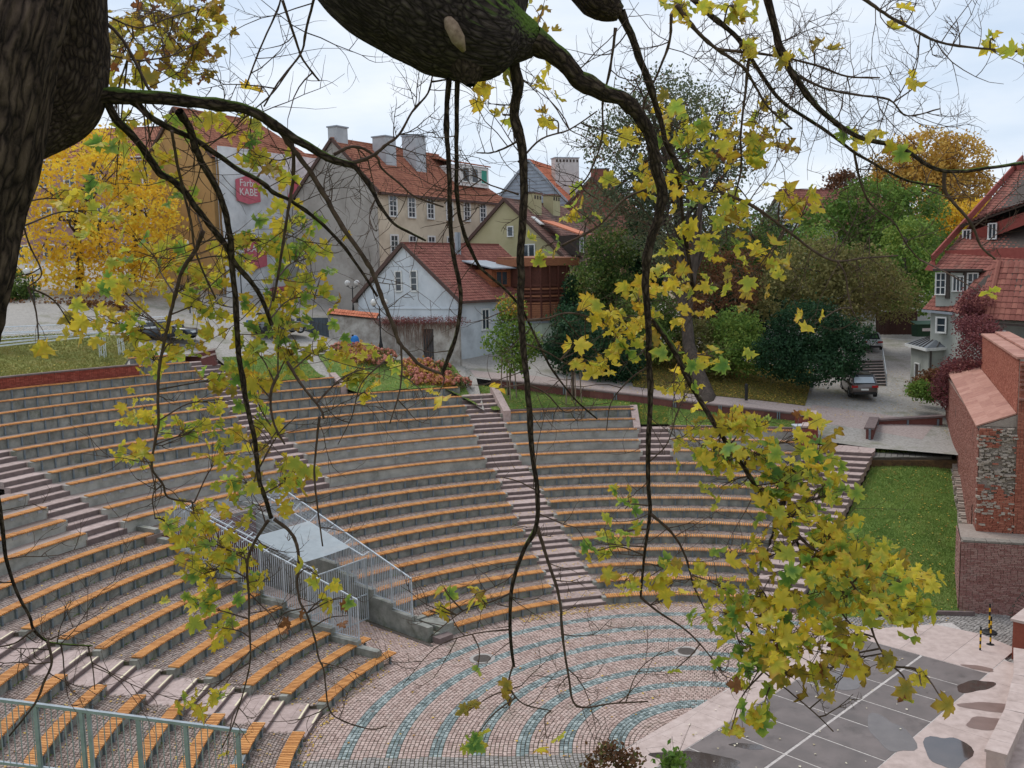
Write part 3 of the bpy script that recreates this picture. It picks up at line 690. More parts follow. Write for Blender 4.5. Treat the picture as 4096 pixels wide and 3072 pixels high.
M_pave = mat('grey_setts', [h('78736e'), h('8f8a84'), h('a19b94')], .9, 7, 6, bump=.5, bscale=22, moss=(h('6b6a58'), .35, .52, .7))
M_path = mat('block_paving', [h('7d706c'), h('94857f'), h('a3958f')], .9, 9, 6, bump=.4, bscale=20)
M_earth = mat('leafy_earth', [h('3f3327'), h('57432f'), h('6b5537')], .95, 4, 7, bump=.5, bscale=20)
M_grass = mat('grass', [h('4b602d'), h('5f7437'), h('728343')], .95, 1.3, 7, bump=.6, bscale=45, moss=(h('6e6a3c'), .6, .5, .72))
def polar_sheet(name, t0, t1, r0f, r1f, zf, m, nt=60, nr=24, kind='structure', pw=1.6):
    V, F = [], []
    for i in range(nt + 1):
        t = t0 + (t1 - t0) * i / nt; tr = radians(t); ra_, rb_ = r0f(t), r1f(t)
        for j in range(nr + 1):
            r = ra_ + (rb_ - ra_) * (j / nr) ** pw; x, y = CX + r * cos(tr), CY + r * sin(tr); V.append((x, y, zf(x, y, t, r)))
    for i in range(nt):
        for j in range(nr):
            a = i * (nr + 1) + j; F.append((a, a + 1, a + nr + 2, a + nr + 1))
    o = link(name, np_mesh(name, V, F, smooth=True), m); o['kind'] = kind; return o
t_lo, t_hi = LWP[0][0], LWP[-1][0]
gs = lambda t: interp(LWP, t, 1) if t_lo <= t <= t_hi else interp(RIN, t, 1)
polar_sheet('ground', 18, 182, gs, lambda t: 260, lambda x, y, t, r: gz(x, y) if t_lo <= t <= t_hi else groundz(x, y), M_pave, 164, 40, pw=2.4)
far = MB().poly([(-1500, -200, -6), (1500, -200, -6), (1500, 2500, -6), (-1500, 2500, -6)]).build('far_ground', M_earth); structure(far)
# grass strips inside the low wall
polar_sheet('grass_bank', 87.2, t_hi, lambda t: interp(RIN, t, 1) + .02, lambda t: interp(LWP, t, 1) - .1, lambda x, y, t, r: lerp(interp(RIN, t, 2), gz(x, y) - .42, min(1, max(0, (r - interp(RIN, t, 1)) / (interp(LWP, t, 1) - interp(RIN, t, 1))))), M_grass, 30, 8)
polar_sheet('grass_bank', t_lo, 83.2, lambda t: interp(RIN, t, 1) + .02, lambda t: interp(LWP, t, 1) - .1, lambda x, y, t, r: lerp(interp(RIN, t, 2), gz(x, y) - .42, min(1, max(0, (r - interp(RIN, t, 1)) / (interp(LWP, t, 1) - interp(RIN, t, 1))))), M_grass, 30, 8)
polar_sheet('grass_bank', 83.0, 87.1, lambda t: ra(4) + .25, lambda t: interp(LWP, t, 1) - .1, lambda x, y, t, r: lerp(Ta(3) + .06, gz(x, y) - .42, min(1, max(0, (r - ra(4)) / (interp(LWP, t, 1) - ra(4))))), M_grass, 8, 8)
q = MB(); P4 = [pol(ra(3) + .3, TH_3L - .008), pol(ra(3) + .3, TH_3L + .006), pol(ra(5) + .8, TH_3L + .006), pol(ra(5) + .8, TH_3L - .008)]
q.add([(p.x, p.y, Ta(2)) for p in P4] + [(p.x, p.y, z) for p, z in zip(P4, (ha(3) + .1, ha(3) + .1, ha(5) + .2, ha(5) + .2))], [(0, 3, 2, 1), (4, 5, 6, 7), (0, 1, 5, 4), (1, 2, 6, 5), (2, 3, 7, 6), (3, 0, 4, 7)]); tag(q.build('side_wall', M_gran), 'sloping stone side wall beside the narrow right stairs', 'wall')
# path pavement behind the low wall, grass bank with leaf litter to the right, left slope, hydrangea bed
polar_sheet('path', t_lo, t_hi, lambda t: interp(LWP, t, 1) + .45, lambda t: interp(LWP, t, 1) + 2.6, lambda x, y, t, r: gz(x, y) + .012, M_path, 40, 3)
polar_sheet('path', 56, t_lo, lambda t: 33.0 + (t - 56) * .1, lambda t: 37.5, lambda x, y, t, r: groundz(x, y) + .012, M_path, 14, 4)
polar_sheet('leafy_bank', 68.5, 86.5, lambda t: interp(LWP, max(t, t_lo), 1) + 2.65, lambda t: 47, lambda x, y, t, r: gz(x, y) + .02 + .05 * max(0, r - interp(LWP, max(t, t_lo), 1) - 3), mat('leafy_grass', [h('4a5029'), h('5d5a30'), h('6f5a34'), h('5a6430')], .95, 1.6, 8, bump=.6, bscale=40), 24, 8)
polar_sheet('grass_slope', 131.5, 180, lambda t: interp(RIN, t, 1) + .3, lambda t: 53 if t > 136 else 53 - (136 - t) * .3, lambda x, y, t, r: groundz(x, y) + .09, mat('autumn_grass', [h('5a6030'), h('6d6f38'), h('7d7a42')], .95, 1.1, 7, bump=.6, bscale=40, moss=(h('77683b'), .6, .5, .72)), 50, 10)
polar_sheet('flower_bed', 104.5, 117.3, lambda t: interp(RIN, t, 1) - .1, lambda t: 43.2 + (t - 104) * .15, lambda x, y, t, r: groundz(x, y) + .1, M_grass, 14, 6)
polar_sheet('flower_bed', 118.5, 126, lambda t: interp(RIN, t, 1) - .1, lambda t: 45.5, lambda x, y, t, r: groundz(x, y) + .1, M_grass, 10, 5)
polar_sheet('grass_bank', 43.5, 50.5, lambda t: 40.5, lambda t: 54, lambda x, y, t, r: groundz(x, y) + .06, M_grass, 8, 10)
# lawn beside the right stairs and wall
FACE = lambda y: 20.7 + .392 * (y - 41.5)
V, F = [], []; nY, nX = 26, 10
for i in range(nY + 1):
    y = 39.4 + (52.3 - 39.4) * i / nY; xl = lerp(12.55, 20.7, (y - 40.1) / 12.7) + .1; xr = FACE(y) + .35
    if y < 40: xr = 20.2
    for j in range(nX + 1):
        f = j / nX; z = .06 + max(0, y - 39.9) * .312 + .12 * sin(f * 3) * min(1, max(0, (y - 40) / 3)); V.append((lerp(xl, xr, f), y - .0 * f, z if y > 39.5 else -.05))
for i in range(nY):
    for j in range(nX): a = i * (nX + 1) + j; F.append((a, a + 1, a + nX + 2, a + nX + 1))
structure(link('lawn', np_mesh('lawn', V, F, smooth=True), M_grass))
V, F = [], []
for i in range(9):
    y = 53.3 + i * .85
    for j in range(7): f = j / 6; V.append((lerp(21.3 + .1 * i, FACE(y) + .3, f), y, 4.42 + i * .09))
for i in range(8):
    for j in range(6): a = i * 7 + j; F.append((a, a + 1, a + 8, a + 7))
structure(link('lawn', np_mesh('lawn', V, F, smooth=True), M_grass))
tag(MB().box((18.6, 39.55, .06), (3.0, .14, .24), rz=-.12).build('kerb', M_granR), 'dark stone kerb at the foot of the lawn', 'kerb')
structure(MB().poly([(20.4, 52.3, 2.5), (26.2, 51.6, 2.5), (27, 54.2, 2.5), (21.2, 54.2, 2.5)], (0, 0, 1.82)).build('deck_bank', M_earth))
# plank deck
M_plank = mat('weathered_plank', [h('4d4a46'), h('635f59'), h('757069')], .9, 5, 6, var=.5, stretch=(1, 6, 1), bump=.3, bscale=30)
dk = thing('plank_deck', 'weathered plank walkway crossing the top of the lawn', 'walkway', (22.8, 52.8, 4.4))
for i in range(13):
    f0, f1 = i / 13 + .003, (i + 1) / 13 - .003; a0, a1 = Vector((20.55, 52.35, 0)), Vector((24.9, 51.95, 0)); b0, b1 = Vector((21.2, 53.75, 0)), Vector((25.6, 53.45, 0))
    P = [lerp(a0, a1, f0), lerp(a0, a1, f1), lerp(b0, b1, f1), lerp(b0, b1, f0)]; MB().poly([(p.x, p.y, 4.44 + random.uniform(-.012, .012)) for p in P], (0, 0, .05)).build('plank', M_plank, dk)
MB().bar((20.6, 52.5, 4.36), (24.95, 52.1, 4.36), .1, .16).build('joist', M_plank, dk)
# low retaining wall along the path
M_bmar = mat('path_wall_brick', [h('553431'), h('6a423d'), h('794f48')], .9, 8, 5, var=.6, bump=.3, bscale=50)
lw = thing('low_wall', 'low dark brick wall with flat coping along the path', 'wall', (6, 64.5, 6.3))
for (x0, y0), (x1, y1) in zip(LW[1:], LW[2:]):
    a, b = Vector((x0, y0, 0)), Vector((x1, y1, 0)); n = int((b - a).length / .9)
    for i in range(n):
        p, q = lerp(a, b, (i + .004) / n), lerp(a, b, (i + .996) / n); zp, zq = gz(p.x, p.y), gz(q.x, q.y); dd = (q - p).normalized(); nn = Vector((dd.y, -dd.x, 0))
        MB().bar(p + Vector((0, 0, zp + .06)) + nn * -.2, q + Vector((0, 0, zq + .06)) - nn * .2, .5, .09).build('coping_slab', M_granR, lw)
        MB().bar(p + Vector((0, 0, zp - .3)) - nn * .2, q + Vector((0, 0, zq - .3)) - nn * .2, .4, .62).build('wall_segment', M_bmar, lw)
        if i % 4 == 2:
            for s in (-.07, .07): MB().box(p + Vector((0, 0, zp - .16)) + nn * .06 + dd * s, (.07, .07, .5), rz=atan2(dd.y, dd.x)).build('steel_post', M_post, lw)
# brick parapet above the left benches
pp = thing('brick_parapet', 'red brick parapet with stone coping above the left benches', 'wall', pol(ra(12) + .75, radians(150), 9.4))
par = []; tt = [134.5 + i * 1.0 for i in range(36)]
for t0, t1 in zip(tt, tt[1:]):
    a, b = pol(ra(12) + .62, radians(t0)), pol(ra(12) + .62, radians(t1)); d = (b - a); W = d.length; d.normalize(); n = Vector((d.y, -d.x, 0)); n = n if n.dot(Vector((CX, CY, 0)) - a) > 0 else -n
    par.append(bwall(None, (a.x, a.y, 9.38), d, W, .78, n, bw=.26, bh=.078))
    MB().ring(CC, ra(12) + .56, ra(12) + 1.0, 10.17, 10.25, radians(t0) + .0001, radians(t1) - .0001, 1).build('coping_slab', M_granR, pp)
MB().ring(CC, ra(12) + .635, ra(12) + .98, 9.2, 10.168, radians(134.5), radians(170), 28).build('core', M_mort, pp)
brick_mesh('bricks', par, mat('parapet_brick', [h('73352b'), h('8b4539'), h('9c5547')], .9, 8, 5, var=.7, bump=.3, bscale=60), pp, pick=200)
# --- ruined town wall on the right
M_bold = mat('old_brick', [h('683f36'), h('7d4f44'), h('8e6357'), h('735047')], .95, 6, 6, var=.65, bump=.4, bscale=40, moss=(h('4c4640'), .8, .58, .74))
M_bpale = mat('footing_brick', [h('6f4a42'), h('87605a'), h('97766e'), h('7c5c54')], .95, 6, 6, var=.65, bump=.4, bscale=40, moss=(h('8a827a'), .9, .58, .76))
M_bora = mat('new_brick', [h('7d4638'), h('935746'), h('a46b58')], .95, 6, 6, var=.65, bump=.4, bscale=40)
M_lime2 = mat('lime_mortar', [h('7d7068'), h('96897f')], .95, 6, 7, bump=.4, bscale=30)
M_rub = mat('rubble', [h('6c5f56'), h('8b7c71'), h('a69a8e'), h('6e4438')], .95, 5, 7, var=.7, bump=.5, bscale=30)
M_tile = mat('coping_tile', [h('8a5f54'), h('9d7365'), h('ac8375')], .85, 4, 6, var=.45, bump=.1, bscale=60, moss=(h('7d5a50'), 1.2, .56, .76))
rw = thing('town_wall', 'tall ruined red brick town wall with sloping tile copings', 'wall', (22, 45, 0))
e = Vector((.365, .931, 0)); nl = Vector((-.931, .365, 0)); A0 = Vector((21.15, 41.6, 0)); LEN = 21.0
MB().poly([A0 - nl * .03, A0 + e * LEN - nl * .03, A0 + e * LEN - nl * 1.6, A0 - nl * 1.6], (0, 0, 8.05)).build('core', M_lime2, rw)
brick_mesh('bricks', [bwall(None, (A0.x, A0.y, 2.2), e, LEN, 5.85, nl, keep=lambda u, v: v < 5.6 + u * .02 and not (1.5 < u < 2.1 and .6 < v < 1.9 and abs(u - 1.8) < .3 - max(0, v - 1.5) * .7))], M_bold, rw, pick=150)
# lower tile coping, sloping up to the right
for i in range(24):
    for j in range(3):
        a0, a1 = i * LEN / 24 + .004, (i + 1) * LEN / 24 - .004; zs = lambda u, s: 8.02 + u * .026 + s * .62
        s0, s1 = j / 3, (j + 1) / 3 + .03; P = [A0 + e * a0 + nl * (.14 - s0 * 1.55), A0 + e * a1 + nl * (.14 - s0 * 1.55), A0 + e * a1 + nl * (.14 - s1 * 1.55), A0 + e * a0 + nl * (.14 - s1 * 1.55)]
        zz = [zs(a0, s0), zs(a1, s0), zs(a1, s1), zs(a0, s1)]; up = .02 * j
        MB().poly([(p.x, p.y, z - .02 - up * .5) for p, z in zip(P, zz)], (0, 0, .07)).build('coping_tile', M_tile, rw)
MB().poly([(A0 + nl * .05).to_tuple()[:2] + (8.0,), (A0 + nl * -1.5).to_tuple()[:2] + (8.0,), (A0 + nl * -1.5).to_tuple()[:2] + (8.6,)], e * LEN).build('coping_bed', M_lime2, rw)
# upper wall behind
B0 = A0 - nl * 1.5; 
MB().poly([B0 - nl * .03 + Vector((0, 0, 7.9)), B0 + e * 15.5 - nl * .03 + Vector((0, 0, 7.9)), B0 + e * 15.5 - nl * 1.3 + Vector((0, 0, 7.9)), B0 - nl * 1.3 + Vector((0, 0, 7.9))], (0, 0, 3.2)).build('upper_core', M_lime2, rw)
brick_mesh('upper_bricks', [bwall(None, (B0.x, B0.y, 8.4), e, 15.5, 2.72, nl)], M_bora, rw, pick=60)
for i in range(18):
    for j in range(2):
        a0, a1 = i * 15.5 / 18 + .004, (i + 1) * 15.5 / 18 - .004; s0, s1 = .1 - j * .75, .1 - (j + 1) * .75 + .006
        P = [B0 + e * a0 + nl * s0, B0 + e * a1 + nl * s0, B0 + e * a1 + nl * s1, B0 + e * a0 + nl * s1]; MB().poly([(p.x, p.y, 11.1 + .12 * j - .0) for p in P], (0, 0, .1)).build('coping_tile', M_tile, rw)
# near ends: rubble end of the lower wall, pier face
rg = random.Random(4); rub = MB(); ex = -nl
for i in range(420):
    u, v = rg.uniform(0, 1.5), rg.uniform(3.2, 8.0); s = rg.uniform(.05, .13); dpt = rg.uniform(-.08, .2) + .1 * sin(v * 3 + u * 2)
    p = A0 + ex * u - e * (.02 + dpt * .6) + Vector((0, 0, v)); rub.box(p, (s * rg.uniform(1, 2.2), s * 1.6, s * rg.uniform(.5, .9)), rz=rg.uniform(-.65, -.1))
rub.build('rubble_core', M_rub, rw, kind='stuff')
pz = [bwall(None, (A0.x - .03, A0.y - .06, 3.2), ex, 1.5, 4.8, -e, keep=lambda u, v: (v < 1.9 + .3 * sin(u * 9)) or (v > 3.9 and random.random() < .75 and u < .9) or random.random() < .12, prot=.1)]
PQ = A0 + ex * 1.5 - e * .12; pz.append(bwall(None, (PQ.x, PQ.y, 2.6), ex, 4, 8.5, -e))
brick_mesh('pier_bricks', pz, M_bora, rw, pick=200)
pcx = PQ + ex * 2.01 + e * .53; MB().box((pcx.x, pcx.y, 5.5), (4.0, 1.0, 11.0), ax=(ex, e, Vector((0, 0, 1)))).build('pier_core', M_lime2, rw)
for i, (dz, pr) in enumerate(((9.35, .12), (9.75, .0), (10.0, .06), (10.2, .0), (10.45, .09), (10.65, .0), (10.9, .1))):
    for q in range(10): pq = PQ + ex * (.15 + q * .29) - e * (.03 + pr * .5); MB().box((pq.x, pq.y, dz), (.27, .16 + pr, .1), ax=(ex, e, Vector((0, 0, 1)))).build('corbel_brick', M_bold, rw)
# footing with arch
F0 = Vector((19.66, 39.9, 0)); fx = Vector((.96, -.28, 0)); fn = Vector((-.28, -.96, 0)); ac = (3.55, .15)
def arch_keep(u, v): return hypot(u - ac[0], v - ac[1]) > 1.42
ft = [bwall(None, (F0.x, F0.y, -.1), fx, 4.4, 3.3, fn, keep=arch_keep, prot=.03), bwall(None, (F0.x + 1.1, F0.y + 2.7, -.1), -Vector((.3833, .9236, 0)), 2.9, 3.3, nl, prot=.03)]
vs_ = ([], [], [], [])
for i in range(30):
    a = pi * i / 29; c = F0 + fx * (ac[0] + 1.2 * cos(a)) + Vector((0, 0, -.1 + ac[1] + 1.2 * sin(a))); vs_[0].append(c); vs_[1].append((fx * cos(a) + Vector((0, 0, sin(a)))) * .19); vs_[2].append((Vector((0, 0, cos(a))) - fx * sin(a)) * .055); vs_[3].append(fn * .06)
ft.append(tuple(np.array(x) for x in vs_)); brick_mesh('footing_bricks', ft, M_bpale, rw, pick=280)
MB().poly([F0 + fx * .02 - fn * .03 + Vector((0, 0, -.2)), F0 - fn * .03 + fx * 4.6 + Vector((0, 0, -.2)), F0 + fx * 4.6 - fn * 3 + Vector((0, 0, -.2)), F0 + Vector((1.25, 2.9, -.2))], (0, 0, 3.4)).build('footing_core', M_lime2, rw)
for i in range(9): MB().box(F0 + fx * (.3 + i * .48) - fn * .22 + Vector((0, 0, 3.24)), (.46, .5, .07 + random.uniform(0, .03)), rz=-.28 + random.uniform(-.03, .03)).build('ledge_stone', mat('ledge_stone', [h('6d665f'), h('857d75')], .95, 6, 7, bump=.3, bscale=30), rw)
# stone plinth along the wall base
rgn = random.Random(9); pln = ([], [], [], [])
for i in range(46):
    y0 = .6 + i * .24
    for j in range(4 if y0 < 9 else 2):
        zb = .1 + max(0, (A0.y + y0 * .9236) - 39.9) * .312; c = A0 + e * y0 + nl * (.02) + Vector((0, 0, zb + .05 + j * .2 + .02 * (i % 3))); pln[0].append(c); pln[1].append(e * .115); pln[2].append(Vector((0, 0, .09))); pln[3].append(nl * rgn.uniform(.22, .36))
brick_mesh('plinth_stones', [tuple(np.array(x) for x in pln)], M_rub, rw, pick=90)
# pillars and low wall by the landing
def brick_block(name, label, cat, corners, z0, z1, m, cap=.1, group=None, pick=60):
    c = [Vector(p) for p in corners]; ctr = sum(c, Vector((0, 0, 0))) / 4; o = thing(name, label, cat, (ctr.x, ctr.y, z0), group); fs = []
    for a, b in zip(c, c[1:] + c[:1]):
        d = (b - a).normalized(); n = Vector((d.y, -d.x, 0)); n = n if n.dot(a - ctr) > 0 else -n; fs.append(bwall(None, (a.x, a.y, z0), d, (b - a).length, z1 - z0, n))
    MB().poly([(lerp(p, ctr, .02).x, lerp(p, ctr, .02).y, z0) for p in c], (0, 0, z1 - z0)).build('core', M_mort, o); brick_mesh('bricks', fs, m, o, pick=pick)
    MB().poly([(p.x + (p.x - ctr.x) * .12, p.y + (p.y - ctr.y) * .12, z1 + .002) for p in c], (0, 0, cap)).build('coping_slab', M_gran, o); return o
M_bpil = mat('pillar_brick', [h('6d332d'), h('83453c'), h('935449')], .9, 8, 5, var=.7, bump=.3, bscale=60)
q0 = Vector((16.75, 53.2, 0)); dx, dy = Vector((.98, -.1, 0)), Vector((.35, .93, 0))
brick_block('pillar', 'front brick pillar with pale stone cap at the top of the stairs', 'pillar', [q0, q0 + dx * .85, q0 + dx * .85 + dy * 1.3, q0 + dy * 1.3], 4.3, 6.15, M_bpil)
q0 = Vector((17.3, 56.3, 0)); brick_block('pillar', 'rear brick pillar with stone cap behind the white lidded box', 'pillar', [q0, q0 + dx * 1.2, q0 + dx * 1.2 + dy * 1.5, q0 + dy * 1.5], 4.8, 6.35, M_bpil)
bx = thing('utility_box', 'small grey box with white lid between the two brick pillars', 'box', (17.35, 55.3, 5.2)); MB().box((17.35, 55.3, 5.5), (.8, .7, .8)).build('body', M_gal2, bx); MB().box((17.35, 55.3, 5.93), (.95, .85, .06)).build('lid', M_galv, bx)
q0 = Vector((21.9, 55.9, 0)); wl = thing('low_wall', 'low dark wall with wooden coping behind the upper patch of lawn', 'wall', (24, 58, 5))
for a, b in ((Vector((21.75, 56.0, 0)), Vector((23.2, 59.0, 0))), (Vector((23.2, 59.0, 0)), Vector((27.6, 59.2, 0)))):
    d = (b - a).normalized(); MB().bar(a + Vector((0, 0, 5.0)), b + Vector((0, 0, 5.15)), .4, .9).build('wall_segment', M_bmar, wl); MB().bar(a + Vector((0, 0, 5.52)) - d * .1, b + Vector((0, 0, 5.66)) + d * .1, .6, .12).build('coping_slab', M_granR, wl)
    for f in (.05, .5, .95): p = lerp(a, b, f); MB().box((p.x - .1, p.y - .28, 5.1), (.1, .1, .8)).build('steel_post', M_post, wl)
# ================================================================== HOUSES
M_glass = mat('window_glass', [h('2b3136'), h('3f474d')], .12, 2, spec=.6)
M_white = mat('white_paint', [h('bdbcb8'), h('d5d4d0')], .6, 4)
M_plg = mat('grey_render', [h('868079'), h('98928b'), h('a29c95')], .95, .35, 8, bump=.15, bscale=8, moss=(h('746d66'), .25, .5, .75))
M_plb = mat('beige_render', [h('a89a85'), h('bcae98'), h('c8bba5')], .95, .5, 7, bump=.1, bscale=8, moss=(h('8f8679'), .3, .55, .8))
M_ochre = mat('ochre_render', [h('96764e'), h('a98659'), h('b4925f')], .95, .3, 8, bump=.15, bscale=8, moss=(h('80684a'), .3, .52, .75))
M_wht = mat('white_render', [h('a7acb0'), h('bcc1c5'), h('c9cdd0')], .95, .5, 8, bump=.12, bscale=8, moss=(h('93969a'), .3, .5, .75))
M_olive = mat('olive_render', [h('968e6c'), h('a69e7b'), h('b0a886')], .95, .4, 7, bump=.1, bscale=8)
M_pinkr = mat('pink_render', [h('8c6b66'), h('9c7b75')], .95, .4, 7)
M_rt = mat('red_roof_tile', [h('74463a'), h('8c5744'), h('9d6750'), h('80503f')], .85, 5, 5, var=.7, bump=.2, bscale=40, moss=(h('c08a5c'), .5, .64, .70))
M_rt2 = mat('brown_roof_tile', [h('5d4540'), h('75564d'), h('866458')], .9, 5, 5, var=.7, bump=.2, bscale=40, moss=(h('4e4a44'), .5, .5, .7))
M_rt3 = mat('dark_red_roof_tile', [h('683a32'), h('7b4a40'), h('8a584b')], .85, 5, 5, var=.7, bump=.2, bscale=40, moss=(h('5a4a40'), .6, .55, .72))
M_rt4 = mat('orange_roof_tile', [h('a05a40'), h('b36a4e'), h('c07a5c')], .85, 5, 5, var=.5)
M_zinc = mat('zinc', [h('7d838a'), h('979da3')], .5, 3, spec=.5)
M_dark = mat('dark_timber', [h('37302c'), h('4a413b')], .8, 6)
M_brown = mat('brown_eave_board', [h('4a3934'), h('5b4740')], .8, 6)
ZZ = Vector((0, 0, 1))
def tiles(name, P00, P10, P11, P01, tw, thh, m, parent, n=None, pick=0):
    """overlapping roof tiles over a quad: P00-P10 along the eave, P01-P11 along the ridge"""
    P = [np.array(Vector(p)) for p in (P00, P10, P11, P01)]; La = np.linalg.norm(P[1] - P[0]); Ls = np.linalg.norm(P[3] - P[0])
    nw, nh = max(2, int(La / tw)), max(2, int(Ls / thh)); nrm = np.cross(P[1] - P[0], P[3] - P[0]); nrm = nrm / np.linalg.norm(nrm); nrm = nrm if nrm[2] > 0 else -nrm
    I, J = np.meshgrid(np.arange(nw), np.arange(nh)); I = I.ravel(); J = J.ravel(); k = len(I)
    def at(u, v): u = u[:, None]; v = v[:, None]; return (P[0] * (1 - u) + P[1] * u) * (1 - v) + (P[3] * (1 - u) + P[2] * u) * v
    V = np.empty((k, 8, 3)); jit = RNG.uniform(-.008, .008, k)
    for c, (du, hh) in enumerate(((.02, .015), (.33, .05), (.66, .05), (.99, .015))):
        for r, (dv, up) in enumerate(((-.12, .045), (1.0, .005))):
            u = (I + du) / nw; v = np.clip((J + dv) / nh, -.02, 1.0); V[:, r * 4 + c] = at(u, v) + nrm * (hh + up + jit)[:, None]
    F = np.array([(0, 1, 5, 4), (1, 2, 6, 5), (2, 3, 7, 6)]); Fa = (F[None] + (np.arange(k) * 8)[:, None, None]).reshape(-1, 4)
    off = np.array(wloc(parent)); me = np_mesh(name, V.reshape(-1, 3) - off, Fa, np.repeat(RNG.random(k), 8), smooth=False); o = link(name, me, m, parent, 'stuff')
    q = MB(); q.poly([P[0], P[1], P[2], P[3]], nrm * -.12); q.build(name.rstrip('s') + '_bed', M_dark, parent); return o
def window(parent, c, rt, w, hgt, n, grid=(2, 3), surround=.12, m=None, nm='window', glass=None):
    rt = Vector(rt).normalized(); n = Vector(n).normalized(); c = Vector(c); ax = (rt, n, ZZ)
    b = MB()
    if surround:
        for s in (-1, 1): b.box(c + rt * s * (w / 2 + surround / 2) + n * .03, (surround, .08, hgt + 2 * surround), ax=ax)
        b.box(c + ZZ * (hgt / 2 + surround / 2) + n * .03, (w, .08, surround), ax=ax); b.box(c - ZZ * (hgt / 2 + surround / 2) + n * .06, (w + .1, .16, surround * .8), ax=ax)
    else: b.box(c - n * .02, (w + .04, .03, hgt + .04), ax=ax)
    o = b.build(nm, m or M_white, parent); p = MB(); p.box(c + n * .004, (w, .012, hgt), ax=ax); g = p.build('pane', glass or M_glass, o)
    q = MB(); t = min(.07, w * .09)
    for i in range(grid[0] + 1): q.box(c + rt * (w * (i / grid[0] - .5)) + n * .025, (t, .04, hgt), ax=ax)
    for j in range(grid[1] + 1): q.box(c + ZZ * (hgt * (j / grid[1] - .5)) + n * .03, (w + t, .04, t * .8), ax=ax)
    q.build('sash', m or M_white, o)
    for s in (g, o.children[-1]): pass
    return o
def fixparent():
    pass
def gable_house(label, P, f, g, Ln, W, z0, ze, zr, mw, mr, hip=0., tw=.28, thh=.34, mg=None, over=.35, name='house', boards=M_brown):
    """P near corner (xy); f along the facade (away), g along the gable (to the left); ridge parallel to f"""
    f = Vector((*f, 0)).normalized(); g = Vector((*g, 0)).normalized(); P = Vector((P[0], P[1], 0)); o = thing(name, label, 'house', (P + f * Ln / 2 + g * W / 2 + ZZ * z0))
    A, B, C_, D = P, P + f * Ln, P + f * Ln + g * W, P + g * W
    MB().poly([(p.x, p.y, z0) for p in (A, B, C_, D)], (0, 0, ze - z0)).build('wall', mw, o)
    ap0 = P + g * W / 2; ap1 = P + f * (Ln - hip) + g * W / 2
    MB().poly([(A.x, A.y, ze), (D.x, D.y, ze), (ap0.x, ap0.y, zr - .1)], f * .3).build('gable', mg or mw, o)
    if not hip: MB().poly([(B.x, B.y, ze), (C_.x, C_.y, ze), (ap1.x, ap1.y, zr - .1)], -f * .3).build('gable', mg or mw, o)
    sl = (zr - ze) / (W / 2); e0 = -g * over - ZZ * over * sl; e1 = g * over - ZZ * over * sl; fo = f * .25
    tiles('roof_tiles', A + ZZ * ze + e0 - fo, B + ZZ * ze + e0 + (fo if not hip else f * over), ap1 + ZZ * zr + (fo if not hip else fo * 0), ap0 + ZZ * zr - fo, tw, thh, mr, o)
    tiles('roof_tiles', D + ZZ * ze + e1 - fo, C_ + ZZ * ze + e1 + (fo if not hip else f * over), ap1 + ZZ * zr + (fo if not hip else fo * 0), ap0 + ZZ * zr - fo, tw, thh, mr, o)
    if hip: tiles('roof_tiles', B + ZZ * ze - g * over + f * over - ZZ * over * sl, C_ + ZZ * ze + g * over + f * over - ZZ * over * sl, ap1 + ZZ * zr, ap1 + ZZ * zr - g * .01, tw, thh, mr, o)
    MB().bar(ap0 + ZZ * (zr + .06) - fo, ap1 + ZZ * (zr + .06), .24, .16).build('ridge_cap', mr, o)
    for (p, q) in ((A, ap0), (D, ap0)):
        s = -g if p is A else g
        MB().bar(p + ZZ * (ze - over * sl) + s * over - f * .27, q + ZZ * (zr - .0) - f * .27, .07, .3).build('verge_board', boards, o)
    MB().bar(A + ZZ * (ze - over * sl - .06) + e0 * 0 - g * over, B + ZZ * (ze - over * sl - .06) - g * over, .16, .22).build('gutter', boards, o)
    o['f'] = tuple(f); return o, A, B, C_, D, f, g, ap0, ap1
def chimney(parent, c, sx, sy, z0, z1, m, rz=0., cap=M_zinc, slots=0):
    o = MB().box((c[0], c[1], (z0 + z1) / 2), (sx, sy, z1 - z0), rz=rz).build('chimney', m, parent); MB().box((c[0], c[1], z1 + .06), (sx + .2, sy + .2, .12), rz=rz).build('cap', cap, o)
    for i in range(slots):
        d = Vector((cos(rz), sin(rz), 0)); n = Vector((sin(rz), -cos(rz), 0)); p = Vector(c) + d * (sx * ((i + .5) / slots - .5)) + n * (sy / 2); MB().box((p.x, p.y, z1 - .35), (sx / slots * .5, .06, .35), rz=rz).build('vent', M_dark, o)
    return o
# --- beige three-storey building
P = U(1510, 755, 86); f, g = (.53, .85), (-.85, .53)
hb, A, B, C_, D, f, g, a0, a1 = gable_house('tall beige house with red tiled roof and blank grey gable wall', P, f, g, 22.5, 10.2, 9.5, P.z, P.z + 4.9, M_plb, M_rt, hip=6, name='apartment_house')
MB().box((A + g * 5.1 - f * .04 + ZZ * (9.5 + P.z) / 2), (10.1, .06, P.z - 9.5), ax=(g, f, ZZ)).build('gable_render', M_plg, hb)
MB().poly([A + ZZ * P.z - f * .07, D + ZZ * P.z - f * .07, a0 + ZZ * (P.z + 4.8) - f * .07], f * .06).build('gable_render', M_plg, hb)
nf = -g
zu = U(1552, 823, 87.5).z; zl_ = U(1560, 985, 87.5).z
for i, t in enumerate((2.1, 4.9, 7.9, 11.1, 14.2, 17.2, 20.3)):
    for z, hh in ((zu, 1.85), (zl_, 1.95), (zl_ - 4.0, 1.9)): window(hb, A + f * t + ZZ * z + nf * .02, f, .98, hh, nf, (2, 4), .13)
rs = lambda t, s: A + f * t + g * s + ZZ * (P.z + s * .96)
fa = atan2(f.y, f.x)
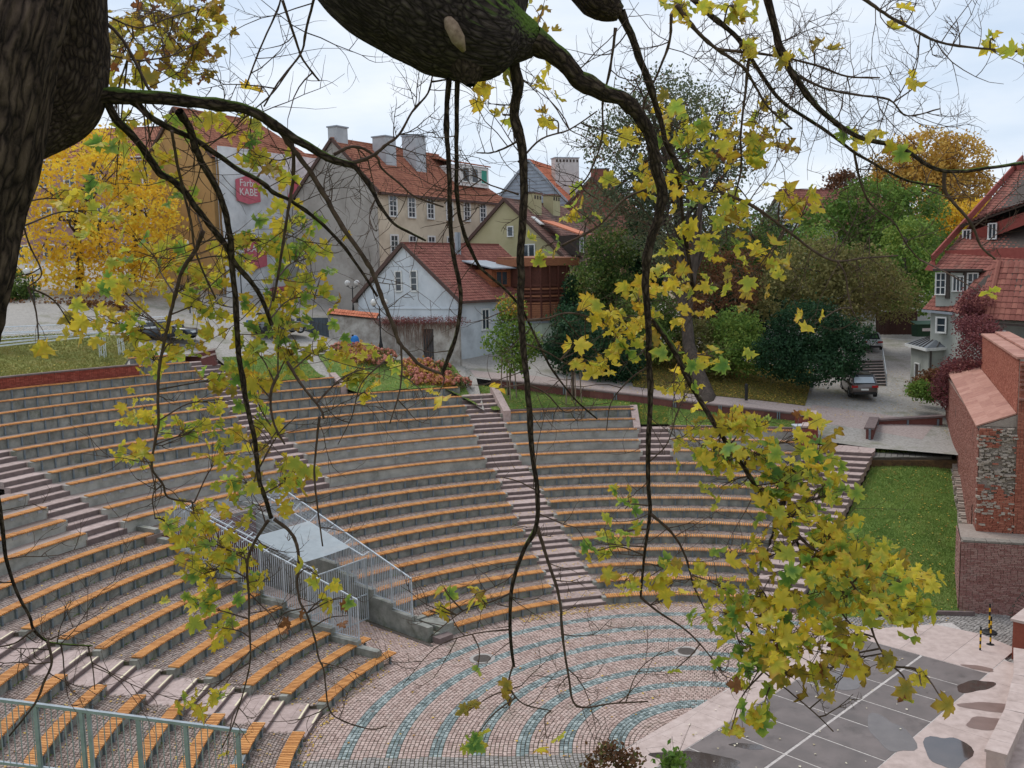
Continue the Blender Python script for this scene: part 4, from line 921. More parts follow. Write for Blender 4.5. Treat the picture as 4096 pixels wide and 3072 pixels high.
for t, s, w, d, hh in ((5.6, 3.6, 1.6, 1.6, 2.6), (10.0, 3.3, 1.7, 1.6, 3.4), (12.2, 5.3, 2.2, .9, 1.9), (-.4 + 1.2, 5.2, 1.5, 1.1, 1.6)):
    c = rs(t, s); chimney(hb, c, w, d, c.z - 2.6, c.z + hh - .6, mat('chimney_render', [h('9a9c9e'), h('b2b4b6')], .9, 1), fa)
c = rs(17.2, 2.2); dm = MB().box(c + ZZ * .35, (5.4, 2.6, 2.2), ax=(f, g, ZZ)).build('dormer', M_white, hb); MB().poly([c + f * -2.9 - g * 1.5 + ZZ * 1.46, c + f * 2.9 - g * 1.5 + ZZ * 1.46, c + f * 2.9 + g * 2.4 + ZZ * 2.3, c - f * 2.9 + g * 2.4 + ZZ * 2.3], (0, 0, .14)).build('dormer_roof', M_rt, dm)
for t, m in ((-1.7, M_glass), (0, M_glass), (1.75, mat('green_shutter', [h('2f7d6b'), h('3a8f7b')], .6, 4))): window(hb, c + f * t - g * 1.32 + ZZ * .4, f, 1.15, 1.4, nf, (1, 1), .12, glass=m)
# --- ochre house with scaffold sheet
P = U(845, 615, 88); hz = gable_house('ochre house with blank side wall and red tiled hipped roof', P, (.53, .85), (-.85, .53), 15.5, 9.2, 10.5, P.z, P.z + 4.6, M_ochre, M_rt, hip=5.5, name='ochre_house'); ho, A, B, C_, D, f, g, a0, a1 = hz
M_sheet = mat('scaffold_sheet', [h('a9abad'), h('c3c5c7'), h('d3d4d5')], .8, .8, 6, bump=.4, bscale=3, trans=.15)
V, F = [], []; nx, nzz = 34, 26
for i in range(nx + 1):
    for j in range(nzz + 1):
        u, v = i / nx, j / nzz; p = A + f * (-.3 + 15.6 * u) - g * (1.25 + .09 * sin(u * 40 + v * 5) + .06 * sin(v * 31 + u * 9) + .05 * random.random()); V.append((p.x, p.y, 11.6 + (P.z - 11.0) * v))
for i in range(nx):
    for j in range(nzz): a = i * (nzz + 1) + j; F.append((a, a + 1, a + nzz + 2, a + nzz + 1))
sc = thing('scaffold_cover', 'white scaffold sheeting with red logos hung over the ochre house', 'scaffold', A + f * 7 - g * 1.2 + ZZ * 11)
me = np_mesh('sheet', np.array(V) - np.array(wloc(sc)), F, smooth=True); link('sheet', me, M_sheet, sc)
M_red = mat('banner_red', [h('a85460'), h('b8646e')], .8, 2)
def banner(t, z, w, hh, txt, size, shp=0):
    c = A + f * t - g * 1.44 + ZZ * z
    pts = [(-.5, -.5), (.0, -.62), (.5, -.5), (.5, .35), (.12, .55), (-.5, .3)] if shp == 0 else [(-.5, -.5), (.5, -.5), (.5, .2), (-.1, .55)] if shp == 1 else [(-.5, -.1), (.5, -.5), (.5, .5), (-.2, .45)]
    r = MB().poly([c + f * x * w + ZZ * y * hh for x, y in pts], -g * .02).build('red_panel', M_red, sc)
    for s, dz in txt:
        m = text_mesh(s, size); m.materials.append(M_white); o = link('lettering', m, None, r); o.location = c + ZZ * dz - g * .04 - wloc(sc)
        o.rotation_euler = Matrix((f.to_tuple(), ZZ.to_tuple(), (-g).to_tuple())).transposed().to_euler()
banner(2.9, U(960, 755, 90).z, 3.0, 2.4, (('Farby', .45), ('KABE', -.4)), .95)
banner(9.2, U(1110, 750, 92).z, 2.6, 2.0, (), 1, 1); banner(12.6, U(1190, 770, 95).z, 2.2, 2.6, (('KABE', 0),), .7, 2)
banner(3.4, U(960, 1010, 90).z, 2.8, 2.6, (('KABE', .3),), .9, 0); banner(11.9, U(1190, 950, 95).z, 2.4, 2.0, (), .6, 1); banner(13.4, U(1200, 1150, 96).z, 2.6, 3.0, (), .6, 2); banner(6.0, U(1030, 1180, 91).z, 3.6, 1.6, (('Farby KABE', 0),), .6, 2)
for t in (-.4, 3.5, 7.4, 11.3, 15.4): MB().tube([A + f * t - g * 1.05 + ZZ * 10.6, A + f * t - g * 1.05 + ZZ * (P.z + .4)], .03, 5).build('pole', M_zinc, sc)
for z in (13, 15, 17, 19, 21): MB().bar(A + f * 15.4 - g * 1.0 + ZZ * z, A + f * 15.4 + g * .4 + ZZ * z, .05).build('deck_bar', M_red, sc)
ac = thing('air_conditioner', 'white air conditioning unit on the ochre wall', 'air conditioner', A + g * 2.2 - f * .4 + ZZ * U(775, 1112, 87).z); cc = wloc(ac); MB().box(cc, (.95, .4, .75), ax=(g, f, ZZ)).build('case', M_white, ac); q = MB(); q.lathe((0, 0, 0), [(.26, 0), (.26, .02)], 14); q.v = [tuple(cc + g * x + ZZ * y - f * (.2 + z)) for x, y, z in q.v]; q.build('fan_grille', M_dark, ac)
# red roof between the two and pink building far left
P2 = U(1262, 730, 100); gable_house('narrow house with red roof wedged behind the scaffolding', P2, (.53, .85), (-.85, .53), 8, 7, 11, P2.z - 1, P2.z + 3.4, M_plg, M_rt, name='narrow_house')
P2 = U(640, 620, 112); hq, A, B, C_, D, f, g, a0, a1 = gable_house('dusky pink house half hidden behind the yellow maple', P2, (.85, -.1), (-.1, .99), -38, 10, 10, P2.z, P2.z + 4, M_pinkr, M_rt, name='pink_house')
for i in range(11):
    for z in (U(400, 700, 112).z, U(400, 860, 112).z, U(400, 1010, 112).z): window(hq, A - Vector((.993, -.117, 0)) * (1.6 + i * 3.3) * -1 * -1 + ZZ * z - Vector((0, .08, 0)) + Vector((0, -.02, 0)), (.993, -.117, 0), 1.3, 2.1, (-.117, -.993, 0), (2, 3), .14)
MB().bar(A + ZZ * (P2.z - .3) - Vector((0, .2, 0)), B + ZZ * (P2.z - .3) - Vector((0, .2, 0)), .3, .5).build('cornice', M_white, hq)
# --- white cottage
P = U(1615, 975, 76); rd = Vector((.6, .8, 0)); gd = Vector((.8, -.6, 0)); zg = 8.6; ze = 13.7; zr = P.z
corner = Vector((P.x, P.y, 0)) + gd * 5.5
hw, A, B, C_, D, f, g, a0, a1 = gable_house('small white cottage with dark red tiled roof and wooden dormer', corner, (.6, .8), (-.8, .6), 12.5, 11, zg, ze, zr, M_wht, M_rt3, name='cottage', over=.45)
for s in (1.05, -.75): window(hw, Vector((P.x, P.y, U(1610, 1125, 76).z)) + gd * (-.0 + s * .95) - f * .02, gd, .62, 1.55, -f, (1, 3), .1)
window(hw, A + f * 3.4 + ZZ * U(1895, 1282, 74).z - g * .02, f, .85, 1.55, -g, (2, 2), .13)
MB().box(D + g * -5.5 - f * .04 + ZZ * (zg + 4.2), (11, .08, .1), ax=(g, f, ZZ)).build('string_course', M_wht, hw)
c = A + f * 6.6 + g * 2.0 + ZZ * (ze + 1.35); M_wd = mat('brown_wood', [h('6a3d28'), h('824d33'), h('945d40')], .7, 5, 6, stretch=(1, 1, 6))
dm = MB().box(c, (2.6, 2.6, 1.5), ax=(f, g, ZZ)).build('dormer', M_wd, hw); MB().poly([c - f * 1.7 - g * 1.7 + ZZ * .78, c + f * 1.7 - g * 1.7 + ZZ * .78, c + f * 1.7 + g * 2.2 + ZZ * 1.6, c - f * 1.7 + g * 2.2 + ZZ * 1.6], (0, 0, .1)).build('dormer_roof', M_zinc, dm)
window(hw, c - g * 1.33, f, 1.5, 1.1, -g, (2, 1), .08, m=M_wd)
c = A + f * 5.3 + g * 4.4 + ZZ * (ze + 3.4); q = MB()
for s in (0, .35): q.tube([c + f * s + ZZ * -.4, c + f * s + ZZ * 1.9], .14, 8)
q.build('flue_pipe', M_zinc, hw)
# --- olive gabled house with timber balcony
P = U(2020, 797, 90); gd = Vector((.9, -.43, 0)).normalized(); zo = 8.4; ze = U(2262, 1036, 88).z; corner = Vector((P.x, P.y, 0)) + gd * 6.4
hl, A, B, C_, D, f, g, a0, a1 = gable_house('olive yellow gabled house with brown tiled roof', corner, (.43, .9), (-.9, .43), 15, 12.8, zo, ze - .2, P.z, M_olive, M_rt2, name='gabled_house')
for u, v, w, hh in ((2026, 925, .5, .85), (2100, 1005, .55, 1.15), (2130, 1004, .55, 1.15)):
    p = U(u, v, 89); s = (Vector((p.x, p.y, 0)) - A).dot(g); window(hl, A + g * s + ZZ * p.z - f * .02, g, w, hh, -f, (1, 1), .1)
rsl = lambda t, s: A + f * t + g * s + ZZ * (ze + s * (P.z - ze) / 6.4)
for t, s in ((4.2, 5.4), (9.5, 5.6)): c = rsl(t, s); chimney(hl, c, 1.9, 1.1, c.z - 1, c.z + 1.6, M_olive, atan2(f.y, f.x), cap=M_rt2, slots=3)
c = rsl(3.0, 1.2); dm = MB().box(c + ZZ * .2, (2.6, 2.6, 1.9), ax=(f, g, ZZ)).build('dormer', M_dark, hl); window(hl, c - g * 1.33 + ZZ * .25, f, .8, 1.3, -g, (2, 2), .1); MB().poly([c - f * 1.6 - g * 1.7 + ZZ * 1.16, c + f * 1.6 - g * 1.7 + ZZ * 1.16, c + f * 1.6 + g * 2.2 + ZZ * 2.6, c - f * 1.6 + g * 2.2 + ZZ * 2.6], (0, 0, .12)).build('dormer_roof', M_rt4, dm)
c = rsl(2.2, 4.0); MB().box(c + ZZ * .12, (.9, 1.3, .1), ax=(f, (g + ZZ * .8).normalized(), f.cross((g + ZZ * .8).normalized()))).build('skylight', M_white, hl)
window(hl, A + f * 2.6 + ZZ * U(2370, 1175, 84).z - g * .02, f, 1.1, 1.1, -g, (2, 1), .12)
# timber balcony
M_wd2 = mat('varnished_cedar', [h('6e4630'), h('85553b'), h('966448')], .65, 5, 6, stretch=(1, 1, 6)); M_wdd = mat('dark_cedar', [h('4a2a22'), h('5c3529')], .7, 5, 6)
bc = Vector((U(2165, 1200, 78).x, 78, 0)); zt, zm, zb = U(2165, 1062, 78).z, U(2165, 1222, 78).z, U(2165, 1284, 78).z
bl = thing('timber_balcony', 'dark timber balcony with slatted rails on the olive house', 'balcony', (bc.x, bc.y, zb)); d1 = Vector((-.86, .51, 0)); d2 = Vector((.9, .43, 0)).normalized()
for d, ln in ((d1, 3.9), (d2, 3.3)):
    n = 4
    for i in range(n + 1): MB().box(bc + d * ln * i / n + ZZ * (zt + zb) / 2, (.12, .12, zt - zb), ax=(d, d.cross(ZZ), ZZ)).build('post', M_wdd, bl)
    for j in range(7): z = zb + .12 + j * .19; MB().bar(bc + d * .05 + ZZ * z, bc + d * ln + ZZ * z, .04, .17).build('board', M_wd2, bl)
    for j in range(6): z = zm + .18 + j * .3; MB().bar(bc + d * .05 + ZZ * z, bc + d * ln + ZZ * z, .035, .14).build('slat', M_wdd if j % 2 else M_wd2, bl)
    MB().bar(bc - d * .2 + ZZ * (zt + .28), bc + d * (ln + .4) + ZZ * (zt + .28), .1, .62).build('fascia', M_wd2, bl)
MB().poly([bc + ZZ * (zt + .56), bc + d2 * 3.6 + ZZ * (zt + .56), bc + d2 * 3.6 + d1 * 4 + ZZ * (zt + .8), bc + d1 * 4.2 + ZZ * (zt + .7)], (0, 0, .08)).build('roof', M_wd2, bl)
q = [bc + d1 * 3.8, bc + d1 * .3 + d2 * .3, bc + d2 * 3.2, bc + d2 * 3.2 + d1 * 3.8]; MB().poly([(p.x, p.y, zb - .2) for p in q], (0, 0, .2)).build('floor', M_zinc, bl)
MB().poly([(lerp(p, bc + d1 * 1.9 + d2 * 1.6, .12).x, lerp(p, bc + d1 * 1.9 + d2 * 1.6, .12).y, zb) for p in q], (0, 0, zt - zb)).build('back_wall', M_wdd, bl)
an = [bc + d1 * 3.9, bc + d1 * .5 + d2 * .5, bc + d2 * 3.4, bc + d2 * 7 + d1 * 6, bc + d1 * 8 + d2 * 3]; tag(MB().poly([(p.x, p.y, zo - 1.5) for p in an], (0, 0, zb - .2 - zo + 1.5)).build('annex', mat('pale_green_render', [h('98a08f'), h('abb2a2')], .95, .5, 7)), 'pale green rendered annex below the timber balcony', 'annex')
# --- houses further back
P = U(2115, 640, 125); gd = Vector((.93, -.35, 0)).normalized(); corner = Vector((P.x, P.y, 0)) + gd * 6.2; M_sid = mat('grey_siding', [h('878f98'), h('99a1aa')], .7, 2)
hs, A, B, C_, D, f, g, a0, a1 = gable_house('grey clad gable house with orange tiled roof', corner, (.35, .93), (-.93, .35), 14, 12.4, 9, P.z - 6.6, P.z, M_sid, M_rt4, name='clad_house', boards=M_zinc)
for j in range(14): z = P.z - 6.4 + j * .46; w = 12.2 * (1 - j * .46 / 6.6); MB().box(a0 + ZZ * z - f * .06, (max(.3, w), .06, .05), ax=(g, f, ZZ)).build('siding_board', M_zinc, hs)
c = A + f * 4.5 + g * 2.6 + ZZ * (P.z - 3.6); chimney(hs, c, 3.4, 1.5, c.z - 2, c.z + 4.0, mat('chimney_render2', [h('a7a5a2'), h('bcbab7')], .9, 1), atan2(f.y, f.x) - .9, slots=7)
P = U(2110, 815, 112); corner = Vector((P.x, P.y, 0)) + gd * 2.2; gable_house('small brick gable between the olive and grey houses', corner, (.35, .93), (-.93, .35), 6, 4.4, 9, P.z - 2.4, P.z, M_bold, M_rt2, name='brick_gable')
P = U(2415, 720, 118); corner = Vector((P.x, P.y, 0)) + gd * 3; hr2 = gable_house('red brick house glimpsed through the thin tree', corner, (.35, .93), (-.93, .35), 9, 9, 9, P.z - 4, P.z + .4, M_bold, M_rt, name='brick_house')[0]
chimney(hr2, U(2400, 730, 119), 2.2, 1.2, P.z - 4, P.z + 1.4, M_bold)
P = U(3215, 890, 112); hy = gable_house('white house with red roof and skylight beyond the bushes', (P.x, P.y), (.9, .3), (-.3, .9), 14, 9, 7, P.z, P.z + 4.2, M_wht, M_rt3, name='far_house')[0]
MB().box(P + Vector((6.5, 2.6, 2.0)), (.9, .7, .9), ax=(Vector((.95, .3, 0)), Vector((-.2, .7, .68)), Vector((.2, -.65, .73)))).build('skylight', M_zinc, hy)
P = U(2700, 1080, 104); gable_house('low house with brown tiled roof behind the central trees', (P.x, P.y), (.95, .2), (-.2, .95), 14, 9, 7, P.z - .5, P.z + 4, M_plb, M_rt2, name='low_house')
# --- house on the right with mansard roof
hr = thing('mansard_house', 'house with steep red tiled mansard roof and dormers above the town wall', 'house', (36, 66, 6)); M_hw = mat('greygreen_render', [h('7f817a'), h('94968f'), h('a1a39c')], .95, .5, 7)
M_rp = mat('red_panel', [h('7a3c36'), h('8a4a42')], .8, 4)
def quadv(*p): return [U(*q) for q in p]
tiles('roof_tiles', *quadv((3730, 1078, 67), (4170, 1090, 60)), U(4560, 650, 70), U(4095, 640, 78), .36, .42, M_rt3, hr)
tiles('roof_tiles', *quadv((3948, 1275, 60), (4230, 1290, 56), (4260, 1050, 58.4), (3998, 1046, 62)), .36, .42, M_rt3, hr)
tiles('roof_tiles', *quadv((3800, 1245, 64), (3948, 1275, 60), (3998, 1046, 62), (3935, 1075, 64.5)), .36, .42, M_rt3, hr)
tiles('roof_tiles', *quadv((3690, 1238, 68), (3812, 1248, 65.5), (3806, 1180, 66.5), (3742, 1178, 68.5)), .34, .4, M_rt3, hr)
for a, b in (((3945, 1278, 59.9), (3998, 1044, 61.9)),): MB().tube([U(*a), U(*b)], .16, 6).build('hip_cap', M_rt3, hr)
MB().bar(U(3728, 1035, 67.2), U(4092, 632, 78), .12, .5).build('verge_board', M_rp, hr)
MB().bar(U(3735, 1080, 66.8), U(3930, 1080, 63.5), .2, .16).build('gutter', M_dark, hr); MB().bar(U(3945, 1292, 59.8), U(4230, 1310, 55.8), .25, .16).build('gutter', M_dark, hr); MB().bar(U(3690, 1243, 67.9), U(3815, 1255, 65.4), .2, .16).build('gutter', M_zinc, hr)
MB().bar(U(3935, 1075, 64.3), U(4260, 1042, 58.3), .4, .2).build('flat_band', M_dark, hr)
ow = quadv((3742, 1090, 67.0), (3915, 1092, 64), (3915, 1225, 64), (3742, 1225, 67.0)); back = Vector((1.6, 2.6, 0)); MB().poly(ow, back).build('oriel_wall', M_hw, hr)
q = quadv((3742, 1085, 66.95), (3775, 1085, 66.4), (3775, 1190, 66.4), (3742, 1190, 66.95)); rt = (U(3915, 1092, 64) - U(3742, 1090, 67)); rt.z = 0; rt.normalize(); nn = Vector((rt.y, -rt.x, 0)); nn = nn if nn.y < 0 else -nn
for u, w, hh, gr in ((3765, .75, 1.5, (2, 3)), (3835, .8, 1.0, (3, 1)), (3893, .75, 1.75, (2, 3))):
    Y = 67.0 + (64 - 67.0) * (u - 3742) / 173; window(hr, U(u, 1135 if hh < 1.7 else 1145, Y) + nn * .04, rt, w, hh, nn, gr, .06)
for u in (3793, 3862): Y = 67.0 + (64 - 67.0) * (u - 3742) / 173; p = U(u, 1140, Y); MB().box(p + nn * .05, (.35, .08, 1.9), ax=(rt, nn, ZZ)).build('timber_strip', M_dark, hr)
MB().poly(quadv((3740, 1030, 67.4), (3745, 1085, 67.1), (3700, 1080, 69), (3735, 1030, 70)), (0, .1, 0)).build('red_cheek', M_rp, hr)
# upper shed dormer
MB().poly(quadv((3855, 935, 69.5), (4150, 830, 64), (4150, 880, 64), (3870, 985, 69.5)), Vector((1.2, 3, 0))).build('dormer_wall', M_rp, hr)
tiles('roof_tiles', *quadv((3840, 905, 69.4), (4170, 790, 63.5)), U(4300, 740, 70), U(3965, 838, 75), .36, .42, M_rt3, hr)
rt2 = (U(4150, 850, 64) - U(3860, 955, 69.5)); rt2.z = 0; rt2.normalize(); n2 = Vector((rt2.y, -rt2.x, 0)); n2 = n2 if n2.y < 0 else -n2
for u, v in ((3872, 950), (3975, 925)): Y = 69.4 - 5.5 * (u - 3860) / 290; window(hr, U(u, v, Y) + n2 * .12, rt2, .62, 1.05, n2, (2, 1), .06)
chimney(hr, U(4085, 690, 77), 1.2, 1.0, U(4085, 690, 77).z - 1, U(4085, 655, 77).z, M_rp)
# lower walls
MB().poly([(p.x, p.y, 5.5) for p in quadv((3722, 1300, 67.6), (3812, 1300, 65.6), (3960, 1300, 60.8), (4230, 1300, 57))] + [(40, 66, 5.5), (38, 74, 5.5)], (0, 0, U(3760, 1250, 66).z - 5.5)).build('wall', M_hw, hr)
MB().poly([(p.x, p.y, 9) for p in quadv((3780, 1000, 68.4), (3990, 1000, 64.5), (4230, 1000, 60.5))] + [(44, 68, 9), (40, 78, 9)], (0, 0, U(3860, 1000, 68).z - 9)).build('upper_wall', M_rp, hr)
window(hr, U(3768, 1300, 66.5) + Vector((-.1, -.1, 0)), rt, .7, 1.0, nn, (1, 2), .1); tag(MB().box(U(4015, 1330, 59.2), (.25, .2, .3)).build('wall_lamp', M_white), 'small white wall lamp under the right house eaves', 'lamp')
# garage shed
gb_ = [G(3630, 1540, 6.2), G(3700, 1560, 6.0)]; sh = thing('shed', 'small grey shed with dark metal hipped roof beside the town wall', 'shed', (30.2, 68, 6))
c0 = Vector((U(3640, 1540, 70).x, 70, 0)); c1 = Vector((U(3712, 1540, 66).x, 66, 0)); c2 = c1 + Vector((4.6, 1.6, 0)); c3 = c0 + Vector((4.6, 1.6, 0)); zt = U(3712, 1390, 66).z
MB().poly([(p.x, p.y, 5.4) for p in (c0, c1, c2, c3)], (0, 0, zt - 5.4)).build('wall', M_hw, sh)
ctr = (c0 + c1 + c2 + c3) / 4; ov = [ctr + (p - ctr) * 1.16 for p in (c0, c1, c2, c3)]
q = MB(); top = [lerp(ctr, c0, .2), lerp(ctr, c3, .25)]; q.add([(p.x, p.y, zt - .02) for p in ov] + [(ctr.x, ctr.y, zt + 1.0)], [(0, 1, 4), (1, 2, 4), (2, 3, 4), (3, 0, 4), (3, 2, 1, 0)]); q.build('roof', mat('dark_metal_roof', [h('474b50'), h('5d6166')], .5, 2, spec=.4), sh)
for a, b in zip(ov, ov[1:] + ov[:1]):
    MB().bar((a.x, a.y, zt - .12), (b.x, b.y, zt - .12), .1, .2).build('fascia', M_white, sh)
    for i in range(1, 6): p = lerp(a, b, i / 6); MB().bar((p.x, p.y, zt + .02), (lerp(p, ctr, .94).x, lerp(p, ctr, .94).y, zt + .98), .04, .05).build('seam', M_dark, sh)
d = (c1 - c0).normalized(); nd = Vector((d.y, -d.x, 0)); nd = nd if nd.x < 0 else -nd; window(sh, lerp(c0, c1, .42) + ZZ * 7.1 + nd * .03, d, .9, 2.0, nd, (1, 1), .08, m=M_white, nm='door', glass=M_dark); MB().tube([(c1.x + .1, c1.y - .1, 5.5), (c1.x + .1, c1.y - .1, zt)], .06, 6).build('drainpipe', M_dark, sh)
# ================================================================== TREES AND SHRUBS OF THE BACKGROUND
def leafmat(name, cols, trans=.3, rough=.7): return mat(name, cols, rough, .35, 4, var=.55, trans=trans, spec=.2)
ML_yel = leafmat('leaves_yellow', [h('b58f28'), h('d4ab34'), h('e6c044'), h('ecd05e')], .4)
ML_grn = leafmat('leaves_green', [h('2d3f20'), h('43572b'), h('5d7035'), h('7a8340')])
ML_dgr = leafmat('leaves_dark_green', [h('14251b'), h('213a26'), h('2f4b2e'), h('44603a')], .2)
ML_olv = leafmat('leaves_olive', [h('4a4a2c'), h('63623a'), h('7c7646'), h('8c7c50')])
ML_gry = leafmat('leaves_greygreen', [h('3c4636'), h('525d46'), h('6c7355'), h('83805f')])
ML_org = leafmat('leaves_orange', [h('856028'), h('a57f3c'), h('bd9a4c'), h('9c8f48')], .35)
ML_brn = leafmat('leaves_brown', [h('4b3326'), h('6b4932'), h('85603d')])
ML_red = leafmat('creeper_red', [h('4f2c30'), h('6b3d40'), h('845250'), h('7d4d3f')])
ML_mid = leafmat('leaves_mid_green', [h('3b5528'), h('557232'), h('74893e'), h('98a04c')])
M_bark = mat('bark', [h('2f2925'), h('453c35'), h('5a4e45')], .95, 6, 7, bump=.6, bscale=20, stretch=(1, 1, .25))
def leaf_cloud(blobs, n, size, clump=.9, per=14, flat=.0, shell=.55):
    """leaf faces gathered in clumps inside ellipsoids -> V,F,var"""
    w = np.array([b[1][0] * b[1][1] * b[1][2] for b in blobs]) ** .8; w /= w.sum(); nc = max(1, n // per)
    which = RNG.choice(len(blobs), nc, p=w); d = RNG.normal(size=(nc, 3)); d /= np.linalg.norm(d, axis=1)[:, None]
    rad = (RNG.random(nc) ** (1 / 3)) * (1 - shell) + shell * (.75 + .25 * RNG.random(nc)); C = np.array([blobs[i][0] for i in which]) + d * rad[:, None] * np.array([blobs[i][1] for i in which]) * RNG.uniform(.85, 1.08, (nc, 1))
    k = np.repeat(np.arange(nc), per); m = len(k); P = C[k] + RNG.normal(size=(m, 3)) * clump * .45 * np.array([1, 1, .8])
    s = size * RNG.uniform(.6, 1.3, m); a = RNG.normal(size=(m, 3)); a /= np.linalg.norm(a, axis=1)[:, None]; b = RNG.normal(size=(m, 3)); b -= a * (a * b).sum(1)[:, None]; b /= np.linalg.norm(b, axis=1)[:, None]
    V = np.empty((m, 4, 3)); V[:, 0] = P - a * (s * .55)[:, None]; V[:, 1] = P + b * (s * .34)[:, None]; V[:, 2] = P + a * (s * .55)[:, None]; V[:, 3] = P - b * (s * .34)[:, None]
    var = (RNG.random(nc)[k] * .6 + RNG.random(m) * .4) * .98
    return V.reshape(-1, 3), np.arange(m * 4).reshape(-1, 4), np.repeat(var, 4)
DENS = 1.9
def tree(name, label, base, blobs, n, size, m, trunk=None, limbs=6, clump=.9, per=14, group=None, cat='tree', extra=None, twigs=0, shell=.55):
    base = Vector(base); o = thing(name, label, cat, base, group); off = np.array(base)
    blobs = [(np.array(Vector(c)), np.array(r if hasattr(r, '__len__') else (r, r, r * .85))) for c, r in blobs]
    V, F, var = leaf_cloud(blobs, int(n * DENS), size * 1.12, clump, per, shell=shell); link('crown', np_mesh('crown', V - off, F, var), m, o)
    if extra:
        V, F, var = leaf_cloud([blobs[i] for i in extra[2]] if len(extra) > 2 else blobs, extra[1], size, clump, per, shell=shell); link('crown', np_mesh('crown', V - off, F, var), extra[0], o)
    if trunk:
        pts, r = trunk; pts = [Vector(p) for p in pts]; b = MB(); nn = len(pts); b.tube(pts, [r * (1 - .6 * i / (nn - 1)) for i in range(nn)], 9); tr = b.build('trunk', M_bark, o, smooth=True)
        rg = random.Random(int(base.x * 100)); lb = MB()
        for i in range(limbs):
            bl = blobs[i % len(blobs)]; tgt = Vector(bl[0]) + Vector([rg.uniform(-.7, .7) * q for q in bl[1]]); f = rg.uniform(.45, .95); k = f * (nn - 1); p0 = lerp(pts[int(k)], pts[min(int(k) + 1, nn - 1)], k - int(k))
            mid = lerp(p0, tgt, .5) + Vector((rg.uniform(-.4, .4), rg.uniform(-.4, .4), rg.uniform(0, .6))); lb.tube([p0, lerp(p0, mid, .55), mid, lerp(mid, tgt, .6) + Vector((0, 0, .1)), tgt], [r * .38, r * .3, r * .22, r * .12, r * .04], 5)
            for q in range(twigs):
                s = lerp(mid, tgt, rg.random()); t = s + Vector((rg.uniform(-1, 1), rg.uniform(-1, 1), rg.uniform(-.3, 1))) * 1.3; lb.tube([s, lerp(s, t, .5) + Vector((rg.uniform(-.1, .1),) * 3), t], [r * .07, r * .05, r * .02], 4)
        lb.build('limbs', M_bark, o)
    return o
def B(u, v, Y, rpx, ry=None, rz=None):
    r = rpx * Y / FPX; return (U(u, v, Y), (r, (ry or rpx) * Y / FPX, (rz or rpx * .85) * Y / FPX))
def ge(u, Y): p = U(u, 1300, Y); return Vector((p.x, Y, gz(p.x, Y)))
# left yellow maple
tb = ge(330, 84); tree('yellow_maple_tree', 'bright yellow maple in front of the dusky pink house', tb, [B(180, 730, 84, 130), B(420, 700, 85, 150), B(600, 830, 84, 130), B(250, 900, 82, 150), B(470, 960, 82, 160), B(330, 1080, 81, 150), B(160, 1060, 82, 110), B(640, 1010, 83, 120), B(560, 1110, 82, 110)], 4300, .33, ML_yel, ([tb, U(322, 1100, 84), U(310, 940, 84), U(330, 800, 84), U(380, 640, 84)], .42), 16, .8, 10, twigs=5, shell=.25)
tb = ge(540, 90); tree('yellow_maple_tree', 'slimmer yellow maple beside the ochre wall', tb, [B(520, 760, 90, 110), B(430, 600, 90, 110), B(300, 580, 90, 120), B(600, 900, 90, 90)], 1500, .33, ML_yel, ([tb, U(535, 1100, 90), U(545, 900, 90), U(500, 700, 90), U(470, 540, 90)], .36), 12, .8, 10, twigs=6, shell=.25)
tb = ge(60, 78); tree('laurel_shrub', 'green shrub at far left beneath the globe lamp', tb, [B(40, 1150, 78, 80), B(90, 1200, 78, 60), B(20, 1210, 78, 60)], 1500, .25, ML_grn, None, cat='shrub')
for i, (u, v) in enumerate(((60, 1262), (170, 1268), (270, 1262), (360, 1258), (440, 1262))): tb = ge(u, 76); tree('autumn_shrub', ['russet shrub nearest the tree trunk on the left bank', 'russet shrub under the lettered sign', 'russet shrub right of the lettered sign', 'russet shrub behind the white car roof', 'russet shrub at right end of the left bank'][i], tb, [B(u, v - 20, 76, 60, 40, 30), B(u + 30, v, 76, 50, 40, 26)], 700, .22, ML_brn, None, cat='shrub', group='russet shrubs on the left bank', extra=(ML_org, 260))
# central trees
tb = Vector((13.2, 62.6, gz(13.2, 62.6) - .6)); tree('slender_tree', 'tall thin leaved tree with thick leaning trunk behind right benches', tb, [B(2480, 560, 72, 150), B(2640, 420, 72, 170), B(2800, 480, 72, 150), B(2560, 760, 72, 150), B(2740, 700, 73, 170), B(2900, 650, 73, 120), B(2420, 820, 72, 120), B(2650, 950, 72, 140), B(2850, 880, 72, 130)], 11000, .20, ML_gry, ([tb, U(2832, 1590, 64.5), U(2795, 1500, 66), U(2755, 1380, 68), U(2735, 1150, 70), U(2715, 900, 72), U(2690, 650, 72), U(2670, 420, 72)], .62), 26, .9, 10, twigs=7, shell=.2, extra=(ML_brn, 1800))
tb = ge(2560, 82); tree('conifer_tree', 'dark conical evergreen behind the thin leaved tree', tb, [B(2560, 1150, 82, 90), B(2560, 1020, 82, 80), B(2565, 900, 82, 62), B(2570, 790, 82, 45), B(2572, 700, 82, 28)], 5200, .26, ML_dgr, ([tb, U(2562, 1000, 82), U(2572, 680, 82)], .3), 4, .6)
tb = ge(2400, 79); tree('leafy_tree', 'rounded green tree between the olive house and evergreen', tb, [B(2440, 1000, 78, 110), B(2380, 1130, 77, 100), B(2480, 1180, 77, 110), B(2420, 1280, 76, 100)], 6000, .22, ML_grn, ([tb, U(2410, 1200, 78), U(2430, 1000, 78)], .25), 8, extra=(ML_olv, 1500))
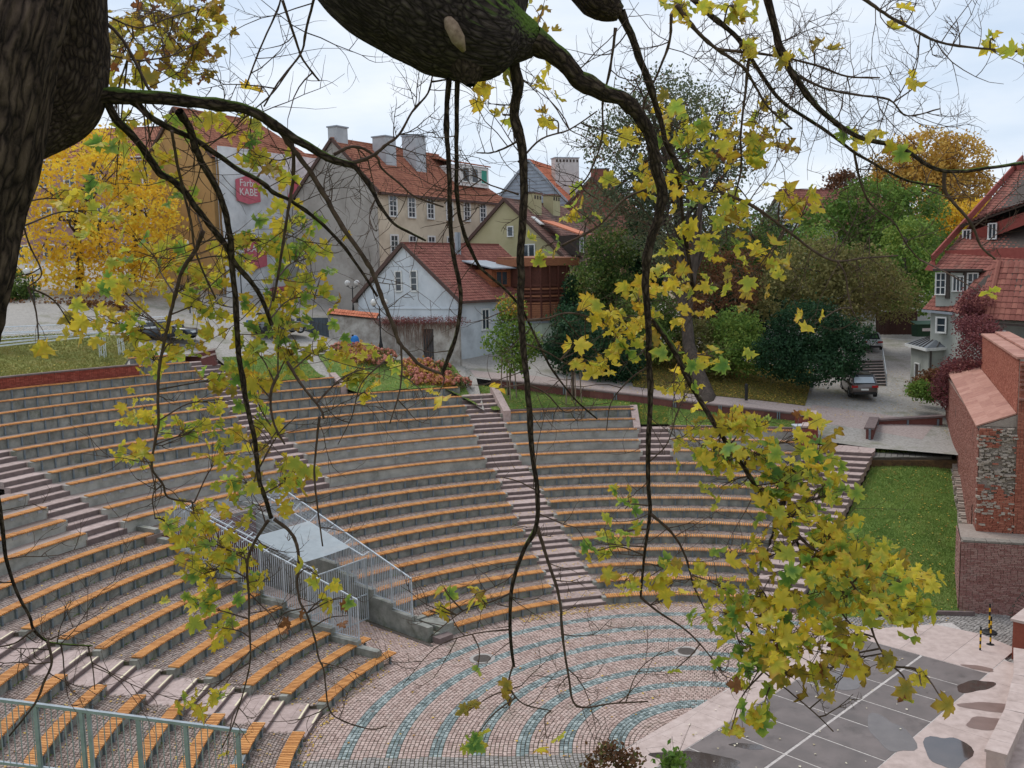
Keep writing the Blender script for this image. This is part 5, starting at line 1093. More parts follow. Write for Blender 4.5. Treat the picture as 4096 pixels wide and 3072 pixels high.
for lab, u, Y, bl, m, n in (('dark green bush under the timber balcony', 2300, 71, [B(2290, 1290, 71, 80), B(2260, 1390, 70, 70), B(2340, 1380, 70, 75)], ML_dgr, 3000), ('dense dark bush beside the young trees', 2430, 69, [B(2430, 1370, 69, 95), B(2490, 1440, 68, 90), B(2400, 1450, 68, 70)], ML_dgr, 4200), ('yellow green bush behind the leaning trunk', 2620, 72, [B(2600, 1250, 73, 120), B(2680, 1350, 72, 110), B(2580, 1400, 71, 80)], ML_grn, 3800), ('brownish thinning tree left of the dark round shrub', 2850, 80, [B(2800, 1080, 82, 130), B(2900, 1200, 80, 140), B(2760, 1250, 78, 110), B(2960, 1080, 82, 110)], ML_brn, 3800), ('light green bush in front of the dark round shrub', 2960, 68, [B(2940, 1330, 70, 110), B(3010, 1420, 68, 90), B(2900, 1430, 68, 70)], ML_mid, 3600), ('sparse olive bush behind the leaning trunk foot', 2780, 70, [B(2790, 1360, 71, 100), B(2870, 1440, 69, 80)], ML_olv, 2600)):
    tree('bush', lab, ge(u, Y), bl, n, .2, m, None, cat='bush', group='bushes behind the path', clump=.7)
tb = ge(3240, 66); tree('dark_shrub', 'large round dark green shrub beside the parked brown car', tb, [B(3230, 1330, 67, 160, 130, 140), B(3130, 1420, 66, 120), B(3350, 1420, 66, 110), B(3240, 1470, 65, 150, 120, 70), B(3400, 1340, 67, 90)], 12000, .17, ML_dgr, None, cat='shrub', clump=.55, per=18)
tb = ge(3300, 82); tree('olive_tree', 'broad olive brown tree above the dark round shrub', tb, [B(3250, 1090, 82, 170), B(3430, 1130, 82, 170), B(3120, 1180, 80, 130), B(3560, 1190, 83, 120), B(3350, 1230, 80, 140)], 9000, .24, ML_olv, ([tb, U(3330, 1250, 82), U(3330, 1080, 82)], .4), 10, twigs=3)
tb = ge(3420, 104); tree('green_tree', 'tall green tree on the slope behind the olive tree', tb, [B(3330, 920, 104, 150), B(3480, 850, 104, 170), B(3560, 990, 102, 180), B(3650, 850, 105, 140), B(3420, 1040, 102, 150), B(3700, 1010, 104, 140)], 10000, .34, ML_mid, ([tb, U(3440, 1000, 104), U(3470, 800, 104)], .6), 12, extra=(ML_grn, 3000))
tb = ge(3560, 92); tree('green_tree', 'green tree beside the mansard house gable', tb, [B(3620, 1080, 92, 120), B(3660, 1180, 90, 90), B(3580, 1180, 90, 90), B(3640, 960, 94, 100)], 5200, .28, ML_mid, ([tb, U(3610, 1150, 92), U(3620, 950, 92)], .4), 8)
tb = ge(3740, 124); tree('golden_tree', 'tall golden tree against the sky on the right', tb, [B(3700, 620, 124, 130), B(3830, 640, 124, 120), B(3600, 680, 124, 110), B(3860, 760, 124, 110), B(3700, 780, 122, 170), B(3540, 760, 124, 90), B(3880, 860, 122, 100)], 11000, .36, ML_org, ([tb, U(3740, 900, 124), U(3740, 650, 124)], .7), 14)
tb = ge(3370, 122); tree('russet_tree', 'small russet brown tree at the skyline right of far roof', tb, [B(3370, 740, 122, 60), B(3410, 800, 122, 60)], 1500, .36, ML_brn, ([tb, U(3375, 800, 122), U(3380, 730, 122)], .3), 4)
tb = ge(3830, 112); tree('amber_tree', 'amber tree just left of the mansard house ridge', tb, [B(3800, 900, 112, 100), B(3900, 880, 112, 90), B(3740, 960, 112, 90)], 4000, .34, ML_yel, ([tb, U(3820, 950, 112), U(3830, 860, 112)], .4), 6, extra=(ML_org, 1500))
tb = ge(3120, 100); tree('thin_tree', 'thin dark tree left of the far red roof', tb, [B(3110, 870, 100, 70), B(3060, 940, 100, 80), B(3150, 960, 100, 70), B(3000, 1000, 100, 90)], 2400, .26, ML_gry, ([tb, U(3110, 950, 100), U(3115, 820, 100)], .25), 8, twigs=4, shell=.2)
for i, (u, Y, rr) in enumerate(((2900, 128, 120), (3080, 135, 110), (3250, 132, 120), (3620, 140, 150), (3960, 135, 140), (2500, 140, 100), (2700, 138, 110))):
    p = U(u, 1090, Y); tb = Vector((p.x, Y, gz(p.x, Y))); tree('distant_tree', ['farthest russet tree seen left of the far red roof', 'far dull green tree below the far red roof', 'far orange tree right of the far red roof', 'far green tree behind the golden tree', 'far green tree behind the mansard house', 'far olive tree behind the brick house', 'far brown tree behind the slender tree'][i], tb, [B(u, 1010 - (i % 3) * 30, Y, rr), B(u + rr * .7, 1060, Y, rr * .8), B(u - rr * .7, 1060, Y, rr * .8)], 2600, .4, [ML_brn, ML_olv, ML_org, ML_grn, ML_mid, ML_olv, ML_brn][i], ([tb, U(u, 1080, Y), U(u, 980, Y)], .4), 4, group='trees on the far hill')
# young staked trees on the grass bank
def staked(label, u0, v0, uc, vc, Y, blobs, m, ex):
    tb = U(u0, v0, Y); o = tree('young_tree', label, tb, blobs, 1700, .2, m, ([tb, U(lerp(u0, uc, .5), lerp(v0, vc, .5), Y), U(uc, vc, Y), U(uc + 5, vc - 110, Y)], .07), 8, .5, 8, group='young staked trees', extra=ex, shell=.3)
    st = thing('tree_stakes', 'wooden stakes around ' + label, 'stakes', tb, 'stakes of the young trees'); hgt = 2.7; q = [(-.55, -.2), (.1, -.45), (.55, .1), (-.1, .5)]
    for x, y in q: MB().tube([tb + Vector((x, y, -.3)), tb + Vector((x * .75, y * .75, hgt))], .045, 6).build('stake', mat('stake_wood', [h('6f6254'), h('857767')], .9, 6), st)
    for (a, b) in zip(q, q[1:] + q[:1]): MB().bar(tb + Vector((a[0] * .76, a[1] * .76, hgt - .2)), tb + Vector((b[0] * .76, b[1] * .76, hgt - .2)), .03, .08).build('rail', MATS['stake_wood'], st)
staked('the young green tree with orange top', 2035, 1580, 2050, 1400, 64.5, [B(2050, 1310, 64.5, 70), B(1990, 1370, 64.5, 60), B(2110, 1380, 64.5, 65), B(2050, 1430, 64.5, 75), B(2040, 1230, 64.5, 55)], ML_mid, (ML_org, 420, [4]))
staked('the young dark green tree near the paved drive', 2295, 1600, 2290, 1420, 63.5, [B(2290, 1330, 63.5, 70), B(2220, 1390, 63.5, 55), B(2340, 1400, 63.5, 60), B(2270, 1440, 63.5, 60)], ML_dgr, None)
# ivy by the balcony
tb = ge(2290, 77); tree('ivy', 'column of dark ivy climbing beside the timber balcony', tb, [B(2290, 1150, 77, 38, 20, 40), B(2285, 1210, 77, 38, 20, 45), B(2300, 1280, 77, 45, 20, 50), B(2310, 1350, 77, 50, 20, 50)], 2600, .18, ML_dgr, None, cat='ivy', clump=.4)
# hydrangea bushes
M_hyd = leafmat('hydrangea_heads', [h('8a5245'), h('a8685a'), h('b97c6a'), h('a3604a')], .2)
ico = bmesh.new(); bmesh.ops.create_icosphere(ico, subdivisions=1, radius=1); IV = np.array([v.co for v in ico.verts]); IF = np.array([[v.index for v in f.verts] for f in ico.faces]); ico.free()
HYD = [(1365, 1418), (1420, 1402), (1480, 1412), (1545, 1420), (1390, 1452), (1460, 1455), (1530, 1450), (1640, 1440), (1700, 1425), (1760, 1440), (1650, 1490), (1720, 1485), (1790, 1495), (1690, 1535), (1770, 1540), (1840, 1520)]
HYL = ['faded hydrangea ' + q for q in ('at the left end of the left bed, rear row', 'right below the blue rucksack, rear row', 'left of the lamp foot, rear row of left bed', 'under the lamp foot, rear row of left bed', 'at the left end of the left bed, front row', 'in the middle of the left bed, front row', 'at the right end of the left bed, front row', 'at the left end of the right bed, rear row', 'before the old garden door, rear row', 'at the right end of the right bed, rear row', 'at the left end of the right bed, middle row', 'in the centre of the right bed', 'at the right of the right bed, middle row', 'at the left of the right bed, front row', 'in the middle of the right bed, front row', 'at the far right tip of the right bed')]
for i, (u, v) in enumerate(HYD):
    Y = 70.5 - (v - 1402) * .045 if u < 1600 else 69.0 - (v - 1425) * .032
    c = U(u, v, Y); zz = groundz(c.x, c.y); tb = Vector((c.x, c.y, zz)); r = .85
    o = thing('hydrangea', HYL[i], 'hydrangea', tb, 'faded hydrangeas above the benches')
    n = 34; d = RNG.normal(size=(n, 3)); d[:, 2] = np.abs(d[:, 2]) + .3; d /= np.linalg.norm(d, axis=1)[:, None]; C = d * np.array([r, r * .9, r * .8]) * RNG.uniform(.8, 1.05, (n, 1)) + np.array([0, 0, .15])
    V = (IV[None] * RNG.uniform(.11, .17, (n, 1, 1)) * RNG.uniform(.8, 1.2, (n, len(IV), 1)) + C[:, None]).reshape(-1, 3); F = (IF[None] + (np.arange(n) * len(IV))[:, None, None]).reshape(-1, 3)
    link('flower_heads', np_mesh('flower_heads', V, F, np.repeat(RNG.random(n), len(IV))), M_hyd, o, 'stuff')
    V, F, var = leaf_cloud([(np.array([0, 0, .35]), np.array([r * .95, r * .9, r * .6]))], 260, .2, .4, 6); link('foliage', np_mesh('foliage', V, F, var), ML_org if i % 3 else ML_olv, o)
# red creeper on the town wall and house corner
p0 = A0 + (Vector((.365, .931, 0))) * 18; tb = Vector((p0.x, p0.y, 6)); tree('creeper', 'dark red creeper hanging over the far end of the town wall', tb, [(A0 + Vector((.365, .931, 0)) * 19.5 + Vector((-.1, 0, 7.4)), (.6, 1.6, 1.3)), (A0 + Vector((.365, .931, 0)) * 17.6 + Vector((.5, 0, 8.9)), (.9, 1.6, .5)), (A0 + Vector((.365, .931, 0)) * 16.2 + Vector((1.3, 0, 10.0)), (.4, 1.9, 1.2)), (A0 + Vector((.365, .931, 0)) * 17.2 + Vector((1.6, 0, 11.3)), (.8, 1.8, .8)), (U(3900, 1210, 60.6), (1.2, .5, .9)), (U(3870, 1270, 61), (.9, .6, .8))], 6500, .13, ML_red, None, cat='creeper', clump=.5)
tb = ge(3690, 62); tree('low_shrub', 'low green shrub at the foot of the town wall', tb, [B(3680, 1560, 62, 50, 40, 30), B(3730, 1575, 61.5, 45, 40, 28)], 1300, .16, ML_mid, None, cat='shrub', clump=.4)
tb = ge(3720, 64); tree('low_shrub', 'russet shrub between the shed and the town wall', tb, [B(3730, 1510, 64, 50, 40, 35), B(3690, 1530, 64, 40, 30, 25)], 900, .16, ML_brn, None, cat='shrub', clump=.4)
tb = Vector((U(1640, 1500, 70).x, 70, 8.5))
# shrub at the near bottom edge (grows on the castle slope)
tb = U(2480, 3250, 11); tree('near_shrub', 'small russet leaved shrub at the bottom edge below the stage', tb, [B(2440, 3020, 11, 60, 60, 40), B(2520, 3050, 11, 50, 50, 40), B(2380, 3060, 11, 40, 40, 30)], 330, .05, ML_brn, ([tb, U(2470, 3120, 11), U(2460, 3010, 11)], .012), 9, .12, 3, cat='shrub', twigs=2, shell=.2, extra=(ML_olv, 120))
tb = U(2700, 3200, 12); tree('near_shrub', 'tuft of green leaves in front of the dark stage puddle', tb, [B(2700, 3030, 12, 45, 40, 30), B(2680, 3060, 12, 40, 40, 25)], 90, .09, ML_mid, ([tb, U(2700, 3100, 12), U(2700, 3030, 12)], .01), 6, .12, 3, cat='shrub')
for lab, u, v, Y, r, m in (('tall green tree filling the gap left of the far roof', 3000, 960, 92, 150, ML_grn), ('broad green tree below the far red roof', 3230, 1010, 96, 130, ML_mid), ('mixed green tree behind the slender trunk', 2780, 950, 96, 140, ML_olv), ('dark green tree behind the light green bush', 2950, 1160, 86, 130, ML_dgr)):
    tb = ge(u, Y); tree('background_tree', lab, tb, [B(u, v, Y, r), B(u - r * .8, v + r * .6, Y, r * .8), B(u + r * .8, v + r * .6, Y, r * .8), B(u, v + r * 1.1, Y, r)], 4200, .26, m, ([tb, U(u, v + r, Y), U(u, v - r * .4, Y)], .3), 9, group='trees closing the view behind the path', extra=(ML_brn, 900), twigs=3)
# ================================================================== VEHICLES AND STREET THINGS
M_tyre = mat('tyre_rubber', [h('1b1b1c'), h('262627')], .8, 10); M_rim = mat('alloy_rim', [h('9a9da0'), h('b4b7ba')], .35, 10, metal=.6)
M_cglass = mat('car_glass', [h('1d2226'), h('2b3237')], .08, 1, spec=.7); M_plate = mat('number_plate', [h('c9c9c4')], .5)
M_tail = mat('tail_light', [h('7a1316'), h('9c1c1f')], .25, 5, spec=.6); M_lamp = mat('head_light', [h('b8bcc0'), h('d0d4d8')], .15, 5, spec=.7)
def car(label, pos, heading, paint, L=4.8, W=1.84, H=1.45, suv=False, loc_z=None):
    pos = Vector(pos); o = thing('parked_car', label, 'car', pos, 'cars parked around the theatre'); fw = Vector((cos(heading), sin(heading), 0)); lf = Vector((-fw.y, fw.x, 0))
    def W_(x, y, z): return pos + fw * x + lf * y + ZZ * z
    hb = H * (.62 if not suv else .60); hl = L / 2
    # stations: x, z_low, z_belt(top of the body), half width
    st = [(-hl, .38, hb * .78, W * .40), (-hl + .12, .28, hb * .98, W * .46), (-hl + .55, .22, hb * (1.02 if suv else 1.03), W * .5), (-hl * .35, .2, hb * 1.0, W * .5), (hl * .2, .2, hb * .98, W * .5), (hl * .42, .2, hb * .95, W * .5), (hl - .55, .22, hb * .84, W * .485), (hl - .15, .26, hb * .7, W * .44), (hl, .36, hb * .52, W * .36)]
    b = MB(); ring = 10; vs = []
    for x, z0, z1, w in st:
        for y, z in ((-.72 * w, z0), (-w * .97, z0 + .12), (-w, (z0 + z1) * .5), (-w * .97, z1 - .1), (-w * .86, z1), (w * .86, z1), (w * .97, z1 - .1), (w, (z0 + z1) * .5), (w * .97, z0 + .12), (.72 * w, z0)): vs.append(W_(x, y, z))
    fs = [(i * ring + j, (i + 1) * ring + j, (i + 1) * ring + (j + 1) % ring, i * ring + (j + 1) % ring) for i in range(len(st) - 1) for j in range(ring)] + [tuple(range(ring)), tuple((len(st) - 1) * ring + j for j in range(ring - 1, -1, -1))]
    b.add(vs, fs); body = recalc(b.build('body', paint, o, smooth=True))
    # cabin
    xr0, xr1 = (-hl + .22, -hl + .75) if suv else (-hl + .75, -hl + 1.45); xf1, xf0 = (hl * .02, hl * .42) if not suv else (hl * .05, hl * .42); wt = W * .36; wb = W * .43
    cb = [W_(xr0, -wb, hb * .98), W_(xf0, -wb, hb * .94), W_(xf0, wb, hb * .94), W_(xr0, wb, hb * .98), W_(xr1, -wt, H - .04), W_(xf1, -wt, H - .04), W_(xf1, wt, H - .04), W_(xr1, wt, H - .04)]
    g = MB().add(cb, [(0, 1, 5, 4), (1, 2, 6, 5), (2, 3, 7, 6), (3, 0, 4, 7)]); recalc(g.build('windows', M_cglass, o))
    r = MB(); xs = [xr1 - .08, xr1 + .25, (xr1 + xf1) / 2, xf1 - .2, xf1 + .08]; hz = [H - .05, H - .005, H, H - .005, H - .06]; vs = []
    for x, z in zip(xs, hz):
        for y, dz in ((-wt - .03, -.06), (-wt * .8, 0), (wt * .8, 0), (wt + .03, -.06)): vs.append(W_(x, y, z + dz))
    r.add(vs, [(i * 4 + j, (i + 1) * 4 + j, (i + 1) * 4 + j + 1, i * 4 + j + 1) for i in range(4) for j in range(3)]); r.build('roof', paint, o, smooth=True)
    for (a, c) in ((0, 4), (1, 5), (2, 6), (3, 7)): MB().bar(cb[a], cb[c], .09, .06).build('pillar', paint, o)
    for s in (-1, 1): xm = (xr1 + xf1) / 2 - .1; MB().bar(W_(xm, s * (wb + .005), hb * .97), W_(xm, s * (wt + .01), H - .05), .09, .05).build('pillar', M_blk, o)
    for x in (-hl + .85, hl - .85):
        for s in (-1, 1):
            c = W_(x, s * (W / 2 - .1), .33); t = MB(); pr = [(.19, -.1), (.33, -.1), (.335, -.06), (.335, .06), (.33, .1), (.19, .1)]; n = 18; vs = []
            for rr, d in pr:
                for j in range(n): a = 2 * pi * j / n; vs.append(c + fw * rr * cos(a) + ZZ * rr * sin(a) + lf * d * s)
            t.add(vs, [(i * n + j, i * n + (j + 1) % n, (i + 1) * n + (j + 1) % n, (i + 1) * n + j) for i in range(5) for j in range(n)]); wh = recalc(t.build('wheel', M_tyre, o)); rm = MB()
            for j in range(5): a = 2 * pi * j / 5 + .3; rm.bar(c + lf * s * .085, c + lf * s * .085 + fw * .21 * cos(a) + ZZ * .21 * sin(a), .07, .02, up=lf)
            rm.lathe((0, 0, 0), [(.215, 0), (.215, .01)], 16); k = len(rm.v) - 32; rm.v[k:] = [tuple(c + fw * x + ZZ * y + lf * s * (.05 + z)) for x, y, z in rm.v[k:]]; rm.build('rim', M_rim, wh)
            ar = MB(); vs = []; n = 12
            for rr in (.345, .42):
                for j in range(n + 1): a = pi * j / n; vs.append(c + fw * rr * cos(a) + ZZ * rr * sin(a) + lf * s * .112)
            ar.add(vs, [(j, j + 1, n + 2 + j, n + 1 + j) for j in range(n)]); ar.build('wheel_arch', M_blk, o)
    for s in (-1, 1):
        MB().box(W_(-hl + .04, s * W * .36, hb * .82), (.16, .42, .15), rz=heading).build('tail_light', M_tail, o); MB().box(W_(hl - .18, s * W * .34, hb * .62), (.3, .34, .13), rz=heading).build('headlight', M_lamp, o); MB().box(W_(hl * .33, s * (W / 2 + .07), hb * 1.04), (.14, .16, .12), rz=heading).build('mirror', paint, o)
    MB().box(W_(-hl - .005, 0, .62 if suv else .55), (.03, .5, .12), rz=heading).build('number_plate', M_plate, o); MB().box(W_(-hl + .02, 0, .36), (.1, W * .8, .16), rz=heading).build('bumper', M_blk, o)
    if suv: MB().poly([W_(xr0 - .035, -wb * .86, hb * 1.06), W_(xr0 - .035, wb * .86, hb * 1.06), W_(xr1 - .06, wt * .9, H - .14), W_(xr1 - .06, -wt * .9, H - .14)]).build('rear_window', mat('bright_glass', [h('8f979c'), h('a9b0b4')], .05, 1, spec=.8), o)
    return o
def paint(n, a, b): return mat(n, [h(a), h(b)], .3, 2, spec=.5, coat=.6)
car('brown estate car parked with its back to the theatre', (25.0, 66.6, gz(25.0, 66.6)), radians(80), paint('paint_brown', '4a403c', '574c47'), 4.7, 1.88, 1.66, True)
p = U(668, 1357, 68); car('dark blue saloon car parked above the left benches', (p.x, 68, p.z), radians(-4), paint('paint_navy', '1e2630', '29323d'), 4.85, 1.85, 1.47)
p = U(335, 1350, 69.5); car('white car half hidden behind the metal truss', (p.x, 69.5, p.z), radians(-3), paint('paint_white', 'b4b6b8', 'c8cacc'), 4.5, 1.8, 1.45)
p = U(20, 1352, 68); car('silver car at the left edge behind the truss', (p.x - .6, 68, p.z), radians(-2), paint('paint_silver', '8d9194', 'a4a8ab'), 4.6, 1.8, 1.46)
p = U(1120, 1335, 73); car('grey van like car behind the green maple leaves', (p.x, 73, p.z), radians(35), paint('paint_grey', '5d5f60', '6f7172'), 4.4, 1.85, 1.75, True)
p = U(3478, 1385, 84); car('silver grey car behind the dark round shrub', (p.x, 84, gz(p.x, 84)), radians(75), MATS['paint_silver'], 4.5, 1.8, 1.5)
# scooter
p = U(1052, 1345, 69.5); sc_ = thing('scooter', 'dark motor scooter parked by the scaffolding', 'scooter', p)
for x in (-.62, .62): q = MB(); q.lathe((0, 0, 0), [(.12, -.06), (.25, -.05), (.25, .05), (.12, .06)], 14); q.v = [tuple(p + Vector((x + a, c_, .25 + b))) for a, b, c_ in q.v]; q.build('wheel', M_tyre, sc_)
MB().poly([p + Vector(v) for v in ((-.8, -.17, .35), (-.1, -.17, .3), (.3, -.17, .3), (.45, -.17, .95), (.35, -.17, 1.0), (.15, -.17, .45), (-.1, -.17, .5), (-.2, -.17, .78), (-.85, -.17, .82))], (0, .34, 0)).build('body', M_blk, sc_); MB().box(p + Vector((-.5, 0, .88)), (.7, .3, .12)).build('saddle', M_dark, sc_); MB().bar(p + Vector((.42, -.35, 1.1)), p + Vector((.42, .35, 1.1)), .05).build('handlebar', M_blk, sc_); MB().box(p + Vector((-.95, 0, 1.05)), (.4, .4, .35)).build('top_box', paint('paint_blue', '1f4e7a', '2a5f8f'), sc_)
# globe lamps
M_globe = mat('milky_globe', [h('c9c7c0'), h('dedcd6')], .2, 3, spec=.5, trans=.3)
def lamp(label, u, vb, vt, Y, arms=2):
    a, b = U(u, vb, Y), U(u, vt, Y); b = Vector((a.x, a.y, b.z)); o = thing('street_lamp', label, 'lamp', a, 'globe street lamps')
    MB().lathe(a, [(.16, 0), (.16, .25), (.1, .5), (.065, .9)], 10).build('base', M_blk, o); MB().tube([a, b], [.06, .045], 8).build('pole', M_blk, o)
    for s in ((-1, 1) if arms == 2 else (0,)):
        c = b + Vector((s * .42, 0, .3)); MB().tube([b - ZZ * .25, b + Vector((s * .3, 0, -.1)), c - ZZ * .22], .025, 6).build('arm', M_blk, o)
        q = MB(); q.lathe(c, [(.05, -.26), (.17, -.2), (.26, -.05), (.27, .03), (.2, .18), (.08, .25), (.01, .26)], 14); q.build('globe', M_globe, o, smooth=True); MB().lathe(c, [(.09, -.32), (.09, -.2)], 8).build('fitting', M_blk, o)
lamp('twin globe street lamp in front of the yellow maple', 146, 1300, 1100, 74); lamp('twin globe street lamp by the garden wall', 1524, 1392, 1225, 71.5); lamp('twin globe street lamp against the grey gable wall', 1414, 1260, 1145, 83); lamp('twin globe street lamp before the scaffold sheet', 975, 1330, 1080, 80); lamp('tall thin lamp post before the ochre wall', 765, 1320, 985, 78, 1); 
p = U(2086, 1492, 66.5); o = thing('lamp_post', 'slim dark lamp post beside the paved drive', 'lamp', p); MB().tube([p, p + ZZ * 3.6], .045, 8).build('pole', M_blk, o); MB().lathe(p, [(.14, 0), (.14, 1.3), (.06, 1.45)], 10).build('base', M_blk, o); MB().lathe(p + ZZ * 3.6, [(.05, 0), (.12, .1), (.14, .4), (.05, .5)], 8).build('lantern', M_globe, o)
p = U(2985, 1590, 63); tag(MB().lathe(p - ZZ * .2, [(.11, 0), (.11, 1.1), (.05, 1.16)], 10).build('bollard', M_blk), 'dark bollard on the leafy bank by the round shrub', 'bollard')
# garden wall, gate, dark boards, blue bag
M_gw = mat('peeling_plaster', [h('6f6962'), h('8d867e'), h('a9a49d'), h('b5b1ab')], .95, 1.1, 9, bump=.35, bscale=10, moss=(h('6a5c50'), .7, .56, .72))
gw = thing('garden_wall', 'old peeling plaster garden wall with red tile coping', 'wall', U(1560, 1400, 73)); wp = [(1312, 75, 1252), (1408, 74.2, 1262), (1510, 73.4, 1272), (1690, 72, 1290), (1732, 71.6, 1290), (1835, 70.6, 1285)]
for i, ((u0, Y0, v0), (u1, Y1, v1)) in enumerate(zip(wp, wp[1:])):
    a, b = U(u0, v0, Y0), U(u1, v1, Y1); bt = min(gz(a.x, a.y), gz(b.x, b.y)) - .6
    if i == 3:
        MB().poly([(a.x, a.y, b.z - .5), (b.x, b.y, b.z - .5), (b.x, b.y, b.z), (a.x, a.y, b.z)], (0.1, .3, 0)).build('lintel', M_gw, gw); dd = MB(); d = (b - a); d.z = 0; d.normalize()
        for k in range(5): c = lerp(a, b, (k + .5) / 5); dd.box((c.x + .05, c.y + .12, (b.z - .5 + bt) / 2 + .2), (.16, .06, b.z - .5 - bt), ax=(d, d.cross(ZZ), ZZ))
        dd.build('door', mat('old_door', [h('3f3c3d'), h('55504f')], .85, 5), gw); MB().bar((a.x, a.y, bt + 1.2), (b.x, b.y, b.z - 1.0), .05, .14).build('door_brace', M_dark, gw); continue
    MB().poly([(a.x, a.y, bt), (b.x, b.y, bt), (b.x, b.y, b.z), (a.x, a.y, a.z)], (.12, .34, 0)).build('wall_panel', M_gw, gw)
    if i < 2: tiles('coping_tiles', a + Vector((-.05, -.25, -.05)), b + Vector((-.05, -.25, -.05)), b + Vector((.1, .2, .35)), a + Vector((.1, .2, .35)), .22, .3, M_rt4, gw)
tb = U(1650, 1400, 72); vn = thing('dry_vine', 'leafless brown vine hanging over the garden wall', 'vine', tb); q = MB(); rg = random.Random(12)
for i in range(230):
    u = rg.uniform(1505, 1835); Y = 73.4 - (u - 1510) / 325 * 2.8 - .12; v0 = rg.uniform(1268, 1300); ln = rg.uniform(.5, 2.6) if 1570 < u < 1720 else rg.uniform(.2, 1.0); a = U(u, v0, Y); d = Vector((rg.uniform(-.3, .3), -rg.uniform(0, .12), 0)); q.tube([a + Vector((rg.uniform(-.3, .3), .1, .1)), a - ZZ * ln * .4 + d * .5, a - ZZ * ln + d], [.014, .011, .005], 3, cap=False)
q.build('stems', mat('dry_stem', [h('5a4238'), h('7a5c4c')], .9, 6), vn); V, F, var = leaf_cloud([(np.array(U(u, 1283, 73.2 - (u - 1510) / 325 * 2.8) - tb), np.array([1.0, .25, .28])) for u in range(1530, 1840, 38)], 2600, .09, .3, 8); link('dry_leaves', np_mesh('dry_leaves', V, F, var), ML_red, vn)
a, b = U(1185, 1275, 77), U(1318, 1255, 75); bo = thing('yard_gate', 'dark boarded yard gate left of the garden wall', 'gate', (lerp(a, b, .5).x, lerp(a, b, .5).y, 9.8))
for k in range(9): p0, p1 = lerp(a, b, k / 9 + .004), lerp(a, b, (k + 1) / 9 - .004); MB().poly([(p0.x, p0.y, 9.4), (p1.x, p1.y, 9.4), (p1.x, p1.y, a.z + .1), (p0.x, p0.y, a.z + .1)], (.05, .08, 0)).build('board', mat('gate_board', [h('2f343a'), h('43494f'), h('515a61')], .8, 2, 7, var=.4), bo)
p = U(1418, 1385, 71.5); bg_ = thing('blue_bag', 'bright blue rucksack left at the garden wall', 'bag', p); q = MB(); q.lathe(p, [(.22, 0), (.32, .12), (.34, .4), (.28, .68), (.14, .82), (.03, .84)], 12); q.v = [(p.x + (x - p.x) * 1.05 + .05 * (z - p.z), p.y + (y - p.y) * .7, z) for x, y, z in q.v]; q.build('sack', mat('bag_blue', [h('1d63a5'), h('2a78bd')], .5, 4, bump=.4, bscale=9), bg_, smooth=True); MB().tube([p + Vector((-.22, -.1, .7)), p + Vector((-.38, -.1, .5)), p + Vector((-.33, -.1, .1))], .035, 6).build('strap', M_blk, bg_); MB().box(p + Vector((-.1, -.05, .85)), (.14, .1, .12)).build('handle', M_blk, bg_)
p = U(2203, 1440, 70); bn = thing('wheelie_bin', 'black wheelie bin beside the pale green annex', 'bin', p); MB().poly([p + Vector(v) for v in ((-.28, -.3, .05), (.28, -.3, .05), (.33, -.36, 1.15), (-.33, -.36, 1.15))], (0, .66, 0)).build('body', M_blk, bn); MB().box(p + Vector((0, 0, 1.2)), (.72, .8, .09)).build('lid', M_dark, bn)
# steps and rail behind the brown car, dumpster, fence
us = thing('steps', 'dark stone steps rising behind the brown estate car', 'steps', G(3420, 1545, 6.2)); a0_, a1_ = U(3345, 1548, 69.5), U(3545, 1548, 69.5); b0_, b1_ = U(3360, 1443, 76.5), U(3530, 1443, 76.5); ns = 9
for i in range(ns):
    f0, f1 = i / ns, (i + 1) / ns; z0, z1 = lerp(a0_.z, b0_.z, f0), lerp(a0_.z, b0_.z, f1); P = [lerp(a0_, b0_, f0), lerp(a1_, b1_, f0), lerp(a1_, b1_, f1), lerp(a0_, b0_, f1)]
    MB().poly([(p.x, p.y, z0 - .6) for p in P], (0, 0, z1 - z0 + .6)).build('step', mat('dark_step', [h('4b4744'), h('5e5956')], .9, 5, 6), us); P2 = [P[0], P[1], P[1] + Vector((0, .12, 0)), P[0] + Vector((0, .12, 0))]; MB().poly([(p.x, p.y, z1 + .002) for p in P2], (0, -.03, .02)).build('nosing', M_gran, us)
MB().tube([a1_ + ZZ * 1.0, b1_ + ZZ * 1.0], .03, 6).build('handrail', M_gal2, us)
for f in (0, .5, 1): p = lerp(a1_, b1_, f); MB().tube([p - ZZ * .2, p + ZZ * 1.0], .025, 6).build('rail_post', M_gal2, us)
p = U(3693, 1352, 80); dp = thing('dumpster', 'dark green waste container by the mansard house', 'container', p); MB().poly([p + Vector(v) for v in ((-.75, -.5, .15), (.75, -.5, .15), (.85, -.6, 1.15), (-.85, -.6, 1.15))], (0, 1.1, 0)).build('body', mat('bin_green', [h('1f3a2a'), h('294a36')], .6, 4), dp); MB().poly([p + Vector(v) for v in ((-.9, -.65, 1.16), (.9, -.65, 1.16), (.9, .6, 1.4), (-.9, .6, 1.4))], (0, 0, .06)).build('lid', mat('bin_lid', [h('24402f'), h('2f4f3b')], .6, 4), dp); MB().box(p + Vector((0, -.57, .75)), (.7, .03, .25)).build('sticker', M_white, dp)
fe = thing('wooden_fence', 'dark brown board fence behind the waste container', 'fence', U(3590, 1330, 90))
for k in range(26): p = U(3505 + k * 6.4, 1330, 90 - k * .1); MB().box(Vector((p.x, p.y, p.z + .9)), (.14, .03, 2.2 + random.uniform(-.03, .03))).build('board', mat('fence_brown', [h('3e2a25'), h('50372f')], .9, 6, var=.4), fe)
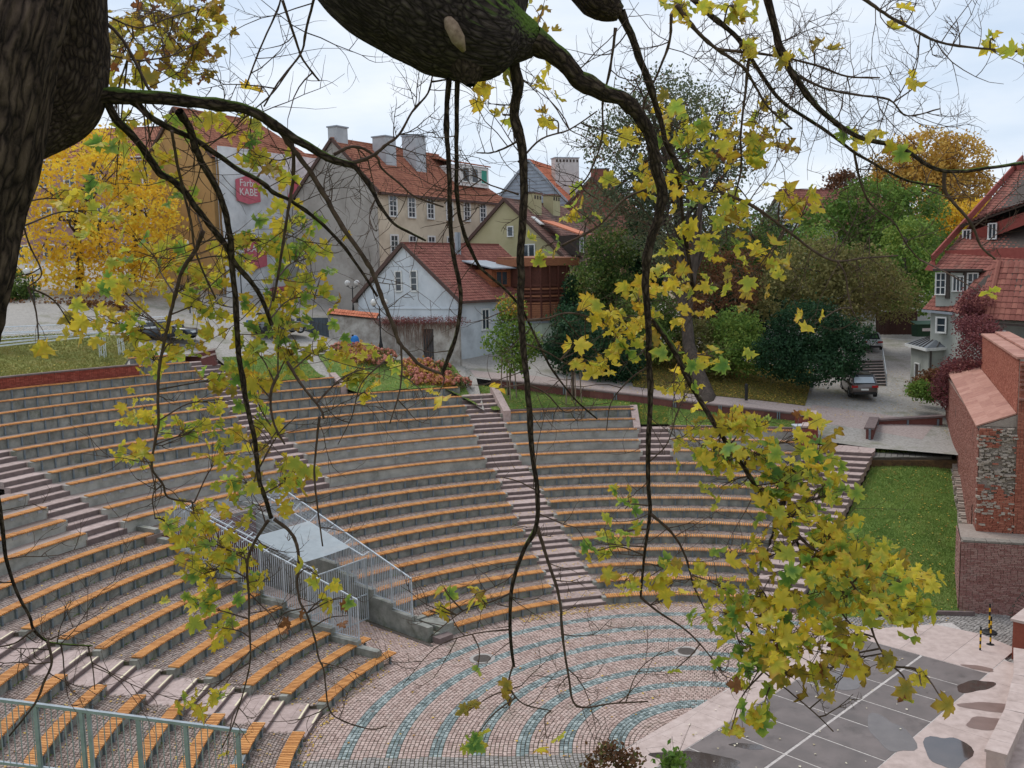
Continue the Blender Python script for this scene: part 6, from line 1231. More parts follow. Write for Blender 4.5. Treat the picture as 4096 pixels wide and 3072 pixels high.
# aluminium truss
M_alu = mat('aluminium', [h('b4b8bd'), h('cdd0d4')], .35, 6, spec=.5, metal=.35)
def truss(o, a, b, w=.3, name='truss_beam', seg=None):
    a, b = Vector(a), Vector(b); d = b - a; ln = d.length; d.normalize(); s = d.cross(ZZ) if abs(d.z) < .9 else Vector((1, 0, 0)); s.normalize(); t = s.cross(d); q = MB(); cs = [(-w / 2, -w / 2), (w / 2, -w / 2), (w / 2, w / 2), (-w / 2, w / 2)]; C4 = [(a + s * x + t * y, b + s * x + t * y) for x, y in cs]
    for p, e_ in C4: q.tube([p, e_], .028, 5)
    n = int(ln / .42)
    for (p, e1_), (p2, e2_) in zip(C4, C4[1:] + C4[:1]):
        for i in range(n):
            x0, x1 = (p, e1_) if i % 2 else (p2, e2_), (p2, e2_) if i % 2 else (p, e1_); q.tube([lerp(x0[0], x0[1], i / n), lerp(x1[0], x1[1], (i + 1) / n)], .012, 4, cap=False)
    q.build(name, M_alu, o)
ts = thing('stage_truss', 'aluminium stage truss frame standing on the left parapet', 'truss', U(415, 1452, 61.5))
truss(ts, U(414, 1452, 61.5), U(404, 1322, 61.5), .3, 'truss_leg'); truss(ts, U(492, 1448, 62.5), U(480, 1352, 62.5), .28, 'truss_leg')
truss(ts, U(-60, 1322, 60), U(425, 1302, 61.5), .36); truss(ts, U(-60, 1352, 59), U(450, 1318, 62), .32); truss(ts, U(300, 1300, 63), U(690, 1272, 66), .3); MB().bar(U(-40, 1376, 58.5), U(700, 1300, 66.4), .12, .1).build('rail', M_alu, ts); MB().bar(U(-40, 1388, 58), U(420, 1340, 61.4), .1, .08).build('rail', M_alu, ts)
o = thing('truss_section', 'loose white truss sections lying behind the parapet end', 'truss', U(560, 1450, 62)); truss(o, U(470, 1452, 61.5), U(700, 1420, 63.5), .35, 'frame'); truss(o, U(480, 1462, 61), U(690, 1436, 62.6), .3, 'frame')
sg = thing('sign', 'dark signboard with white lettering on the left bank', 'sign', U(110, 1250, 75)); c = U(108, 1247, 75); MB().box(c, (1.25, .06, .5)).build('board', mat('sign_dark', [h('33302f'), h('403c3a')], .6, 4), sg); me = text_mesh('SUSHI', .3); me.materials.append(M_white); t = link('lettering', me, None, sg); t.location = c + Vector((.22, -.04, -.02)) - wloc(sg); t.rotation_euler = (pi / 2, 0, 0); q = MB(); q.lathe((0, 0, 0), [(.13, 0), (.13, .01)], 12); q.v = [tuple(c + Vector((-.42 + x, -.035 - z, y))) for x, y, z in q.v]; q.build('emblem', M_white, sg)
for s in (-.5, .5): MB().tube([c + Vector((s, 0, -.25)), c + Vector((s, 0, -1))], .03, 5).build('leg', M_blk, sg)
p = U(222, 1262, 74); q = MB(); q.add([p + Vector((0, 0, .6)), p + Vector((-.12, .1, 0)), p + Vector((.5, .1, -.45)), p + Vector((.3, .3, -.3))], [(0, 1, 2), (0, 2, 3), (0, 3, 1), (1, 3, 2)]); tag(q.build('folded_parasol', M_white), 'white folded cloth beside the russet shrubs', 'cloth')
# granite step walls where the street meets the stairs on the left
for lab, u0, v0, u1, v1, Y in (('pale granite block with brick base at the top of the left stairs', 745, 1420, 860, 1396, 64), ('smaller pale granite block beside the top stairs', 810, 1430, 860, 1415, 63)):
    a, b = U(u0, v0, Y), U(u1, v1, Y); o = thing('coping_block', lab, 'wall', a); MB().bar(a, b, .5, .12).build('coping', M_pink, o); MB().bar(a - ZZ * .42, b - ZZ * .42, .4, .7).build('base', M_bmar, o)
# near steel railing at the lower left
nr = thing('steel_railing', 'near grey steel railing crossing the lower left corner', 'railing', U(300, 3300, 13)); pts_ = [U(-60, 2792, 13), U(985, 2926, 13)]; a, b = pts_
M_rail = mat('rail_steel', [h('7d8489'), h('959ca1')], .45, 6, spec=.5); MB().bar(a, b, .055, .045).build('top_rail', M_rail, nr); low = Vector((0, 0, -.98)); MB().bar(a + low, b + low, .04, .04).build('bottom_rail', M_rail, nr)
d = b - a
for f in (.19, .365, .395, .585, .765, .965): p = a + d * f; MB().box(p + ZZ * -.62, (.055, .045, 1.2)).build('post', M_rail, nr)
for k in range(1, 40):
    p = a + d * (k / 40); MB().box(p + ZZ * -.49, (.011, .011, .98)).build('bar', M_rail, nr)
# ================================================================== GRASS BLADES AND FALLEN LEAVES
def blades(name, pts, hgt, m, parent=None):
    P = np.asarray(pts); n = len(P); a = RNG.uniform(0, 2 * pi, n); w = hgt * .28; lean = RNG.normal(0, .45, (n, 2)) * hgt; hh = hgt * RNG.uniform(.5, 1.3, n)
    V = np.empty((n, 3, 3)); V[:, 0] = P + np.stack([np.cos(a) * w, np.sin(a) * w, np.full(n, -.01)], 1); V[:, 1] = P - np.stack([np.cos(a) * w, np.sin(a) * w, np.full(n, .01)], 1); V[:, 2] = P + np.concatenate([lean, hh[:, None]], 1)
    o = link(name, np_mesh(name, V.reshape(-1, 3), np.arange(n * 3).reshape(-1, 3), np.repeat(RNG.random(n), 3)), m); o['kind'] = 'stuff'; return o
def sample(o, n):
    """random points on a mesh object's faces (quads/tris, world = local here)"""
    me = o.data; nv = len(me.vertices); co = np.empty(nv * 3); me.vertices.foreach_get('co', co); co = co.reshape(-1, 3); me.calc_loop_triangles(); t = np.empty(len(me.loop_triangles) * 3, np.int32); me.loop_triangles.foreach_get('vertices', t); t = t.reshape(-1, 3)
    A, B_, C_2 = co[t[:, 0]], co[t[:, 1]], co[t[:, 2]]; ar = np.linalg.norm(np.cross(B_ - A, C_2 - A), axis=1); k = RNG.choice(len(t), n, p=ar / ar.sum()); u, v = RNG.random((2, n)); f = u + v > 1; u[f], v[f] = 1 - u[f], 1 - v[f]
    return A[k] + (B_[k] - A[k]) * u[:, None] + (C_2[k] - A[k]) * v[:, None]
MG1 = mat('grass_blades', [h('4f6a30'), h('6c8640'), h('889a50'), h('9ca25e')], .8, .8, 6, var=.5, trans=.25)
MG2 = mat('dry_grass_blades', [h('565a2c'), h('6f7038'), h('868044'), h('958a52')], .8, .6, 6, var=.5, trans=.25)
LAWNS = [o for o in bpy.data.objects if o.name.startswith(('lawn', 'grass_bank', 'flower_bed'))]; SL = [o for o in bpy.data.objects if o.name.startswith('grass_slope')]; LB = [o for o in bpy.data.objects if o.name.startswith('leafy_bank')]
pts_ = np.concatenate([sample(o, 52000 if o.name == 'lawn' else 9000) for o in LAWNS]); tag(blades('grass', pts_, .085, MG1), 'short green grass of the lawns and banks', 'grass')
tag(blades('grass', np.concatenate([sample(o, 42000) for o in SL]), .11, MG2), 'yellowing grass on the slope behind the left parapet', 'grass')
tag(blades('grass', np.concatenate([sample(o, 16000) for o in LB]), .12, MG2), 'tufts of grass on the leafy bank by the path', 'grass')
# moss and weeds along the riser feet of the lower left rows
wd = []
for k in range(1, 12):
    for key in ('L', 'F', 'M'):
        tA, tB = SEC[key][:2]; r = rk(k) + .085; n = 160; t = RNG.uniform(tA(r), tB(r), n); cl = np.sin(t * 37 + k) + np.sin(t * 91 + k * 2); t = t[cl > .35]; wd.append(np.stack([CX + r * np.cos(t) - RNG.uniform(0, .05, len(t)) * np.cos(t), CY + r * np.sin(t), np.full(len(t), Tk(k - 1))], 1))
tag(blades('weeds', np.concatenate(wd), .07, MG1), 'small weeds growing at the feet of the bench walls', 'weeds')
def fallen(label, pts, size, mats_, up=.012):
    P = np.asarray(pts); n = len(P); a = RNG.uniform(0, 2 * pi, n); s = size * RNG.uniform(.6, 1.2, n); ang = np.array([0, 1.1, 1.9, pi, 4.4, 5.2]); rad = np.array([1, .5, .9, .7, .9, .55]); V = np.empty((n, 6, 3))
    for j in range(6): V[:, j] = P + np.stack([np.cos(a + ang[j]) * s * rad[j], np.sin(a + ang[j]) * s * rad[j], up + RNG.uniform(0, .035, n)], 1)
    o = link('fallen_leaves', np_mesh('fallen_leaves', V.reshape(-1, 3), np.arange(n * 6).reshape(-1, 6), np.repeat(RNG.random(n), 6)), mats_); o['kind'] = 'stuff'; return tag(o, label, 'leaves')
ML_fall = leafmat('fallen_leaf', [h('7a5a2c'), h('a8833a'), h('c9ab4a'), h('8d5f38'), h('d3c27a')], .1)
def ringpts(n, r0, r1, t0, t1, z): t = RNG.uniform(radians(t0), radians(t1), n); r = RNG.uniform(r0, r1, n); return np.stack([CX + r * np.cos(t), CY + r * np.sin(t), np.full(n, z)], 1)
fp = [ringpts(260, 12.9, 13.6, 92, 118, .0), ringpts(150, 13.0, 13.6, 60, 90, 0), ringpts(120, 13.2, 13.62, 150, 185, 0), ringpts(90, 3, 13.5, 70, 190, 0), ringpts(60, 13.8, 17.5, 138, 147, 0), ringpts(150, 13, 18, 40, 62, 0)]
fallen('yellow brown leaves fallen on the round paved floor', np.concatenate(fp), .055, ML_fall)
fallen('leaves scattered on the lawns and banks', np.concatenate([sample(o, 420 if o.name == 'lawn' else 260) for o in LAWNS]), .06, ML_fall, .05)
fallen('leaves scattered on the left slope', np.concatenate([sample(o, 500) for o in SL]), .07, ML_fall, .06)
fallen('thick carpet of leaves on the bank under the leaning tree', np.concatenate([sample(o, 5200) for o in LB]), .07, ML_fall, .06)
st_ = []
for k in range(1, 12): n = 34; t = RNG.uniform(TH_C - .06, TH_C + .09, n); r = rk(k) + RNG.uniform(.5, 1.2, n); st_.append(np.stack([CX + r * np.cos(t), CY + r * np.sin(t), np.full(n, Tk(k) + .01)], 1))
for a in range(1, 8): n = 26; t = RNG.uniform(TH_C - .03, TH_C + .07, n); r = ra(a) + RNG.uniform(.5, 1.2, n); st_.append(np.stack([CX + r * np.cos(t), CY + r * np.sin(t), np.full(n, Ta(a) + .01)], 1))
for k in range(1, 11):
    for key in 'LMRF': tA, tB = SEC[key][:2]; n = 26; r = rk(k) + RNG.uniform(.45, 1.3, n); t = RNG.uniform(tA(20), tB(20), n); st_.append(np.stack([CX + r * np.cos(t), CY + r * np.sin(t), np.full(n, Tk(k) + .005)], 1))
fallen('brown leaves caught on the steps and terrace treads', np.concatenate(st_), .05, ML_fall)
gp = [(U(u, 1300, Y).x, Y) for u, Y in zip(RNG.uniform(2300, 3700, 1500), RNG.uniform(60, 75, 1500))]; gp = [(x, y, gz(x, y) + .01) for x, y in gp if hypot(x - CX, y - CY) > 36 or x > 19]; fallen('leaves blown over the path and drive', gp, .06, ML_fall)
sp_ = [sp(e, s, .11) for e, s in zip(RNG.uniform(-4, 13, 90), RNG.uniform(.2, 6.2, 90))]; fallen('small pale leaves and litter on the stage', sp_, .05, mat('pale_litter', [h('b5aa90'), h('cfc6b2'), h('8c7a50')], .8, 3, var=.8))
# ================================================================== THE NEAR MAPLE
from mathutils import noise as mnoise
OV = 4096 / 2212.0
def O(x, y, Y): return U(x * OV, y * OV, Y)
def barkmat(name, cols, moss=0., strv=(40, 40, 14)):
    m = bpy.data.materials.new(name); m.use_nodes = True; t = m.node_tree; N = t.nodes; K = t.links.new; b = N['Principled BSDF']; b.inputs['Roughness'].default_value = .95; b.inputs['Specular IOR Level'].default_value = .15
    def mth(op, x, y=None, z=None):
        q = N.new('ShaderNodeMath'); q.operation = op
        for i, v in enumerate((x, y, z)):
            if v is None: continue
            if isinstance(v, (int, float)): q.inputs[i].default_value = v
            else: K(v, q.inputs[i])
        return q.outputs[0]
    at = N.new('ShaderNodeAttribute'); at.attribute_name = 'bk'; g = N.new('ShaderNodeNewGeometry')
    nw = N.new('ShaderNodeTexNoise'); nw.inputs['Scale'].default_value = 9; nw.inputs['Detail'].default_value = 4; K(at.outputs['Vector'], nw.inputs['Vector'])
    wv = N.new('ShaderNodeVectorMath'); wv.operation = 'MULTIPLY_ADD'; K(nw.outputs['Color'], wv.inputs[0]); wv.inputs[1].default_value = (.05, .05, .05); K(at.outputs['Vector'], wv.inputs[2])
    mp_ = N.new('ShaderNodeMapping'); mp_.inputs['Scale'].default_value = strv; K(wv.outputs[0], mp_.inputs['Vector'])
    vo = N.new('ShaderNodeTexVoronoi'); vo.feature = 'DISTANCE_TO_EDGE'; vo.inputs['Scale'].default_value = 1; K(mp_.outputs[0], vo.inputs['Vector'])
    n = N.new('ShaderNodeTexNoise'); n.inputs['Scale'].default_value = 2.2; n.inputs['Detail'].default_value = 8; n.inputs['Roughness'].default_value = .7; K(mp_.outputs[0], n.inputs['Vector'])
    ht = mth('MULTIPLY_ADD', mth('MINIMUM', vo.outputs['Distance'], .35), 1.9, mth('MULTIPLY_ADD', n.outputs['Fac'], 1.1, -.5))
    big = N.new('ShaderNodeTexNoise'); big.inputs['Scale'].default_value = 4; big.inputs['Detail'].default_value = 5; K(g.outputs['Position'], big.inputs['Vector'])
    r = N.new('ShaderNodeValToRGB'); e = r.color_ramp.elements; e[0].color = (*cols[0], 1); e[1].color = (*cols[2], 1); q = e.new(.45); q.color = (*cols[1], 1); K(mth('ADD', ht, mth('MULTIPLY_ADD', big.outputs['Fac'], .5, -.25)), r.inputs[0]); col = r.outputs[0]
    if moss:
        sx = N.new('ShaderNodeSeparateXYZ'); K(g.outputs['Normal'], sx.inputs[0]); n3 = N.new('ShaderNodeTexNoise'); n3.inputs['Scale'].default_value = 2.6; n3.inputs['Detail'].default_value = 6; K(g.outputs['Position'], n3.inputs['Vector'])
        mr = N.new('ShaderNodeMapRange'); mr.inputs['From Min'].default_value = 1.25 - moss * .5; mr.inputs['From Max'].default_value = 1.6 - moss * .5; K(mth('ADD', mth('MULTIPLY_ADD', n3.outputs['Fac'], 1.6, sx.outputs['Z']), mth('MULTIPLY', ht, .25)), mr.inputs['Value'])
        mx_ = N.new('ShaderNodeMix'); mx_.data_type = 'RGBA'; K(mr.outputs[0], mx_.inputs['Factor']); K(col, mx_.inputs['A']); mx_.inputs['B'].default_value = (*h('566a2c'), 1); col = mx_.outputs['Result']
    K(col, b.inputs['Base Color']); bp = N.new('ShaderNodeBump'); bp.inputs['Strength'].default_value = 1.0; bp.inputs['Distance'].default_value = .018; K(ht, bp.inputs['Height']); K(bp.outputs[0], b.inputs['Normal']); return m
MK_trunk = barkmat('near_bark', [h('1f1815'), h('4d3f36'), h('6d5b4d')], 0, (30, 30, 6))
MK_limb = barkmat('limb_bark', [h('241c19'), h('46392f'), h('65564a')], .12)
MK_moss = barkmat('mossy_limb_bark', [h('241d1b'), h('443a36'), h('62564e')], .8)
MK_twig = mat('twig_bark', [h('33261f'), h('4a3a30'), h('5d4a3e')], .9, 20)
def catmull(P, per=6):
    P = [Vector(p) for p in P]; Q = [P[0] * 2 - P[1]] + P + [P[-1] * 2 - P[-2]]; out = []
    for i in range(1, len(Q) - 2):
        a, b, c, d = Q[i - 1:i + 3]
        for k in range(per): t = k / per; out.append(.5 * ((2 * b) + (c - a) * t + (2 * a - 5 * b + 4 * c - d) * t * t + (3 * b - a - 3 * c + d) * t ** 3))
    return out + [P[-1]]
def bark_tube(name, pts, radii, nA, m, parent, amp=.1, freq=9, stretch=.35, per=10):
    """bent trunk with real bark ridges"""
    C = catmull(pts, per); nL = len(C); R = np.interp(np.linspace(0, 1, nL), np.linspace(0, 1, len(radii)), radii); V, rid, bk = [], [], []; prev = None; s = 0
    for i, p in enumerate(C):
        t = (C[min(i + 1, nL - 1)] - C[max(i - 1, 0)]).normalized(); x = t.orthogonal().normalized() if prev is None else (prev - t * prev.dot(t)).normalized(); prev = x; y = t.cross(x)
        if i: s += (p - C[i - 1]).length
        for j in range(nA):
            a = 2 * pi * j / nA; w = mnoise.noise((cos(a) * 1.5, sin(a) * 1.5, s * 1.2)) * .9
            q = mnoise.noise(((cos(a + w * .25)) * freq * .5, (sin(a + w * .25)) * freq * .5, s / R[i] * stretch)); r1 = 1 - abs(q) * 2.2; q2 = mnoise.noise((cos(a) * freq, sin(a) * freq, s / R[i] * stretch * 2.5 + 9)); rg_ = max(-1, min(1, r1 * .7 + q2 * .6)); big = mnoise.noise((cos(a), sin(a), s * 1.1 + 5)) * .12
            r = R[i] * (1 + big + amp * (rg_ - .3)); V.append(p + (x * cos(a) + y * sin(a)) * r); rid.append(.5 + .5 * rg_); bk += [R[i] * cos(a), R[i] * sin(a), s]
    F = [(i * nA + j, i * nA + (j + 1) % nA, (i + 1) * nA + (j + 1) % nA, (i + 1) * nA + j) for i in range(nL - 1) for j in range(nA)]
    me = np_mesh(name, np.array(V) - np.array(wloc(parent)), F, smooth=True); a_ = me.attributes.new('ridge', 'FLOAT', 'POINT'); a_.data.foreach_set('value', np.array(rid, np.float32)); a_ = me.attributes.new('bk', 'FLOAT_VECTOR', 'POINT'); a_.data.foreach_set('vector', np.array(bk, np.float32)); return link(name, me, m, parent)
px = lambda r, Y: r * OV * Y / FPX
mt = thing('maple_tree', 'near maple with mossy limb, hanging branches and yellow green leaves', 'tree', (-3.6, 4.3, 11.0))
bark_tube('trunk', [(-3.6, 4.3, 11.0), (-3.3, 4.2, 12.2), O(-330, 1300, 4.15), O(-190, 800, 4.2), O(-113, 470, 4.2), O(-66, 310, 4.2), O(-31, 100, 4.2), O(-5, 0, 4.25), O(25, -160, 4.3), O(45, -330, 4.3)], [.5, .4, .33, .30, .285, .285, .285, .28, .28, .28], 200, MK_trunk, mt, .09, 16, .3, 30)
bark_tube('stem', [O(20, 330, 4.55), O(70, 262, 4.75), O(118, 205, 4.85), O(132, 120, 4.9), O(128, 30, 4.9), O(125, -120, 4.9)], [px(40, 4.6), px(78, 4.75), px(92, 4.85), px(91, 4.9), px(92, 4.9), px(92, 4.9)], 130, MK_limb, mt, .04, 14, .6, 24)
bark_tube('stem', [O(700, -300, 5.1), O(815, -105, 5.0), O(925, -10, 5.0), O(1000, 45, 5.0), O(1050, 72, 5.0), O(1100, 80, 5.05), O(1150, 88, 5.1)], [px(170, 5), px(165, 5), px(150, 5), px(132, 5), px(105, 5), px(62, 5), px(36, 5.1)], 160, MK_moss, mt, .035, 18, .8, 28)
bark_tube('stub', [O(1005, 90, 4.95), O(1012, 150, 4.9), O(1016, 184, 4.88)], [px(60, 5), px(38, 5), px(9, 4.9)], 40, MK_limb, mt, .12, 8, .5, 8)
bark_tube('stem', [O(1040, 40, 5.05), O(1085, 5, 5.1), O(1100, -120, 5.1)], [px(80, 5), px(52, 5), px(48, 5)], 50, MK_moss, mt, .07, 10, .4, 10)
bark_tube('stem', [O(1240, -60, 5.6), O(1290, -5, 5.6), O(1318, 18, 5.6), O(1340, 30, 5.6)], [px(40, 5.6), px(42, 5.6), px(30, 5.6), px(15, 5.6)], 40, MK_limb, mt, .07, 10, .4, 10)
# scar of a lost branch on the limb
sv = MB(); c = O(985, 72, 4.66); ax_ = (O(1000, 105, 4.66) - O(965, 35, 4.66)); 
sv.tube([O(962, 30, 4.70), O(975, 55, 4.66), O(990, 85, 4.66), O(1002, 110, 4.70)], [.012, .035, .035, .012], 8); sv.build('branch_scar', mat('bare_wood', [h('5f4d3f'), h('7d6856'), h('8f7c69')], .9, 30), mt, smooth=True)
